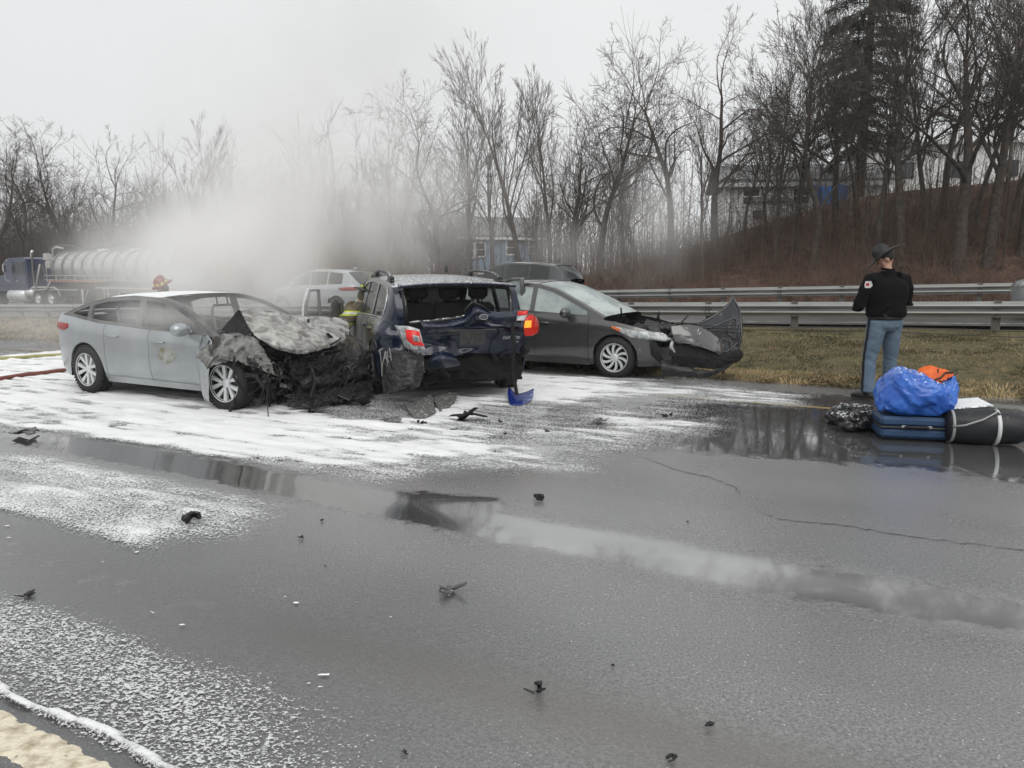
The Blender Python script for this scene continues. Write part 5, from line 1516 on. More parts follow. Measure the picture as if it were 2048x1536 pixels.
crumple_sheet('undertray', sk, 26, 70, M_char, sed, .045, 14, 23, .006)
# liner strip hanging behind the front wheel, wires
wr = MB()
wr.tube([P_(492, 750, 8.75), P_(512, 752, 8.72), P_(528, 775, 8.72), P_(520, 800, 8.75), P_(514, 812, 8.7)], [.03, .028, .02, .018, .03], 6)
for i in range(14):
    a = P_(rg.uniform(540, 720), rg.uniform(715, 780), 8.95 + rg.uniform(0, .5)); k = rg.normal(0, .15, (3, 3)); k[:, 2] -= .08
    wr.tube([a, np.array(a) + k[0], np.array(a) + k[0] + k[1], np.array(a) + k[0] + k[1] + k[2]], .006, 5)
wr.build('loose_wires', M_char, sed)
# far side door standing open, its edge pale with foam
hx = .98
dr = MB()
for (pts, r_) in (([(0, 0, .0), (.0, .02, .42), (-.10, .0, .78), (-.38, -.02, .98), (-.80, 0, .98), (-.86, 0, .42)], .028),): dr.tube(pts, r_, 7)
dr.box((-.43, 0, .08), (.86, .05, .58), bev=.02)
fo = dr.build('open_front_door', M_soot, sed); fo.location = (.98, .90, .38); fo.rotation_euler = (0, 0, rad(-62)); fo['label'] = 'far front door standing open'
MB().tube([(.0, -.02, .42), (-.10, -.03, .80), (-.38, -.04, 1.0)], .022, 6).build('foam_edge', M_white_foam, fo)

# ================= dark blue estate car seen from behind
M_blue = mat('dark_blue_paint', (.002, .007, .023), .24, coat=.35, specks=.45)
M_blue_roof = mat('blue_roof_with_foam', (.004, .007, .03), .25, coat=.3, specks=1.25)
M_blue_ash = mat('blue_door_caked_with_ash', (.15, .15, .145), .8, col2=(.03, .03, .04), nscale=3.5, ndet=8, nlo=.42, nhi=.72, stretch=(1.6, 1.6, .45), specks=.8)
est = thing('crashed_estate_car', 'dark blue estate car seen from behind with its tailgate smashed in', 'car', (0, 0, 0), 0)
aH = rad(18)                              # veers left of straight away
hd = rad(90) + aH
rl = np.array([-1.545, 9.22])              # rear left corner on the ground
est['_rz'] = hd
LE, WE = 4.82, 1.98
cc = rl + np.array([math.cos(hd), math.sin(hd)]) * (LE / 2) + np.array([math.cos(hd - math.pi / 2), math.sin(hd - math.pi / 2)]) * (WE / 2)
est.location = (cc[0], cc[1], 0); est.rotation_euler = (0, 0, hd)
def dfm_est(V):
    V = V.copy(); x, y, z = V[:, 0].copy(), V[:, 1].copy(), V[:, 2].copy()
    k = sstep(-1.85, -2.35, x) * sstep(1.22, .98, z)
    # pushed in at the left and middle
    push = .26 * np.exp(-((y - .30) / .50) ** 2) * np.exp(-((z - .78) / .34) ** 2) + .10 * np.exp(-((y + .55) / .3) ** 2) * np.exp(-((z - .5) / .3) ** 2)
    V[:, 0] += push * k
    n = noise3(V, 3.2, 23) * .10 + noise3(V, 8, 28) * .015
    V += n * (k * (1 - .7 * sstep(.0, -.7, y)) )[:, None]
    # left rear quarter buckled outward and down
    kl = sstep(-1.2, -2.1, x) * sstep(.5, .92, y) * sstep(1.1, .9, z)
    V[:, 1] += .05 * kl; V += noise3(V, 6, 41) * .07 * kl[:, None]
    # window sill line of the tailgate sags to the left
    ks = sstep(-1.9, -2.3, x) * np.exp(-((z - 1.0) / .10) ** 2) * sstep(-.2, .7, y)
    V[:, 2] -= .07 * ks
    return V
e = Car(est, LE, WE, 1.43, -1.32, .345,
        [(-2.41, .99), (-2.1, 1.03), (-1.6, 1.04), (-.5, 1.02), (.6, 1.00), (1.1, .99), (1.6, .95), (2.41, .78)],
        [(-2.30, 1.01), (-2.22, 1.20), (-2.12, 1.36), (-1.98, 1.445), (-1.2, 1.52), (-.3, 1.55), (.25, 1.53), (.55, 1.45), (1.25, 1.0)], dfm=dfm_est, tumble=.22, sill=.26, nexp=(14, 3.4))
for sd in (-1, 1):
    ash = M_blue_ash if sd > 0 else M_blue
    e.panel('rear_wing', -2.02, -.86, M_blue, sd, label='buckled rear wing' if sd > 0 else None)
    e.panel('rear_door', -.86, .06, ash, sd, label='rear door caked with ash and foam' if sd > 0 else None)
    if sd > 0: e.panel('front_door', .06, 1.05, ash, sd, label='front door caked with ash and foam')
    e.panel('front_wing', 1.05, 1.95, ash, sd)
    e.panel('sill_cladding', -.95, 1.05, M_black, sd, -.03, .16, 3, off=.018)
    e.handle(-.66, sd, M_blue)
    f_wheel(e, -1.32, sd, rim_r=.225, w=.22, spokes=5, style='twin', rimmat=M_alloy); f_wheel(e, 1.43, sd, rim_r=.225, w=.22, spokes=5, style='twin')
    # raised roof rail
    P = [e.side_y(np.array([x_]), np.array([1.]))[0] for x_ in np.linspace(-1.62, .12, 9)]
    P = np.array(P); P[:, 1] -= .07; hgt = np.array([-.01, .055, .075, .08, .08, .08, .075, .06, -.01]); P[:, 2] += hgt + .02; P[:, 1] *= sd
    b = MB().tube(P, [.030, .030, .022, .020, .020, .020, .022, .030, .030], 8)
    for k in (1, 7):
        q = P[k]; b.box((q[0] + (-.08 if k == 1 else .08), q[1], q[2] - .045), (.26, .055, .075), bev=.015)
    for k in (0, 8): pass
    b.build('roof_rail', mat('black_rail_foamed', (.015, .015, .016), .45, specks=1.1), est)
e.lid('bonnet', 1.12, 2.2, M_blue_ash, endcap=True)
e.end('front_bumper', 1.95, M_blue_ash, 0, 1, sign=1)
e.greenhouse(-2.30, 1.25, [(-1.86, -1.02), (-.90, -.02), (.06, 1.1)], M_blue, M_glass, xRf=.30, xRr=-2.00, bow=(.12, .05), foam_roof=M_blue_roof, front_glass=M_glass_fog, rear_glass=False, w=.06)
e.inner(x0=-2.1, seats=((-.25, .38, 0), (-.25, -.38, 0), (-1.2, .40, 0), (-1.2, -.02, 0), (-1.2, -.42, 0)), floor=.46, dash=.75)
# chrome line along the bottom of the side windows
for sd in (-1, 1):
    xs = np.linspace(-1.9, 1.1, 30); P = e.side_y(xs, np.full(30, .03)); P[:, 1] += .006
    top_ = e.side_y(np.array([-1.9, -1.94, -1.86, -1.75]), np.array([.1, .45, .80, .93])); top_[:, 1] += .006
    P = np.vstack([top_[::-1], P]); P[:, 1] *= sd
    MB().tube(P, .010, 5).build('window_trim', M_chrome, est, True)
# tailgate: skin, window surround, cavity
e.end('tailgate', 2.02, M_blue, .40, 1.0, nt=24, sign=-1, label='smashed dark blue tailgate')
def tail_arc(yv, z, off=0.):
    x = -e.a * (1 - (np.abs(yv) / e.b) ** e.m) ** (1 / e.n)
    zb, zt = e.zb(x), e.zt(x); P = e.surf(x, np.abs(yv), (z - zb) / (zt - zb), off); P[:, 1] *= np.sign(yv + 1e-9); return P
def tg(name, y0, y1, z0, z1, m, off, n=20, nz=6, shape=None, smooth=True, parent=None, label=None):
    ys = np.linspace(y0, y1, n); G = []
    for k in np.linspace(0, 1, nz):
        zl = z0 if np.isscalar(z0) else np.interp(ys, z0[0], z0[1]); zh = z1 if np.isscalar(z1) else np.interp(ys, z1[0], z1[1])
        G.append(tail_arc(ys, zl + (zh - zl) * k, off))
    G = np.array(G); V = e.dfm(G.reshape(-1, 3))
    o = ob(name, V, Car.gridf(nz, n), m, parent or est, smooth); sm = o.modifiers.new('t', 'SOLIDIFY'); sm.thickness = .012; sm.offset = 0
    if label: o['label'] = label
    return o
# bumper is torn off: dark crash structure with shreds
rgb = np.random.default_rng(3)
ub = MB()
ub.box((-2.12, 0, .46), (.14, 1.30, .16), bev=.02)
ub.box((-1.85, 0, .40), (.5, 1.15, .22), bev=.05).box((-1.3, 0, .34), (.9, .5, .2), bev=.05)
ub.tube([(-2.2, -.62, .30), (-1.7, -.62, .28)], .06, 10)
for i in range(46):
    p = np.array([rgb.uniform(-2.3, -2.05), rgb.uniform(-.85, .85), rgb.uniform(.28, .62)]); d = rgb.normal(0, .10, 3)
    if i % 2: ub.tube([p, p + d, p + d + rgb.normal(0, .07, 3)], rgb.uniform(.006, .02), 5)
    else: ub.box(p, rgb.uniform(.03, .16, 3), rrot(), bev=.01)
ub.build('crash_structure', M_well, est)
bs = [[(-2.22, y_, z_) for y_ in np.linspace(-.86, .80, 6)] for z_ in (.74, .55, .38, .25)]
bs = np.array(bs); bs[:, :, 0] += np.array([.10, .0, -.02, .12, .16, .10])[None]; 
crumple_sheet('torn_bumper_and_shade', bs, 26, 60, M_well, est, .045, 6, 12, .006, label='black torn rear bumper, carried up as shade over the lower tailgate')  # torn plastic below; its raised top is a dark sheet standing in for shade
def E_(px, py, Y): return to_local(est, aty(px, py, Y - .44))
# left corner: shredded wheel-arch liner and bumper corner hanging to the ground
lc = [[E_(764, 696, 9.55), E_(795, 700, 9.45), E_(826, 705, 9.42), E_(848, 712, 9.45)],
      [E_(766, 720, 9.52), E_(790, 728, 9.40), E_(822, 735, 9.36), E_(846, 745, 9.42)],
      [E_(764, 750, 9.50), E_(786, 756, 9.36), E_(818, 762, 9.32), E_(838, 772, 9.4)],
      [E_(766, 788, 9.48), E_(790, 786, 9.34), E_(812, 778, 9.32), E_(826, 780, 9.4)]]
crumple_sheet('bumper_corner', lc, 60, 60, mat('scuffed_dark_plastic', (.012, .012, .014), .45, col2=(.10, .10, .10), nscale=9, ndet=9, nlo=.52, nhi=.78, stretch=(1, 1, .3), specks=.2), est, .022, 6.5, 44, .005, label='torn rear bumper corner hanging down')
sh_ = MB()
for i in range(26):
    p = np.array(E_(rgb.uniform(760, 850), rgb.uniform(690, 720), 9.45)); d = rgb.normal(0, .04, 3); d[2] = -rgb.uniform(.05, .35)
    sh_.tube([p, p + d * .5 + rgb.normal(0, .02, 3), p + d], [.008, .006, .003], 5)
sh_.build('plastic_shreds', mat('grey_shreds', (.22, .22, .215), .6, specks=1.2), est)
# hanging black strap over the right of the tailgate
st = np.array([E_(1024, 645, 9.85), E_(1030, 690, 9.8), E_(1026, 740, 9.82), E_(1034, 790, 9.8)])
sv_ = MB()
for i in range(3):
    a_, b_ = st[i], st[i + 1]
    sv_.add([a_ + [0, -.022, 0], a_ + [0, .022, 0], b_ + [0, .022, 0], b_ + [0, -.022, 0], a_ + [.012, -.022, 0], a_ + [.012, .022, 0], b_ + [.012, .022, 0], b_ + [.012, -.022, 0]],
            [(0, 1, 2, 3), (7, 6, 5, 4), (0, 3, 7, 4), (1, 5, 6, 2)])
sv_.build('hanging_strip', M_well, est)
# window surround of the tailgate (glass is gone)
def rear_frame(u0, u1, y0, y1): pass
xs_ = np.array([-2.30, -2.24, -2.15, -2.04])
Er = e.side_y(xs_, np.ones(4))
def rw(q, k, in_=0.): 
    x_ = np.interp(k, [0, 1], [-2.30, -2.02]); E1 = e.side_y(np.array([x_]), np.array([1.]))[0]
    return np.array([E1[0] - .05 * (1 - q * q) - .012, q * (E1[1] - in_), E1[2] + .045 * (1 - abs(q) ** 2.5)])
fr = MB()
ring = [rw(q, .02) for q in np.linspace(-.86, .80, 12)] + [rw(.86, k) for k in np.linspace(.05, .85, 6)] + [rw(q, .95) for q in np.linspace(.84, -.84, 14)] + [rw(-.86, k) for k in np.linspace(.85, .05, 6)]
ring.append(ring[0]); ring = e.dfm(np.array(ring))
fr.tube(ring, .030, 6).build('window_surround', mat('black_surround_flecked', (.010, .010, .011), .3, specks=1.4), est, True)
# spoiler lip over the window
sp = []
for k in (0, .5, 1):
    sp.append([rw(q, 1.0) + np.array([-.03 - .17 * (1 - k), 0, -.02 * (1 - k) + .02]) for q in np.linspace(-.93, .93, 9)])
crumple_sheet('spoiler', sp, 6, 26, M_blue_roof, est, .001, 3, 1, .03)
# buckled ridge in the middle of the tailgate edge, wiper
rdg = [[E_(840, 642, 9.72), E_(880, 646, 9.8), E_(925, 634, 9.95), E_(950, 612, 10.0), E_(985, 624, 10.0), E_(1040, 620, 10.12)],
       [E_(844, 652, 9.66), E_(882, 654, 9.74), E_(926, 644, 9.86), E_(952, 622, 9.84), E_(988, 634, 9.9), E_(1042, 632, 10.05)],
       [E_(850, 668, 9.72), E_(886, 664, 9.8), E_(930, 656, 9.9), E_(955, 640, 9.92), E_(990, 648, 9.96), E_(1042, 648, 10.1)]]
crumple_sheet('tailgate_edge', rdg, 16, 60, M_blue, est, .012, 11, 9, .006, label='buckled upper edge of the tailgate')
MB().tube([E_(928, 622, 9.85), E_(945, 604, 9.9), E_(965, 612, 9.95), E_(978, 622, 9.95)], [.016, .014, .010, .006], 6).build('rear_wiper', M_black, est, True)
# lower ridge
rd2 = [[E_(862, 716, 9.62), E_(880, 704, 9.55), E_(905, 708, 9.62)], [E_(858, 728, 9.56), E_(884, 718, 9.42), E_(915, 720, 9.55)], [E_(862, 740, 9.62), E_(890, 736, 9.52), E_(920, 730, 9.62)]]
crumple_sheet('dented_flap', rd2, 14, 18, M_blue, est, .008, 10, 19, .005)
# plate recess, dark number plate, emblem
pl = thing('number_plate', None, None, parent=est)
pc = np.array(E_(945, 677, 9.72)); prot = Matrix.Rotation(rad(3), 3, 'X')
MB().box((0, 0, 0), (.02, .33, .16), bev=.006).box((-.008, 0, .07), (.012, .30, .012)).build('plate', mat('darkened_plate', (.020, .020, .020), .5, col2=(.06, .06, .058), nscale=26, nlo=.5, nhi=.7), pl)
pl.location = pc
# a slightly proud handle bar above it
MB().box(tuple(np.array(E_(945, 662, 9.78))), (.05, .62, .035), bev=.01).build('tailgate_handle', M_black, est)
em = MB()
c0 = np.array(E_(967, 634, 9.86))
em.tube([c0 + np.array([-.01, .052 * math.cos(t), .030 * math.sin(t)]) for t in np.linspace(0, 2 * math.pi, 21)], .004, 5, cap=False)
for (y_, z_, r_) in ((.022, .006, .010), (-.004, .010, .006), (-.016, -.004, .006), (.004, -.010, .006), (-.028, .008, .006), (-.010, .016, .005)):
    for k in range(4):
        a_ = k * math.pi / 4; em.box(c0 + np.array([-.012, y_, z_]), (.004, r_ * 1.6, r_ * .35), Matrix.Rotation(a_, 3, 'X'))
em.build('emblem', M_chrome, est)
def text_mesh(txt, size, m, parent, loc, rot, ext=.002, name='badge', bold=False):
    cu = bpy.data.curves.new('txt', 'FONT'); cu.body = txt; cu.size = size; cu.extrude = ext; cu.resolution_u = 3
    to = bpy.data.objects.new('txt', cu); COL.objects.link(to)
    dg = bpy.context.evaluated_depsgraph_get(); me = bpy.data.meshes.new_from_object(to.evaluated_get(dg))
    bpy.data.objects.remove(to); me.materials.clear(); me.materials.append(m)
    o = bpy.data.objects.new(name, me); COL.objects.link(o); o.parent = parent; o.location = loc; o.rotation_euler = rot
    return o
tloc = np.array(E_(1006, 678, 9.82)); tl2 = np.array(E_(1024, 686, 9.82))
text_mesh('OUTBACK', .046, M_chrome, est, tuple(tloc), (rad(90), 0, rad(-90)))
text_mesh('PZEV', .036, M_chrome, est, tuple(tl2), (rad(90), 0, rad(-90)))
# lamps: left cluster hanging out, right cluster lit
def lampbox(name, pts_top, m, thick=.05, parent=est, amp=0., n=14, label=None):
    o = crumple_sheet(name, pts_top, n, n, m, parent, amp, 8, 3, thick, label=label); return o
lampbox('tail_lamp_housing', [[E_(795, 650, 9.50), E_(815, 656, 9.42), E_(838, 662, 9.42)], [E_(806, 668, 9.46), E_(822, 678, 9.34), E_(842, 682, 9.38)], [E_(816, 690, 9.48), E_(830, 696, 9.36), E_(848, 698, 9.40)]], M_lens_c, label='broken left tail lamp')
lampbox('tail_lamp_lens', [[E_(812, 660, 9.34), E_(828, 662, 9.31), E_(838, 664, 9.33)], [E_(814, 672, 9.31), E_(824, 674, 9.28), E_(841, 680, 9.30)], [E_(820, 686, 9.33), E_(834, 690, 9.29), E_(849, 693, 9.31)]], M_lens_r, .02)
lampbox('tail_lamp_reflector', [[E_(825, 670, 9.27), E_(838, 672, 9.27)], [E_(827, 682, 9.27), E_(841, 684, 9.27)]], M_lens_c, .015, n=4)
lampbox('tail_lamp', [[E_(1052, 632, 10.02), E_(1060, 633, 10.08), E_(1066, 640, 10.3)], [E_(1047, 648, 9.98), E_(1059, 650, 10.02), E_(1069, 652, 10.3)], [E_(1048, 667, 10.02), E_(1059, 668, 10.06), E_(1067, 664, 10.3)]], M_lens_lit, .06, label='lit right tail lamp')
lampbox('indicator', [[E_(1050, 642, 9.92), E_(1062, 641, 9.96)], [E_(1048, 656, 9.91), E_(1062, 655, 9.95)]], M_lens_amb, .012, n=5)
lampbox('reversing_lamp', [[E_(1034, 632, 10.03), E_(1054, 631, 10.05)], [E_(1032, 642, 10.01), E_(1054, 642, 10.02)]], M_lens_c, .02, n=5)
lampbox('fog_reflector', [[E_(1036, 623, 10.05), E_(1056, 622, 10.07)], [E_(1034, 631, 10.04), E_(1054, 630.5, 10.05)]], M_lens_r, .02, n=5)
# antenna fin
MB().add([(-1.55, -.03, 1.62), (-1.55, .03, 1.62), (-1.33, .012, 1.63), (-1.33, -.012, 1.63), (-1.53, -.008, 1.71), (-1.53, .008, 1.71)], [(0, 1, 5, 4), (0, 4, 3), (1, 2, 5), (2, 3, 4, 5), (0, 3, 2, 1)]).build('antenna_fin', M_black, est)
# right front door swung wide
def open_door(carobj, x0, x1, side, ang, m, gm):
    d = thing('open_door', 'front door swung wide open', None, parent=carobj.root)
    xs = np.linspace(x0, x1, 12); ys = carobj.plan(xs); G = np.array([carobj.surf(xs, ys, np.full(12, t)) for t in np.linspace(0.0, 1, 9)])
    V = G.reshape(-1, 3).copy(); hinge = np.array([x1, carobj.plan(x1), 0]); V -= hinge; V[:, 1] *= side
    o = ob('door_skin', V, Car.gridf(9, 12), m, d); sm = o.modifiers.new('t', 'SOLIDIFY'); sm.thickness = .05
    x2 = np.concatenate([np.full(4, x0 + .02), np.linspace(x0 + .02, x1, 12)[1:]]); u = np.concatenate([[0, .35, .7, .97], np.full(11, .97)])
    P = carobj.side_y(x2, u) - hinge; P[:, 1] *= side
    MB().tube(P, .026, 7).tube(np.array([P[0], P[3]]) + [.03, 0, 0], .035, 6).build('window_frame', m, d, True)
    q = np.linspace(x0 + .03, x1 - .02, 10); g0 = carobj.side_y(q, np.zeros(10)) - hinge; g1 = carobj.side_y(q, np.full(10, .95)) - hinge
    g0[:, 1] *= side; g1[:, 1] *= side
    ob('side_window', np.vstack([g0, g1]), Car.gridf(2, 10), gm, d)
    d.location = hinge * np.array([1, side, 1]); d.rotation_euler = (0, 0, ang)
    return d
open_door(e, .06, 1.05, -1, rad(62), M_blue_ash, M_glass_fog)

# ================= grey hatchback, front end torn open
M_grey = mat('gunmetal_paint', (.090, .090, .088), .22, metal=.55, coat=.8, specks=.45)
hb = thing('crashed_hatchback', 'dark grey hatchback with a smashed nose and its bonnet bent sideways', 'car', (0, 0, 0), 0)
mrz = math.atan2(-.50, .866)
hb['_rz'] = mrz
mfx, mfy = at(1231, 755)
XM = 1.42; HM = .875
hb.location = (mfx - math.cos(mrz) * XM - math.sin(mrz) * (HM - .09), mfy - math.sin(mrz) * XM + math.cos(mrz) * (HM - .09), 0); hb.rotation_euler = (0, 0, mrz)
def dfm_hb(V):
    V = V.copy(); x = V[:, 0].copy(); k = sstep(1.9, 2.35, x)
    n = noise3(V, 3.6, 63) * .16 + noise3(V, 10, 68) * .05
    V += n * k[:, None]; V[:, 0] -= .10 * k * (V[:, 1] > 0); V[:, 2] = np.maximum(V[:, 2], .13)
    return V
h = Car(hb, 4.76, 1.755, XM, -1.22, .318,
        [(-2.23, 1.0), (-1.9, 1.08), (-1.2, 1.04), (0, .965), (.7, .93), (1.0, .92), (1.45, .86), (1.9, .76), (2.23, .64)],
        [(-2.05, 1.06), (-1.8, 1.25), (-1.5, 1.37), (-1.0, 1.435), (-.3, 1.455), (0, 1.435), (.3, 1.36), (.75, 1.16), (1.22, .93)], dfm=dfm_hb, tumble=.32, sill=.19, nexp=(8, 2.2))
for sd in (-1, 1):
    h.panel('rear_wing', -1.9, -.80, M_grey, sd); h.panel('rear_door', -.80, .02, M_grey, sd)
    h.panel('front_door', .02, .98, M_grey, sd, label='dented front door speckled with foam' if sd < 0 else None)
    h.panel('front_wing', .98, 2.0, M_grey, sd)
    h.panel('sill', -.86, 1.0, M_grey, sd, -.02, .10, 3, off=.012)
    h.handle(-.62, sd, M_grey); h.handle(.20, sd, M_grey); h.mirror(.62, sd, M_grey)
    f_wheel(h, -1.22, sd, rim_r=.215, w=.205, spokes=10, style='curve'); f_wheel(h, XM, sd, rim_r=.215, w=.205, spokes=10, style='curve', steer=rad(-3) * sd)
    h.patch('headlamp', [(.54, .58, .62), (.68, .58, .70), (.82, .62, .745), (.95, .68, .775), (1.10, .755, .80)], M_lens_c, sd, end=True, off=.016)
    h.patch('headlamp_indicator', [(1.02, .72, .77), (1.16, .775, .81)], mat('orange_lens', (.6, .16, .05), .2), sd, end=True, off=.020)
h.end('rear_bumper', 1.9, M_grey, 0, 1, sign=-1)
h.end('front_bumper', 2.0, M_grey, 0, .62, nt=16, sign=1, label='cracked front bumper')
h.greenhouse(-2.05, 1.22, [(-1.75, -1.0), (-.88, -.10), (-.02, .93)], M_grey, M_glass_fog, xRf=-.05, xRr=-1.60, w=.05)
h.inner(x1=1.7, seats=((-.1, .36, 0), (-.1, -.36, 0)), dash=.85)
# near half of the bonnet area: slam panel, plastic cover
hbk = MB()
for i in range(70):
    p = (rg.uniform(1.15, 2.05), rg.uniform(-.62, .65), rg.uniform(.45, .74)); q = rg.uniform(.05, .24, 3)
    if i % 3: hbk.box(p, q, rrot(), bev=.015)
    else: hbk.tube([p, np.array(p) + rg.normal(0, .12, 3), np.array(p) + rg.normal(0, .16, 3)], .015, 6)
hbk.box((1.55, 0, .45), (.8, 1.3, .4), bev=.05)
hbk.build('engine_parts', M_black, hb)
def H_(px, py, Y): return to_local(hb, aty(px, py, Y))
grl = [[H_(1342, 652, 10.9), H_(1385, 650, 11.0), H_(1425, 668, 11.15), H_(1448, 690, 11.3)], [H_(1344, 668, 10.85), H_(1388, 672, 10.9), H_(1424, 690, 11.0), H_(1446, 702, 11.2)], [H_(1350, 684, 10.85), H_(1394, 692, 10.85), H_(1424, 702, 10.95), H_(1444, 712, 11.15)]]
crumple_sheet('bonnet_front', grl, 20, 30, M_grey, hb, .012, 8, 71, .005, label='torn leading edge of the bonnet')
MB().tube([H_(1398, 664, 10.78) + np.zeros(3) + np.array([0, .06 * math.cos(t), .045 * math.sin(t)]) for t in np.linspace(0, 6.28, 17)], .006, 5).build('emblem_ring', M_chrome, hb, True)
grd = [[H_(1340, 684, 10.9), H_(1400, 696, 10.95), H_(1440, 706, 11.15), H_(1480, 700, 11.5)], [H_(1340, 708, 10.85), H_(1400, 716, 10.9), H_(1440, 720, 11.1), H_(1484, 712, 11.5)], [H_(1345, 730, 10.9), H_(1405, 736, 10.95), H_(1440, 736, 11.15), H_(1476, 722, 11.5)]]
crumple_sheet('grille', grd, 20, 36, M_well, hb, .03, 9, 75, .01)
low = [[H_(1320, 724, 10.98), H_(1380, 736, 10.88), H_(1420, 742, 11.0), H_(1450, 740, 11.2)], [H_(1322, 738, 10.93), H_(1382, 746, 10.82), H_(1415, 748, 10.95), H_(1440, 744, 11.15)], [H_(1326, 750, 10.97), H_(1384, 754, 10.9), H_(1412, 755, 11.0), H_(1430, 750, 11.15)]]
crumple_sheet('bumper_lip', low, 14, 30, M_black, hb, .025, 9, 76, .008)
fg = MB().tube([H_(1306, 686, 11.05), H_(1310, 705, 11.0), H_(1322, 722, 10.98)], [.05, .07, .045], 9).build('fog_lamp_hole', M_well, hb, True)
MB().tube([H_(1345, 682, 10.9), H_(1342, 695, 10.86), H_(1350, 705, 10.84)], [.022, .034, .012], 7).build('torn_clip', M_lens_c, hb, True)
MB().tube([H_(1312, 640, 11.3), H_(1318, 628, 11.3), H_(1316, 624, 11.3)], [.008, .02, .03], 6).build('hinge_bracket', M_black, hb, True)
# the bonnet wrenched round, seen from its ribbed underside
un = [[H_(1392, 648, 11.5), H_(1430, 628, 11.7), H_(1456, 606, 11.85), H_(1463, 588, 11.95)],
      [H_(1402, 662, 11.45), H_(1436, 650, 11.6), H_(1464, 632, 11.8), H_(1476, 612, 11.95)],
      [H_(1412, 686, 11.4), H_(1440, 680, 11.5), H_(1468, 665, 11.7), H_(1484, 645, 11.9)],
      [H_(1420, 708, 11.35), H_(1444, 706, 11.45), H_(1466, 698, 11.6), H_(1482, 682, 11.8)],
      [H_(1430, 745, 11.3), H_(1446, 742, 11.4), H_(1462, 730, 11.5), H_(1474, 712, 11.65)]]
crumple_sheet('bonnet', un, 40, 40, mat('bonnet_underside', (.012, .013, .015), .30, coat=.3, specks=.2), hb, .008, 6, 81, .012, label='bonnet bent up, showing its ribbed underside')
G = bicubic(un, 21, 21)
rb = MB()
off = np.array(H_(0, 0, 11.0)) - np.array(H_(0, 0, 11.045)); off = off / np.linalg.norm(off) * .03
ribs = [[(1, 1), (1, 6), (1, 12), (1, 19)], [(1, 19), (6, 20), (12, 19), (18, 18)], [(2, 1), (8, 2), (14, 2), (18, 4)], [(5, 3), (5, 9), (6, 14), (10, 17), (15, 16)], [(12, 3), (10, 8), (12, 11), (17, 12)], [(9, 10), (6, 12), (8, 15), (12, 13), (9, 10)], [(14, 3), (15, 9), (14, 16)]]
vdir = np.array(to_local(hb, (0, 0, 0))) - np.array(to_local(hb, (0, 1, 0)))
for q in ribs: rb.tube([G[a_, b_] + vdir * .02 for a_, b_ in q], .014, 6)
rb.build('bonnet_ribs', mat('rib_paint', (.05, .053, .058), .3, coat=.5), hb, True)
for k in range(3):
    p0 = np.array(H_(1380 + 8 * k, 650 + 6 * k, 11.1)); MB().tube([p0, np.array(H_(1430, 652 + 5 * k, 11.3)), np.array(H_(1480, 650 + 8 * k, 11.6))], .008, 5).build('cable', M_black, hb, True)

# ================= traffic on the far carriageway
def traffic(label, px_mid, v, body, L=4.55, Wd=1.84, H=1.68, group=None, name='parked_car', glass=M_glass_dk, heading=1, brake=False, dx=0):
    a = (px_mid - 1024) / F_PX; Y = v / (CS + a * SN); X = a * Y; s_, v_ = SV(X, Y); z = float(terr(s_, v_))
    r = thing(name, label, 'car', (X, Y, z), ROAD_ANG + math.pi, group)
    k = H / 1.68; a_ = L / 2
    q = Car(r, L, Wd, a_ - .88, -a_ + .98, .35,
            [(-a_, 1.02 * k), (-a_ + .3, 1.14 * k), (-.6, 1.10 * k), (.6, 1.05 * k), (1.0, 1.04 * k), (a_ - .6, .98 * k), (a_, .78 * k)],
            [(-a_ + .12, 1.12 * k), (-a_ + .35, 1.36 * k), (-a_ + .62, 1.56 * k), (-.9, 1.64 * k), (0, 1.66 * k), (.35, 1.60 * k), (.7, 1.42 * k), (1.22, 1.06 * k)], tumble=.26, sill=.26, nexp=(9, 2.3))
    for sd in (-1, 1):
        q.panel('rear_wing', -a_ + .4, -.78, body, sd); q.panel('rear_door', -.78, .08, body, sd); q.panel('front_door', .08, .98, body, sd); q.panel('front_wing', .98, a_ - .45, body, sd)
        q.panel('sill_cladding', -1.0, 1.0, M_black, sd, -.03, .16, 3, off=.016)
        q.handle(-.6, sd, body); q.handle(.3, sd, body); q.mirror(.72, sd, body)
        for xw in (a_ - .88, -a_ + .98): f_wheel(q, xw, sd, rim_r=.23, w=.22, spokes=5, style='twin', tread=False)
        q.patch('tail_lamp', [(.42, .98 * k, 1.05 * k), (.7, .93 * k, 1.06 * k), (1.0, .92 * k, 1.04 * k), (1.15, .97 * k, 1.02 * k)], M_lens_dim, sd, end=True, sign=-1)
        q.patch('headlamp', [(.5, .70 * k, .76 * k), (.8, .70 * k, .83 * k), (1.1, .78 * k, .87 * k)], M_lens_c, sd, end=True, sign=1)
    q.end('rear_bumper', a_ - .4, M_black if False else body, 0, .48, sign=-1); q.end('tailgate', a_ - .4, body, .485, 1, sign=-1)
    q.end('front_bumper', a_ - .45, body, 0, 1, sign=1); q.lid('bonnet', 1.12, a_ - .1, body, endcap=True)
    q.greenhouse(-a_ + .12, 1.22, [(-a_ + .75, -.86), (-.80, -.0), (.06, 1.1)], body, glass, xRf=.15, xRr=-a_ + .62, w=.05)
    q.inner(seats=((-.1, .36, 0), (-.1, -.36, 0)), dash=.8)
    MB().add([(-1.5, -.02, 1.70 * k), (-1.5, .02, 1.70 * k), (-1.3, 0, 1.70 * k), (-1.52, 0, 1.78 * k)], [(0, 1, 3), (1, 2, 3), (2, 0, 3)]).build('antenna_fin', body, r)
    MB().box((-a_ - .005, 0, .80 * k), (.02, .34, .15)).build('number_plate', M_siding_w, r)
    return r
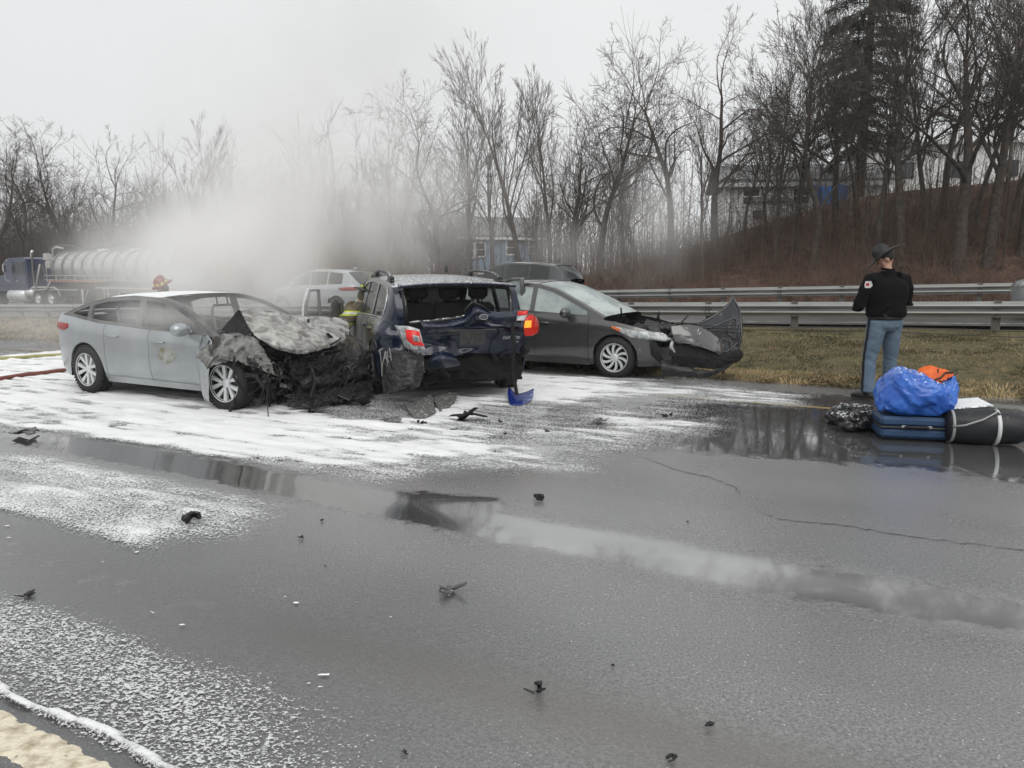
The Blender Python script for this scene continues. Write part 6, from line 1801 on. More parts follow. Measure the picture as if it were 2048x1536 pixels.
M_hsilver = mat('pale_silver_paint', (.46, .48, .50), .3, metal=.3, coat=.6)
M_dk = mat('charcoal_paint', (.07, .075, .078), .25, metal=.4, coat=.7)
traffic('pale silver hatchback stopped behind the guardrail in the smoke', 655, 22.3, M_hsilver)
traffic('dark grey car stopped behind the guardrail, mostly hidden by the blue estate car', 1035, 22.0, M_dk, H=1.70)
traffic('grey car whose nose just enters at the right frame edge', 2258, 21.5, mat('light_grey_paint', (.35, .36, .37), .3, metal=.4, coat=.6), H=1.7)

# ================= tanker lorry
M_cab = mat('royal_blue_cab', (.008, .020, .075), .25, coat=.8)
M_tank = mat('dull_aluminium_tank', (.58, .60, .58), .30, metal=.7, col2=(.38, .40, .38), nscale=1.5, ndet=5)
M_frame = mat('steel_frame', (.045, .042, .04), .7)
M_rail_w = mat('pale_handrail', (.45, .44, .42), .5)
ta = (138 - 1024) / F_PX; tv = 25.2
tY = tv / (CS + ta * SN); tX = ta * tY; ts_, _v = SV(tX, tY)
tz = -.26
tk = thing('tanker_lorry', 'blue lorry cab with a long ribbed silver tank trailer, half hidden by smoke', 'lorry', (tX, tY, tz), ROAD_ANG + math.pi)
# local: +x forward (leftwards), +y towards ... flank facing the camera is +y (left side of the vehicle)
rails = tk
nrib = 14; TL = 12.4; r1, r2 = .86, .98
prof = []
tb = MB(); K = 28
xs = [.0, -.05, -.25] + list(np.linspace(-.5, -TL + .4, 30)) + [-TL + .2, -TL]
rr = [.25, .64, .80] + [.84] * 30 + [.78, .25]
zc_ = [2.12] * len(xs)
v = []; f = []
for x_, r_, z_ in zip(xs, rr, zc_):
    zz = z_ - .10 * (x_ / -TL) * 0 + .0
    for j in range(K):
        a_ = 2 * math.pi * j / K; v.append((x_, r_ * 1.12 * math.cos(a_), zz + r_ * math.sin(a_)))
for i in range(len(xs) - 1):
    for j in range(K): k = (j + 1) % K; f.append((i * K + j, i * K + k, (i + 1) * K + k, (i + 1) * K + j))
f.append(tuple(range(K))[::-1]); f.append(tuple((len(xs) - 1) * K + j for j in range(K)))
ob('tank', v, f, M_tank, tk)
me_rib = None
for i in range(nrib):
    x_ = -.55 - i * .86
    if me_rib is None:
        m = MB()
        P = [(0, 0.985 * math.cos(a_), .885 * math.sin(a_)) for a_ in np.linspace(-.6, math.pi + .6, 26)]
        m.tube(P, .045, 6); me_rib = mesh_from('rib', m.v, m.f, mat('rib_steel', (.20, .205, .20), .5, metal=.3))
    o = bpy.data.objects.new('rib', me_rib); COL.objects.link(o); o.parent = tk; o.location = (x_, 0, 2.12)
for i, x_ in enumerate((-3.6, -6.2, -9.2)):
    MB().lathe([(0, .18), (.26, .18), (.30, .12), (.30, 0)], 18, 'z', (x_, .0, 2.92)).build('hatch', M_tank, tk, True)
# walkway rails along the flank
rl_ = MB()
for z_ in (2.55, 1.72, 1.50): rl_.tube([(-.2, 1.22, z_), (-TL + .6, 1.22, z_)], .022, 5)
for i in range(15): rl_.tube([(-.45 - i * .82, 1.22, 1.36), (-.45 - i * .82, 1.22, 1.72)], .020, 5)
for x_ in (-.45, -4.0, -4.4): rl_.tube([(x_, 1.22, 1.5), (x_, 1.24, 2.4), (x_ - .08, 1.20, 2.55)], .028, 5)
rl_.build('side_rail', M_rail_w, tk, True)
MB().tube([(-.4, 1.18, 1.42), (-5.2, 1.18, 1.42)], .05, 6).build('hose', mat('faded_orange_hose', (.42, .13, .06), .6), tk, True)
# arched hose and filter box at the head of the tank
MB().tube([(.35, .5, 2.75), (.25, .5, 3.12), (-.2, .4, 3.30), (-1.2, .3, 3.28), (-2.2, .2, 3.12)], [.07, .08, .08, .06, .04], 8).build('suction_hose', M_frame, tk, True)
MB().tube([(-.10, .6, 2.7), (-.10, .6, 3.1), (-.35, .55, 3.22), (-.9, .5, 3.15)], .05, 7).build('vent_pipe', M_rail_w, tk, True)
MB().box((.42, .55, 2.72), (.34, .42, .34), bev=.03).lathe([(0, -.3), (.13, -.3), (.16, 0), (.13, .3), (0, .3)], 14, 'z', (.42, .55, 2.42)).build('filter_unit', M_rail_w, tk)
fm = MB()
fm.box((-5.8, 0, 1.05), (12.4, .9, .28), bev=.02)
fm.tube([(.85, 1.0, .95), (.15, 1.1, 2.3)], .045, 6).tube([(.85, 1.0, .95), (-.25, 1.1, 1.0), (-.75, 1.1, 1.5)], .045, 6).tube([(.15, 1.1, 2.3), (-.1, 1.1, 1.6)], .04, 6)
fm.build('trailer_frame', M_rail_w if False else M_frame, tk)
MB().tube([(.85, 1.15, .95), (.15, 1.2, 2.3)], .04, 6).tube([(.95, 1.15, .92), (-.25, 1.2, 1.0), (-.78, 1.2, 1.5)], .04, 6).tube([(-.6, 1.2, .98), (-3.0, 1.2, .98)], .03, 5).build('ladder_frame', M_rail_w, tk, True)
lg_ = MB()
for y_ in (1.0, -1.0): lg_.tube([(-3.1, y_, 1.0), (-3.1, y_, .12)], .06, 6).tube([(-3.6, y_, 1.0), (-3.2, y_, .4)], .03, 5).box((-3.1, y_, .08), (.28, .28, .05))
for x_ in (-5.2, -5.55): lg_.tube([(x_, 1.2, .12), (x_, 1.2, 1.1)], .022, 5)
for z_ in (.3, .55, .8, 1.05): lg_.tube([(-5.2, 1.2, z_), (-5.55, 1.2, z_)], .018, 5)
lg_.build('landing_legs', M_rail_w, tk, True)
MB().box((-7.2, 1.18, 1.12), (5.4, .05, .07)).build('side_guard', M_rail_w, tk)
def lorry_wheel(x, side, dual=True):
    r = bpy.data.objects.new('wheel', None); COL.objects.link(r); r.parent = tk; r.location = (x, side * .98, .50); r.rotation_euler = (0, 0, 0 if side > 0 else math.pi)
    MB().lathe([(.28, .14), (.46, .13), (.50, .09), (.50, -.38), (.46, -.42), (.28, -.42)], 30, 'y').build('tyre', M_tyre, r, True)
    MB().lathe([(0, .16), (.07, .16), (.09, .08), (.16, .03), (.24, .05), (.29, .13), (.27, .0), (.2, -.2)], 24, 'y').build('rim', M_alloy, r, True)
for x_ in (.75, -.45): 
    for sd in (1, -1): lorry_wheel(x_, sd)
for x_ in (-9.8, -11.1):
    for sd in (1, -1): lorry_wheel(x_, sd)
for sd in (1, -1): lorry_wheel(5.0, sd)
# mudguards
MB().tube([(1.45, 1.1, .95), (1.1, 1.1, 1.08), (-.8, 1.1, 1.10), (-1.15, 1.1, .95), (-1.3, 1.1, .65)], .05, 6).build('mudguard', M_rail_w, tk, True)
cbm = MB()
def prism(poly, y0, y1):
    n = len(poly); v = [(x, y0, z) for x, z in poly] + [(x, y1, z) for x, z in poly]
    return v, [tuple(range(n)), tuple(range(2 * n - 1, n - 1, -1))] + [(i, i + n, (i + 1) % n + n, (i + 1) % n) for i in range(n)]
cbm.add(*prism([(1.5, .85), (1.5, 2.62), (1.7, 2.70), (3.2, 2.66), (3.45, 2.55), (3.75, 1.75), (5.4, 1.60), (5.65, 1.45), (5.7, .75), (5.55, .62), (4.4, .62), (4.4, .85)], -1.15, 1.15))
cbm.build('cab', M_cab, tk)
MB().add(*prism([(3.36, 2.50), (3.68, 1.80), (3.62, 1.80), (3.2, 2.50)], -1.0, 1.0)).build('windscreen', M_glass_dk, tk)
MB().add(*prism([(1.62, .93), (1.62, 2.52), (2.95, 2.52), (3.0, .93)], 1.15, 1.17)).build('cab_door', mat('deep_blue_door', (.006, .015, .06), .25, coat=.8), tk)
MB().add(*prism([(1.75, 1.80), (1.75, 2.45), (2.75, 2.45), (2.95, 1.80)], 1.17, 1.18)).build('side_window', M_glass_dk, tk)
MB().tube([(3.1, 1.25, 2.6), (3.15, 1.42, 2.4), (3.15, 1.42, 1.5), (3.05, 1.2, 1.35)], .022, 5).box((3.15, 1.42, 2.1), (.08, .18, .42), bev=.02).build('door_mirror', M_chrome, tk)
MB().tube([(1.62, 1.2, 1.62), (2.3, 1.2, 1.62)], .02, 5).box((2.45, 1.18, 1.42), (.16, .04, .05)).build('handle', M_chrome, tk)
MB().lathe([(0, -.75), (.33, -.75), (.33, .75), (0, .75)], 22, 'x', (2.6, 1.0, .62)).build('fuel_tank', M_alloy, tk, True)
MB().lathe([(0, -.3), (.2, -.3), (.2, .3), (0, .3)], 16, 'x', (1.45, 1.05, .78)).build('air_tank', M_alloy, tk, True)
MB().tube([(1.35, .9, .9), (1.35, .9, 2.9), (1.25, .9, 3.05)], .075, 10).build('exhaust_stack', M_chrome, tk, True)
MB().box((.2, 0, .75), (4.0, .9, .22)).box((3.9, 0, .7), (3.2, .9, .2)).build('tractor_frame', M_frame, tk)
MB().tube([(-11.0, .6, 3.0), (-11.0, .6, 3.35), (-11.2, .6, 3.55), (-11.55, .6, 3.6)], .05, 6).build('overflow_pipe', M_rail_w, tk, True)
# ------------------------------------------------------------------ people
from mathutils.bvhtree import BVHTree
def remesh(mb, voxel, smooth_it=2, fold=None):
    """fuse overlapping closed solids into one continuous surface"""
    me = mesh_from('tmp', mb.v, mb.f, None, True)
    o = bpy.data.objects.new('tmp', me); COL.objects.link(o)
    r = o.modifiers.new('r', 'REMESH'); r.mode = 'VOXEL'; r.voxel_size = voxel; r.use_smooth_shade = True
    if smooth_it:
        s_ = o.modifiers.new('s', 'SMOOTH'); s_.iterations = smooth_it; s_.factor = .6
    dg = bpy.context.evaluated_depsgraph_get()
    m2 = bpy.data.meshes.new_from_object(o.evaluated_get(dg))
    bpy.data.objects.remove(o)
    if fold is not None:
        n = len(m2.vertices); co = np.empty(n * 3); m2.vertices.foreach_get('co', co); co = co.reshape(-1, 3)
        no = np.empty(n * 3); m2.vertices.foreach_get('normal', no); no = no.reshape(-1, 3)
        co = co + no * fold(co)[:, None]
        m2.vertices.foreach_set('co', co.ravel()); m2.update()
    m2.polygons.foreach_set('use_smooth', np.ones(len(m2.polygons), bool))
    return m2
def meob(name, me, m, parent, label=None):
    me.materials.clear(); me.materials.append(m); me.name = name
    o = bpy.data.objects.new(name, me); COL.objects.link(o); o.parent = parent
    if label: o['label'] = label
    return o
def ellring(c, rx, ry, n=20, p=2.3):
    out = []
    for i in range(n):
        a = 2 * math.pi * i / n; ca, sa = math.cos(a), math.sin(a)
        out.append((c[0] + rx * math.copysign(abs(ca) ** (2 / p), ca), c[1] + ry * math.copysign(abs(sa) ** (2 / p), sa), c[2]))
    return out
def loft(mb, rings):
    n = len(rings[0]); v = [q for r_ in rings for q in r_]; f = []
    for i in range(len(rings) - 1):
        for j in range(n):
            k = (j + 1) % n; f.append((i * n + j, i * n + k, (i + 1) * n + k, (i + 1) * n + j))
    f.append(tuple(range(n))[::-1]); f.append(tuple((len(rings) - 1) * n + j for j in range(n)))
    return mb.add(v, f)
def ball(mb, c, r, n=12, M=None):
    v = []; f = []
    for i in range(n + 1):
        th = math.pi * i / n
        for j in range(n * 2):
            a = math.pi * j / n
            q = Vector((r[0] * math.sin(th) * math.cos(a), r[1] * math.sin(th) * math.sin(a), r[2] * math.cos(th)))
            if M is not None: q = M @ q
            v.append((c[0] + q.x, c[1] + q.y, c[2] + q.z))
    m = n * 2
    for i in range(n):
        for j in range(m):
            k = (j + 1) % m; f.append((i * m + j, (i + 1) * m + j, (i + 1) * m + k, i * m + k))
    return mb.add(v, f)
M_skin = mat('skin', (.42, .24, .17), .55)
M_hair = mat('black_hair', (.015, .012, .010), .6, bump=.003, bscale=200)
M_boot = mat('black_leather', (.014, .013, .013), .30, bump=.002, bscale=50)

def hand(mb, wrist, dirv, side, palmn, curl=.5):
    """palm, four unequal bent fingers and a thumb, appended to mb"""
    d = Vector(dirv).normalized(); n_ = Vector(palmn).normalized(); s_ = d.cross(n_).normalized() * side
    w = Vector(wrist)
    R3 = Matrix((s_, d, n_)).transposed()
    ball(mb, w + d * .05, (.040, .052, .017), 8, R3)
    for k, (off, L) in enumerate(((-.030, .072), (-.010, .082), (.010, .077), (.029, .060))):
        b = w + d * .088 + s_ * off; d1 = (d - n_ * curl * .6).normalized(); d2 = (d - n_ * (curl * 1.8)).normalized(); d3 = (d - n_ * curl * 3).normalized()
        p = [w + d * .05 + s_ * off * .8, b, b + d1 * L * .45, b + d1 * L * .45 + d2 * L * .32, b + d1 * L * .45 + d2 * L * .32 + d3 * L * .24]
        mb.tube(p, [.009, .0095, .009, .0083, .007], 8)
    t0 = w + d * .02 - s_ * .030
    mb.tube([t0, t0 - s_ * .028 + d * .028 - n_ * .01, t0 - s_ * .034 + d * .060 - n_ * .022, t0 - s_ * .028 + d * .085 - n_ * .03], [.013, .012, .010, .008], 8)

def head_parts(mb, c, M):
    """skull, jaw, nose, ears, lips, brow; c = centre of the head, M turns it (face towards local +y)"""
    T = lambda x, y, z: tuple(Vector(c) + M @ Vector((x, y, z)))
    ball(mb, T(0, -.008, .022), (.077, .098, .098), 14, M)
    ball(mb, T(0, .028, -.045), (.060, .066, .072), 12, M)
    ball(mb, T(0, .070, -.088), (.026, .022, .020), 8, M)
    mb.tube([T(0, .086, .018), T(0, .104, -.012), T(0, .112, -.026), T(0, .094, -.034)], [.008, .012, .015, .010], 8)
    ball(mb, T(0, .080, .030), (.050, .016, .010), 8, M)
    ball(mb, T(0, .088, -.058), (.024, .011, .0085), 8, M)
    for sx in (-1, 1):
        ball(mb, T(sx * .079, -.004, -.008), (.009, .020, .034), 8, M)
        ball(mb, T(sx * .034, .078, .012), (.013, .010, .009), 8, M)
        ball(mb, T(sx * .048, .055, -.022), (.022, .024, .026), 8, M)

def person(label, loc, rz, J, trouser_m, jacket_m, boot_m=M_boot, k=1.0, folds=(.010, .009), hd=(0, 0), tr_w=1.0, jk_w=1.0, gloves=None, cat='person'):
    """J: joints {name: (x,y,z)} x right, y forward"""
    root = thing('person', label, cat, loc, rz); root.scale = (k, k, k)
    A = lambda n: np.array(J[n], float)
    # body: one continuous skin surface
    b = MB()
    pel, che, neck = A('pelvis'), A('chest'), A('neck')
    up = che - pel
    loft(b, [ellring(pel + up * t, rx, ry) for t, rx, ry in ((-.25, .13, .09), (0, .145, .10), (.5, .13, .09), (1.0, .16, .10), (1.25, .15, .09), (1.35, .08, .07))])
    Mh = Matrix.Rotation(hd[0], 3, 'Z') @ Matrix.Rotation(-hd[1], 3, 'X')
    hc = A('head')
    b.tube([che + up * .1, neck, hc - np.array([0, 0, .05])], [.075, .058, .056], 12)
    head_parts(b, tuple(hc), Mh)
    for s_, sd in (('l', -1), ('r', 1)):
        b.tube([A('sho_' + s_) * [.9, 1, 1], A('elb_' + s_), A('wri_' + s_)], [.048, .037, .026], 10)
        dv = A('wri_' + s_) - A('elb_' + s_); dv /= np.linalg.norm(dv)
        if not gloves: hand(b, A('wri_' + s_), dv, sd, J.get('palm_' + s_, (0, 0, 1)))
        b.tube([A('hip_' + s_), A('kne_' + s_), A('ank_' + s_)], [.080, .052, .036], 10)
        ank = A('ank_' + s_); fd = np.array(J.get('toe_' + s_, (0, 1, 0)), float)
        b.tube([ank - [0, 0, .01], ank + fd * .06 - [0, 0, .035], ank + fd * .17 - [0, 0, .05]], [.034, .034, .022], 8)
    me = remesh(b, .0085, 1); meob('body', me, M_skin, root)
    # trousers
    t = MB()
    loft(t, [ellring(pel + up * q, rx * tr_w, ry * tr_w, 24) for q, rx, ry in ((-.42, .13, .10), (-.25, .185, .135), (-.05, .19, .14), (.2, .170, .12), (.42, .165, .115))])
    for s_ in 'lr':
        h_, kn, an = A('hip_' + s_), A('kne_' + s_), A('ank_' + s_)
        t.tube([h_ + [0, 0, .04], h_ * .7 + kn * .3, kn, kn * .5 + an * .5, an + [0, 0, -.005]], [.115 * tr_w, .103 * tr_w, .078 * tr_w, .074 * tr_w, .074 * tr_w], 16)
    def fold_t(co):
        z = co[:, 2]; knee = A('kne_l')[2]; crotch = A('hip_l')[2] - .08
        a_ = folds[0] * (.35 + 1.2 * np.exp(-((z - knee) / .13) ** 2) + 1.4 * np.exp(-((z - .12) / .10) ** 2) + .8 * np.exp(-((z - crotch) / .12) ** 2))
        return a_ * 2 * (fbm(co[:, 0] * 5 + co[:, 1] * 4 + 3, z * 16 + co[:, 0] * 8, 5, 3) - .5)
    tm = remesh(t, .012, 3, fold_t); tro = meob('trousers', tm, trouser_m, root)
    # jacket
    j = MB()
    w_ = jk_w
    loft(j, [ellring(pel + up * q + np.array([0, yo, 0]), rx * w_, ry * w_, 26) for q, rx, ry, yo in
             ((.08, .190, .138, 0), (.16, .205, .152, 0), (.42, .202, .152, 0), (.75, .218, .150, -.005), (1.05, .228, .148, -.01), (1.22, .222, .138, -.01), (1.34, .185, .115, -.005), (1.42, .085, .085, 0), (1.50, .074, .078, .0), (1.66, .070, .074, .004))])
    for s_, sd in (('l', -1), ('r', 1)):
        sh, el, wr_ = A('sho_' + s_), A('elb_' + s_), A('wri_' + s_)
        j.tube([sh * [.55, 1, 1] + [0, 0, .005], sh + [0, 0, -.01], sh * .5 + el * .5, el, el * .5 + wr_ * .5, wr_ - (wr_ - el) * .04], [.085 * w_, .090 * w_, .076 * w_, .066 * w_, .058 * w_, .050 * w_], 14)
    def fold_j(co):
        z = co[:, 2]
        return folds[1] * 2 * (fbm(co[:, 0] * 6 + co[:, 1] * 5, z * 9 - co[:, 0] * 7, 15, 4) - .5) * (.6 + .9 * np.exp(-((z - (pel[2] + .12)) / .10) ** 2))
    jm = remesh(j, .013, 3, fold_j); jk = meob('jacket', jm, jacket_m, root)
    # boots
    for s_ in 'lr':
        ank = A('ank_' + s_); fd = np.array(J.get('toe_' + s_, (0, 1, 0)), float); zf = ank[2] - .085
        q = MB(); f3 = Vector(fd); R3 = Matrix((Vector((fd[1], -fd[0], 0)), f3, Vector((0, 0, 1)))).transposed()
        q.tube([ank + [0, 0, .05], ank - [0, 0, .02]], [.050, .052], 14)
        ball(q, (ank[0] - fd[0] * .015, ank[1] - fd[1] * .015, zf + .045), (.042, .060, .048), 10, R3)
        ball(q, (ank[0] + fd[0] * .09, ank[1] + fd[1] * .09, zf + .040), (.046, .110, .040), 10, R3)
        ball(q, (ank[0] + fd[0] * .15, ank[1] + fd[1] * .15, zf + .035), (.044, .062, .034), 10, R3)
        bm = remesh(q, .009, 2); bo = meob('boot', bm, boot_m, root)
        so = MB(); so.add(*(lambda pr: pr)(([], [])))
        ring = []
        for i in range(20):
            a_ = 2 * math.pi * i / 20; y_ = .155 * math.sin(a_) + .065; x_ = (.043 + .006 * math.sin(a_)) * math.cos(a_); p = R3 @ Vector((x_, y_, 0)); ring.append((ank[0] + p.x, ank[1] + p.y))
        loft(so, [[(x, y, z_) for x, y in ring] for z_ in (zf, zf + .028)]); so.build('sole', mat('rubber_sole', (.010, .010, .010), .7), bo)
    return root, tro, jk, hc, Mh
def bvh_of(o):
    me = o.data; return BVHTree.FromPolygons([v.co[:] for v in me.vertices], [p.vertices[:] for p in me.polygons])
def ribbon(name, o, pts_dir, wv, m, parent, off=.004):
    """strip laid on the surface of o: pts_dir = [(origin, direction)], wv = half width vector"""
    T_ = bvh_of(o); v = []; f = []; n = 0
    for (p, d) in pts_dir:
        d = Vector(d).normalized(); row = []
        for q in (-1, 1):
            hit = T_.ray_cast(Vector(p) + Vector(wv) * q, d)
            if hit[0] is None: row = None; break
            row.append(hit[0] - d * off)
        if row is None: n = 0; continue
        v += row
        if n: b = len(v) - 4; f.append((b, b + 1, b + 3, b + 2))
        n += 1
    o2 = ob(name, v, f, m, parent)
    return o2
def band(name, o, c, z, hw, m, parent, n=40, rad_=.6, off=.005, zdir=None):
    """ring laid round the surface of o at height z"""
    T_ = bvh_of(o); v = []; f = []; ok = []
    for i in range(n + 1):
        a_ = 2 * math.pi * i / n; d = Vector((-math.cos(a_), -math.sin(a_), 0)); row = []
        for q in (-1, 1):
            hit = T_.ray_cast(Vector((c[0] - d.x * rad_, c[1] - d.y * rad_, z + q * hw)), d)
            row.append(hit[0] - d * off if hit[0] is not None else None)
        if None in row: ok.append(False); v += [(0, 0, z), (0, 0, z)]
        else: ok.append(True); v += row
        if i and ok[-1] and ok[-2] and (Vector(v[-1]) - Vector(v[-3])).length < .12: b = len(v) - 4; f.append((b, b + 2, b + 3, b + 1))
    return ob(name, v, f, m, parent)

# --- officer
M_wool = mat('black_uniform_jacket', (.006, .006, .0065), .9, spec=.15, bump=.002, bscale=220, sheen=.0)
M_troub = mat('slate_blue_trousers', (.115, .165, .22), .8, col2=(.090, .135, .19), nscale=9, bump=.0015, bscale=300)
M_navy = mat('navy_stripe', (.008, .009, .016), .8)
M_hat = mat('black_felt', (.012, .013, .014), .6, bump=.001, bscale=200)
ox, oy = at(1748, 800)
JO = dict(pelvis=(0, 0, .98), chest=(0, .00, 1.33), neck=(0, .015, 1.56), head=(-.01, .05, 1.70),
          sho_l=(-.225, 0, 1.455), elb_l=(-.335, .05, 1.18), wri_l=(-.17, .30, 1.12), sho_r=(.225, 0, 1.455), elb_r=(.345, .03, 1.18), wri_r=(.14, .30, 1.14),
          palm_l=(0, 0, 1), palm_r=(0, 0, 1),
          hip_l=(-.105, 0, .92), kne_l=(-.165, .03, .50), ank_l=(-.195, -.02, .095), hip_r=(.105, 0, .92), kne_r=(.155, .05, .50), ank_r=(.185, .08, .095), toe_l=(-.35, .94, 0), toe_r=(.2, .98, 0))
off_rz = rad(14)
off_, o_tro, o_jk, hc, Mh = person('officer in wide-brimmed hat, black jacket and striped blue trousers, looking down', (ox + .12, oy + .10, 0), off_rz, JO, M_troub, M_wool, k=1.05, hd=(rad(58), rad(40)), folds=(.010, .026), tr_w=1.07, jk_w=1.13)
# stripe along the outer left leg
pts = [((-.6, y_, z_), (1, 0, 0)) for z_, y_ in ((z__, float(np.interp(z__, [.095, .5, .92], [-.02, .03, 0]))) for z__ in np.linspace(.10, 1.03, 46))]
ribbon('trouser_stripe', o_tro, pts, (0, .021, 0), M_navy, off_)
pts = [((.6, y_, z_), (-1, 0, 0)) for z_, y_ in ((z__, float(np.interp(z__, [.095, .5, .92], [.10, .05, 0]))) for z__ in np.linspace(.10, 1.03, 46))]
ribbon('trouser_stripe', o_tro, pts, (0, .021, 0), M_navy, off_)
# sleeve badge: pale shield with a red centre
for (m_, hw, hh, of_, nm) in ((mat('badge_white', (.62, .60, .58), .6), .028, .040, .004, 'shoulder_patch'), (mat('badge_red', (.40, .05, .05), .6), .014, .018, .007, 'patch_centre')):
    T_ = bvh_of(o_jk); v = []; G_ = 7
    for i in range(G_):
        zz = 1.40 - hh + 2 * hh * i / (G_ - 1)
        wd = hw * (1 if i > 2 else .55 + .2 * i)
        for j_ in range(5):
            yy = -.05 + wd * (j_ - 2) / 2; hit = T_.ray_cast(Vector((-.6, yy, zz)), Vector((1, 0, 0))); v.append((hit[0].x - of_, hit[0].y, hit[0].z) if hit[0] is not None else (-.30, yy, zz))
    ob(nm, v, Car.gridf(G_, 5), m_, off_)
# belt with pouches under the jacket hem, keys
bl = MB()
P = [(.205 * math.cos(a_), .145 * math.sin(a_), .995) for a_ in np.linspace(0, 2 * math.pi, 30)]
bl.tube(P, .022, 6, cap=False).box((.19, -.02, .99), (.04, .07, .13), bev=.01).box((-.10, -.13, 1.02), (.07, .035, .06), bev=.01).box((.06, -.13, 1.02), (.07, .035, .06), bev=.01)
bl.build('belt', M_boot, off_)
# collar
MB().tube([(.062 * math.cos(a_), .066 * math.sin(a_) + .01, 1.585 + .012 * math.sin(a_)) for a_ in np.linspace(0, 2 * math.pi, 24)], .016, 6, cap=False).build('collar', M_wool, off_, True)
# hair at the back and sides
q = MB(); Mx = Mh
T3 = lambda x, y, z: tuple(Vector(hc) + Mx @ Vector((x, y, z)))
ball(q, T3(0, -.020, .030), (.083, .095, .098), 14, Mx)
V = np.array(q.v); loc_ = np.array([list(Mx.transposed() @ (Vector(v_) - Vector(hc))) for v_ in V])
keepf = [f_ for f_ in q.f if loc_[list(f_)][:, 1].mean() < .030 and loc_[list(f_)][:, 2].mean() > -.045]
ob('hair', V, keepf, M_hair, off_)
# wide flat-brimmed felt hat with a pinched crown
ht = MB(); n = 40; rings = []
def hp(r_, z_, a_, sx=1., sy=1.): 
    brim = max(0, (r_ - .10) / .10)
    z2 = z_ + .022 * brim * abs(math.cos(a_)) ** 2 * 1.3 - .012 * brim * abs(math.sin(a_))
    return T3(r_ * math.cos(a_) * sx, -.008 + r_ * math.sin(a_) * sy, .052 + z2)
prof = [(.060, .0, 1), (.190, -.004, 1), (.194, .000, 1), (.190, .006, 1), (.100, .008, 1), (.092, .014, 1), (.088, .070, 1), (.078, .112, .9), (.050, .138, .6), (.018, .142, .3), (.001, .140, .2)]
v = []; f = []
for (r_, z_, s__) in prof:
    for i in range(n):
        a_ = 2 * math.pi * i / n
        pin = 1 - .22 * (1 - s__) * 0
        z3 = z_
        if z_ > .10: z3 = z_ - .030 * max(0, math.cos(2 * a_)) ** 2 * (r_ / .08)  # four dents
        v.append(hp(r_ * 1.02, z3, a_, .94, 1.10))
for i in range(len(prof) - 1):
    for j_ in range(n): k_ = (j_ + 1) % n; f.append((i * n + j_, i * n + k_, (i + 1) * n + k_, (i + 1) * n + j_))
ob('hat', v, f, M_hat, off_)
MB().tube([hp(.097, .022, a_, .94, 1.10) for a_ in np.linspace(0, 2 * math.pi, 30)], .009, 6, cap=False).build('hat_band', mat('dark_olive_band', (.02, .025, .02), .4), off_, True)
MB().tube([T3(.079 * math.sin(a_), -.098 * math.cos(a_) + .0, .005) for a_ in np.linspace(-1.3, 1.3, 16)], .005, 5).build('hat_strap', mat('strap_silver', (.25, .25, .24), .3, metal=.5), off_, True)
# small notepad between the hands
np_ = MB(); np_.box((-.0, .42, 1.16), (.10, .14, .012), bev=.003).build('notepad', mat('paper', (.6, .6, .57), .7), None)
npo = bpy.data.objects['notepad']; npo.parent = off_; npo['label'] = None if False else 'notepad'
del npo['label']

# --- firefighters
M_coat = mat('tan_turnout_coat', (.16, .13, .075), .85, col2=(.06, .055, .045), nscale=6, ndet=5, nlo=.4, nhi=.7)
M_coatk = mat('black_turnout_coat', (.03, .03, .028), .85, col2=(.08, .075, .06), nscale=6)
M_lime = mat('lime_reflective', (.55, .66, .06), .5, emit=None)
M_lime2 = mat('silver_reflective', (.55, .56, .54), .35)
M_helm = mat('black_helmet', (.022, .022, .020), .35, coat=.4)
M_helmr = mat('red_helmet', (.20, .03, .025), .35, coat=.4)
M_orange = mat('salmon_patch', (.55, .20, .13), .6)
def fire_pose(lean=.25, crouch=.12):
    z = -crouch; y = lean
    return dict(pelvis=(0, -.10, .95 + z), chest=(0, .05 + y * .5, 1.27 + z - lean * .1), neck=(0, .12 + y * .8, 1.46 + z - lean * .22), head=(0, .17 + y, 1.60 + z - lean * .28),
                sho_l=(-.21, .05 + y * .75, 1.40 + z - lean * .2), elb_l=(-.29, .20 + y, 1.15 + z), wri_l=(-.15, .42 + y, 1.10 + z), sho_r=(.21, .05 + y * .75, 1.40 + z - lean * .2), elb_r=(.29, .20 + y, 1.13 + z), wri_r=(.16, .42 + y, 1.12 + z),
                hip_l=(-.11, -.08, .89 + z), kne_l=(-.16, .16, .48), ank_l=(-.16, -.05, .095), hip_r=(.11, -.08, .89 + z), kne_r=(.16, .20, .48), ank_r=(.16, .02, .095))
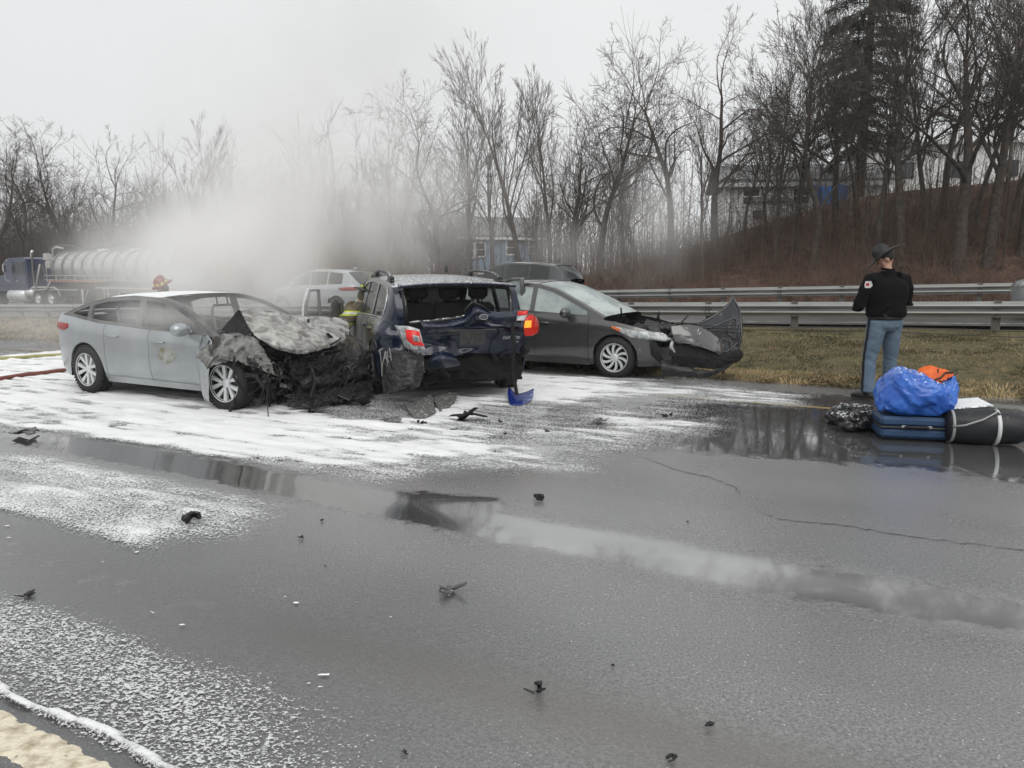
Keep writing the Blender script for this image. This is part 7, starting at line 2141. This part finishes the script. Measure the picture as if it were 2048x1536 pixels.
def firefighter(label, loc, rz, pose, coat, helm, patches=True, turn=0.):
    r_, tr, jk, hc_, M_ = person(label, loc, rz, pose, coat, coat, k=1.0, folds=(.014, .014), tr_w=1.18, jk_w=1.2, gloves=True, hd=(turn, rad(30)))
    for s_ in 'lr':
        wv = np.array(pose['wri_' + s_]); q = MB(); d = wv - np.array(pose['elb_' + s_]); d /= np.linalg.norm(d)
        hand(q, tuple(wv), d, -1 if s_ == 'l' else 1, (0, 0, 1)); gm = remesh(q, .008, 1); meob('glove', gm, M_black, r_)
    pz = pose['pelvis'][2]; pc_ = pose['pelvis']; cc_ = pose['chest']
    for z_, hw in ((pz + .13, .035), (cc_[2] + .02, .035)):
        c_ = (0, float(np.interp(z_, [pc_[2], cc_[2]], [pc_[1], cc_[1]])))
        band('reflective_band', jk, c_, z_, hw, M_lime, r_, off=.006); band('silver_band', jk, c_, z_, hw * .35, M_lime2, r_, off=.010)
    T = lambda x, y, z: tuple(Vector(hc_) + M_ @ Vector((x, y, z)))
    h_ = MB(); n = 26; v = []; f = []
    pf = [(.09, -.01, 1), (.155, -.004, 1.22), (.160, .004, 1.22), (.118, .022, 1.12), (.112, .070, 1.1), (.095, .115, 1.05), (.055, .148, 1.0), (.001, .158, 1.0)]
    for (r__, z_, sy) in pf:
        for i in range(n):
            a_ = 2 * math.pi * i / n; v.append(T(r__ * math.cos(a_), -.02 + r__ * sy * math.sin(a_) - (.03 if z_ < .01 and math.sin(a_) < 0 else 0), .045 + z_ - (.02 if z_ < .01 and math.sin(a_) < -.3 else 0)))
    for i in range(len(pf) - 1):
        for j_ in range(n): k_ = (j_ + 1) % n; f.append((i * n + j_, i * n + k_, (i + 1) * n + k_, (i + 1) * n + j_))
    ho = ob('helmet', v, f, helm, r_)
    # ridge and reflective tetrahedra round the shell
    MB().tube([T(0, .10, .10), T(0, .05, .18), T(0, -.04, .212), T(0, -.12, .17), T(0, -.15, .10)], .010, 6).build('helmet_ridge', helm, ho, True)
    pm = MB()
    for i in range(9):
        a_ = 2 * math.pi * i / 9; u_ = Vector((math.cos(a_), math.sin(a_) * 1.1, 0)); t_ = Vector((-math.sin(a_), math.cos(a_), 0))
        for z0, z1, r0_, r1_ in ((.075, .115, .1195, .114),):
            p0 = u_ * r0_ + Vector((0, -.02, z0)); p1 = u_ * r1_ + Vector((0, -.02, z1))
            q = [p0 - t_ * .028, p0 + t_ * .022, p1 + t_ * .012, p1 - t_ * .014]
            q2 = [x + u_ * .006 for x in q]
            pm.add([T(*x) for x in q + q2], [(0, 1, 2, 3), (7, 6, 5, 4), (0, 4, 5, 1), (2, 6, 7, 3), (1, 5, 6, 2), (0, 3, 7, 4)])
    pm.build('helmet_reflectors', M_lime, ho)
    q = MB(); ball(q, T(0, -.01, -.03), (.095, .105, .12), 12, M_)
    V_ = np.array(q.v); l_ = np.array([list(M_.transposed() @ (Vector(x) - Vector(hc_))) for x in V_])
    ob('protective_hood', V_, [f_ for f_ in q.f if l_[list(f_)][:, 1].mean() < .055], mat('tan_hood', (.10, .085, .06), .9), r_)
    ob_ = MB(); ob_.box((-.30, pose['sho_l'][1] + .02, pose['sho_l'][2] - .05), (.02, .10, .10), bev=.01).build('shoulder_flap', M_orange, r_)
    tk_ = MB(); tk_.lathe([(0, -.26), (.05, -.26), (.075, -.2), (.075, .2), (.04, .27), (0, .28)], 16, 'z', (0, pose['chest'][1] - .24, pose['chest'][2] - .06))
    tk_.box((0, pose['chest'][1] - .17, pose['chest'][2] - .06), (.24, .05, .48), bev=.02)
    tk_.build('air_cylinder', M_coatk, r_, True)
    return r_
def gp(px, Y):
    return ((px - 1024) / F_PX * (Y * .99 + .1), Y)
x_, y_ = gp(690, 12.0)
firefighter('firefighter in tan coat with lime bands, bending behind the burnt bonnet', (x_ - .1, y_, 0), rad(-60), fire_pose(.30, .26), M_coat, M_helm)
x_, y_ = gp(748, 13.9)
firefighter('firefighter in dark coat beside the front door of the blue estate car', (x_ + .05, y_ - .3, 0), rad(200), fire_pose(.20, .12), M_coatk, M_helm)
x_, y_ = gp(352, 14.6)
firefighter('firefighter whose red helmet just shows over the burnt car roof', (x_, y_, 0), rad(150), fire_pose(.1, .22), M_coatk, M_helmr)
# ------------------------------------------------------------------ luggage by the officer
M_bluebag = mat('blue_plastic_sheet', (.012, .085, .42), .30, col2=(.02, .13, .52), nscale=5, bump=.012, bscale=11, bdet=7, coat=.3, specks=1.0)
M_case = mat('blue_suitcase_cloth', (.020, .055, .125), .55, bump=.001, bscale=200, specks=.4)
M_orangev = mat('orange_cloth', (.75, .14, .02), .6, col2=(.60, .10, .015), nscale=8, bump=.004, bscale=30)
M_grey_s = mat('grey_webbing', (.30, .31, .31), .5)
M_blackc = mat('black_nylon', (.010, .011, .014), .5, bump=.003, bscale=18, specks=.35)
def blob(name, c, r, m, parent=None, amp=.04, sc=5, seed=1, p=2.6, rot=0, n=44, flat=True, ridge=0.0):
    v = []; f = []
    for i in range(n + 1):
        th = math.pi * i / n
        for j in range(n * 2):
            a = math.pi * j / n; q = [math.sin(th) * math.cos(a), math.sin(th) * math.sin(a), math.cos(th)]
            v.append([math.copysign(abs(x) ** (2 / p), x) * rr for x, rr in zip(q, r)])
    V = np.array(v); m_ = n * 2
    for i in range(n):
        for j in range(m_):
            k = (j + 1) % m_; f.append((i * m_ + j, (i + 1) * m_ + j, (i + 1) * m_ + k, i * m_ + k))
    V[::1] += 0
    N_ = V / (np.linalg.norm(V, axis=1, keepdims=True) + 1e-9)
    V += noise3(V, sc, seed) * amp * 2
    if ridge:
        rn = np.abs(fbm(V[:, 0] * sc * 1.2 + V[:, 2] * sc, V[:, 1] * sc * 1.2 - V[:, 2] * sc * .7, seed + 3, 4) - .5) * 2
        V += N_ * ((.35 - rn) * ridge)[:, None]
        rn = np.abs(fbm(V[:, 0] * sc * 3 + 3, V[:, 2] * sc * 3 + V[:, 1] * 9, seed + 8, 3) - .5) * 2
        V += N_ * ((.35 - rn) * ridge * .4)[:, None]
    c_, s_ = math.cos(rot), math.sin(rot); V = np.stack([c_ * V[:, 0] - s_ * V[:, 1], s_ * V[:, 0] + c_ * V[:, 1], V[:, 2]], 1)
    if flat: V[:, 2] = np.maximum(V[:, 2], -r[2] + .015)
    o = ob(name, V, f, m, parent); o.location = c; return o
cx_, cy_ = at(1846, 886)
LR = rad(-12)
case = thing('suitcase', 'blue suitcase lying flat on the wet road under the blue plastic bag', 'suitcase', (cx_, cy_ + .26, 0), LR)
case.scale = (.88, .88, .98)
MB().box((0, 0, .075), (.72, .46, .105), bev=.03).build('lower_shell', M_case, case); MB().box((0, 0, .19), (.72, .46, .10), bev=.03).build('upper_shell', M_case, case)
MB().box((0, 0, .133), (.735, .475, .022), bev=.008).build('zip_band', M_black, case)
MB().tube([(-.13, -.235, .145), (-.11, -.262, .148), (.11, -.262, .148), (.13, -.235, .145)], .011, 7).build('handle', M_black, case, True)
for sx in (-.13, .13): MB().box((sx, -.243, .147), (.05, .018, .026), bev=.006).build('handle_mount', M_grey_s, case)
for sy in (-.17, .17):
    for z_ in (.05, .20): MB().lathe([(0, -.014), (.028, -.014), (.030, 0), (.028, .014), (0, .014)], 16, 'y', (.385, sy, z_)).build('wheel', M_black, case, True)
MB().tube([(.36, -.20, .2), (.40, -.2, .24), (.40, .2, .24), (.36, .2, .2)], .012, 6).build('tow_handle', M_black, case, True)
MB().tube([(.37, -.24, .02), (.37, -.24, .24)], .016, 6).build('corner_guard', M_black, case, True)
bag = blob('plastic_bag', (cx_ + .03, cy_ + .27, .235 + .19), (.345, .25, .19), M_bluebag, None, .045, 4.6, 5, 2.7, LR, 70, True, .055)
tag(bag, 'stuffed bright blue plastic bag resting on the blue suitcase', 'bag')
# peak of the bag at its upper left where it is tied
V = np.empty(len(bag.data.vertices) * 3); bag.data.vertices.foreach_get('co', V); V = V.reshape(-1, 3)
k = np.exp(-((V[:, 0] + .16) / .09) ** 2 - (V[:, 1] / .2) ** 2) * (V[:, 2] > 0); V[:, 2] += .07 * k
k = sstep(-.25, -.42, V[:, 0]); V[:, 2] -= .10 * k * (V[:, 2] > -.1); V[:, 0] -= .04 * k
k = sstep(.24, .34, V[:, 0]) * (V[:, 2] > 0); V[:, 2] += .07 * k
V[:, 2] = np.maximum(V[:, 2], -.175)
bag.data.vertices.foreach_set('co', V.ravel()); bag.data.update()
vb = thing('orange_vest', 'crumpled orange vest with black straps on top of the blue bag', 'vest', (cx_ + .13, cy_ + .20, .605), LR)
vb.scale = (.85, .85, .9)
g_ = [[(-.19, -.02, -.02), (-.10, -.12, -.05), (.02, -.17, -.10), (.10, -.12, -.03), (.20, -.05, .03)],
      [(-.20, .03, .01), (-.09, -.03, .07), (.02, -.07, .04), (.09, -.02, .09), (.24, .0, .05)],
      [(-.15, .10, .03), (-.06, .07, .11), (.03, .04, .12), (.10, .06, .08), (.22, .07, .04)],
      [(-.12, .18, -.02), (-.03, .18, .03), (.05, .19, .04), (.12, .18, .02), (.18, .15, .0)]]
crumple_sheet('vest_cloth', g_, 34, 40, M_orangev, vb, .020, 13, 5, .006)
MB().tube([(-.2, -.02, .0), (-.12, -.11, .0), (-.02, -.13, -.02), (.08, -.11, .02), (.14, -.06, .07), (.24, .01, .06)], .010, 5).tube([(.07, -.02, .10), (.04, -.1, -.01), (.10, -.13, -.03)], .009, 5).tube([(.22, 0, .06), (.27, .02, .10), (.30, .05, .06), (.26, .06, .02)], .005, 5).build('strap', M_black, vb, True)
tg_ = MB().box((0, 0, 0), (.085, .02, .05), Matrix.Rotation(rad(8), 3, 'Y'), bev=.006).build('luggage_tag', mat('white_card', (.62, .66, .62), .5), None)
tg_.location = (cx_ - .09, cy_ + .15, .625); tag(tg_, 'small white card sticking out of the top of the blue bag', 'tag')
# duffel
dx_, dy_ = at(1990, 896)
duf = thing('duffel_bag', 'round black duffel bag with a pale reflective strap, lying behind the suitcase', 'duffel bag', (dx_, dy_ + .18, .165), rad(-14))
duf.scale = (.76, .83, .83)
prof = [(.0, -.47), (.10, -.465), (.165, -.44), (.188, -.39), (.195, -.2), (.200, .0), (.196, .2), (.190, .36), (.165, .43), (.10, .465), (0, .47)]
q = MB(); q.lathe(prof, 40, 'x'); V = np.array(q.v); V += noise3(V, 4, 3) * .05 + noise3(V, 14, 5) * .012; V[:, 2] = np.maximum(V[:, 2], -.19)
ob('bag_body', V, q.f, M_blackc, duf)
for x_, m_, r_, w_ in ((.10, mat('reflective_tape', (.62, .64, .63), .35), .204, .022), (-.40, M_grey_s, .192, .016)):
    MB().lathe([(r_ - .004, -w_), (r_ + .004, -w_), (r_ + .004, w_), (r_ - .004, w_)], 44, 'x', (x_, 0, 0)).build('band', m_, duf, True)
MB().tube([(-.42, -.19, .02), (-.30, -.24, .05), (-.10, -.22, .12), (.06, -.14, .19), (.10, -.02, .22)], .012, 5).build('shoulder_strap', M_grey_s, duf, True)
MB().tube([(.475, .12 * math.cos(a_), .12 * math.sin(a_)) for a_ in np.linspace(-.6, 2.6, 16)], .005, 5).box((.482, .05, .10), (.02, .03, .02)).build('zip', M_chrome, duf, True)
MB().tube([(.44, -.02, .14), (.50, 0, .19), (.51, .04, .16)], .010, 6).build('end_loop', M_black, duf, True)
pn = MB().box((0, 0, 0), (.50, .34, .022), bev=.008).build('flat_board', mat('grey_plastic_panel', (.14, .145, .15), .35, specks=2.2), None)
pn.location = (dx_ - .14, dy_ + .40, .345); pn.rotation_euler = (rad(4), rad(-6), rad(-8)); tag(pn, 'thin flat grey board flecked with foam, lying behind the duffel bag', 'board')
st_ = MB().box((0, 0, -.19), (.40, .24, .36), bev=.05).build('black_backpack', M_blackc, None); st_.location = (dx_ - .14, dy_ + .42, .335); st_.rotation_euler = (0, 0, rad(-10)); tag(st_, 'small black bag carrying the grey panel behind the duffel bag', 'bag')
M_trash = mat('glossy_black_bag', (.018, .018, .019), .22, col2=(.45, .46, .46), nscale=9, ndet=6, nlo=.60, nhi=.70, bump=.012, bscale=16, bdet=6, specks=1.2)
tx, ty = at(1700, 852)
b1 = blob('bin_bag', (tx, ty + .14, .09), (.19, .14, .10), M_trash, None, .06, 7, 11, 2.2, .2, 44, True, .07); tag(b1, 'crumpled glossy dark plastic bag farthest left beside the suitcase', 'plastic bag')
tx, ty = at(1738, 866)
b2 = blob('bin_bag', (tx, ty + .16, .11), (.25, .13, .12), M_trash, None, .06, 6, 21, 2.2, .35, 44, True, .08); tag(b2, 'foam-streaked dark plastic bag touching the left end of the suitcase', 'plastic bag')

# ------------------------------------------------------------------ debris on the road
M_deb = mat('broken_black_plastic', (.012, .012, .013), .4, bump=.003, bscale=40)
M_deb2 = mat('scuffed_grey_panel', (.075, .075, .072), .55, col2=(.12, .12, .115), nscale=14, specks=.8)
def shard(px, py, size, m, label, seed, flat=.25, cat='debris', name='broken_plastic', z0=0.):
    r = np.random.default_rng(seed); x, y = at(px, py); q = MB()
    n = 3 + seed % 3
    for i in range(n):
        c_ = r.normal(0, size * .22, 3); c_[2] = abs(c_[2]) * flat + size * flat * .4
        from mathutils import Euler
        R3 = Euler(tuple(r.uniform(-.5, .5, 2)) + (r.uniform(0, 3.1),)).to_matrix()
        q.box(c_, (size * r.uniform(.35, .8), size * r.uniform(.12, .4), size * r.uniform(.06, .3) * flat * 2), R3, bev=size * .03)
    q.tube([(0, 0, size * .1), r.normal(0, size * .3, 3) * [1, 1, 0] + [0, 0, size * .3 * flat * 2]], [size * .07, size * .03], 6)
    V = np.array(q.v); V += noise3(V, 2.5 / size, seed) * size * .12; V[:, 2] -= V[:, 2].min() - .002 - z0
    o = ob(name, V, q.f, m, None, False); o.location = (x, y, 0); tag(o, label, cat); return o
shard(370, 1042, .11, M_deb, 'upright black broken fitting on the foam at the left, with a pale base', 3, .9)
shard(1080, 1002, .09, M_deb, 'twisted scrap of black plastic on bare asphalt right of the wheel rut puddle', 4, .5)
shard(900, 1186, .12, M_deb2, 'ribbed triangular dark fragment alone on the asphalt at mid-picture', 5, .30)
shard(1068, 1390, .08, M_deb, 'black lump of plastic nearest the camera on the asphalt', 6, .4)
shard(60, 1193, .10, M_deb, 'thin black stick-like scrap on the speckled foam at far left', 7, .15)
shard(602, 1078, .03, M_deb, 'small black crumb on the asphalt right of the foam patch', 8, .8)
shard(645, 1043, .022, M_deb, 'tiny black crumb above and right of another one near the foam patch', 9, .8)
shard(1420, 1453, .035, M_deb, 'small dark chip at the lower right of the road', 10, .5)
shard(1348, 1522, .035, M_deb, 'small dark chip at the bottom edge of the picture', 11, .5)
shard(1225, 1333, .02, M_deb, 'lone tiny dark crumb between the two lower right chips and the puddle', 12, .5)
shard(808, 1505, .022, M_deb, 'tiny dark crumb close to the bottom edge at mid-picture', 13, .5)
shard(58, 872, .24, M_deb2, 'flat dark wreckage piece at the near edge of the big foam area, far left', 14, .18)
shard(236, 854, .12, mat('pale_plastic', (.42, .43, .42), .5), 'pale curled plastic scrap on the foam left of the burnt car wheel', 15, .5)
shard(790, 845, .26, M_deb2, 'low dark strip of wreckage on the foam left of the grey plate', 16, .12)
shard(845, 850, .10, M_deb, 'small black scrap just left of the grey plate', 17, .4)
shard(1330, 835, .10, M_deb, 'black clip on the wet road in front of the grey hatchback', 18, .6)
shard(1095, 866, .08, M_deb, 'small black splinter on the streaky foam below the blue fragment', 19, .3)
shard(1200, 848, .18, M_deb2, 'thin dark strip on the foam in front of the grey hatchback', 20, .10)
shard(640, 825, .34, M_deb, 'black shredded plastic lying in front of the burnt engine bay', 22, .12)
shard(700, 812, .40, M_deb, 'charred flat pieces under the burnt bumper', 23, .12)
shard(930, 842, .35, M_deb, 'dark shredded liner on the foam behind the estate car', 25, .10)
for i, (px, py, s_, lab) in enumerate([(760, 905, .03, 'on the foam straight below the estate car corner'), (560, 868, .03, 'on the foam below the burnt front wheel'), (880, 880, .04, 'on thin foam at the centre of the picture'),
        (990, 905, .03, 'at the ragged lower edge of the foam, below the blue fragment'), (1375, 1045, .02, 'beside the long crack on the right half of the road'), (650, 1132, .015, 'on bare asphalt left of the ribbed fragment, tiniest of all'),
        (1010, 870, .05, 'on the foam under the blue fragment'), (745, 868, .04, 'on the foam below the charred bumper pieces'), (470, 868, .035, 'on the foam in front of the burnt car sill'),
        (355, 870, .04, 'on the foam right of the pale curled scrap'), (820, 862, .05, 'on the foam just below the grey plate'), (1240, 905, .03, 'where the foam thins out near the start of the crack'),
        (1150, 870, .06, 'on patchy foam between the blue fragment and the puddle'), (1000, 845, .06, 'on the foam close below the blue fragment'), (700, 880, .035, 'in the middle of the thick foam'), (905, 862, .06, 'on the foam below the second grey plate')]):
    o = shard(px, py, s_, M_deb, 'small black plastic bit ' + lab, 40 + i, .4); o['group'] = 'small scattered plastic bits'
# blue body fragment, grey plates
def fplate(name, pts, m, label, cat='debris', amp=.006, z=.01, n=14):
    C = [[(*at(px, py), zz) for px, py, zz in row] for row in pts]
    o = crumple_sheet(name, C, n, n, m, None, amp, 9, 3, .006); tag(o, label, cat); return o
fplate('body_fragment', [[(1016, 790, .12), (1036, 796, .05), (1068, 792, .10)], [(1016, 802, .05), (1040, 806, .025), (1066, 800, .05)], [(1020, 812, .012), (1042, 812, .012), (1060, 806, .02)]], mat('bright_blue_panel', (.010, .03, .22), .25, coat=.8), 'curved bright blue bodywork fragment lying on the foam behind the estate car')
fplate('grey_plate', [[(810, 818, .05), (835, 812, .08), (862, 806, .11)], [(820, 832, .03), (844, 824, .05), (868, 820, .06)], [(836, 848, .012), (856, 838, .02), (872, 830, .03)]], M_deb2, 'flat grey plastic plate standing on the foam under the estate car', amp=.002)
fplate('grey_plate', [[(866, 806, .06), (890, 800, .09), (915, 796, .08)], [(872, 816, .03), (896, 810, .04), (912, 804, .04)], [(880, 826, .012), (898, 818, .012), (908, 812, .02)]], M_deb2, 'second grey plate fragment, right of the flat one under the estate car', amp=.003)
# fire hoses at the left
def hose(label, pts, r_, m):
    P = np.array([(*at(px, py), r_ * .8) for px, py in pts]); t = np.linspace(0, len(P) - 1, 60)
    Q = np.stack([np.interp(t, range(len(P)), P[:, k]) for k in range(3)], 1)
    Q[:, 2] += grade(SV(Q[:, 0], Q[:, 1])[0]) + .012; Q[:, 1] += .06 * np.sin(t * 3.1)
    o = MB().tube(Q, r_, 10).build('fire_hose', m, None, True); tag(o, label, 'hose')
hose('dull red fire hose running along the foam to the back of the burnt silver car', [(-500, 780), (-200, 772), (0, 762), (60, 752), (110, 746), (160, 742)], .035, mat('red_hose', (.16, .05, .04), .7))
hose('yellow fire hose farther back on the foam at the left edge', [(-500, 716), (0, 712), (60, 709), (120, 706), (250, 702)], .035, mat('yellow_hose', (.30, .28, .12), .7))
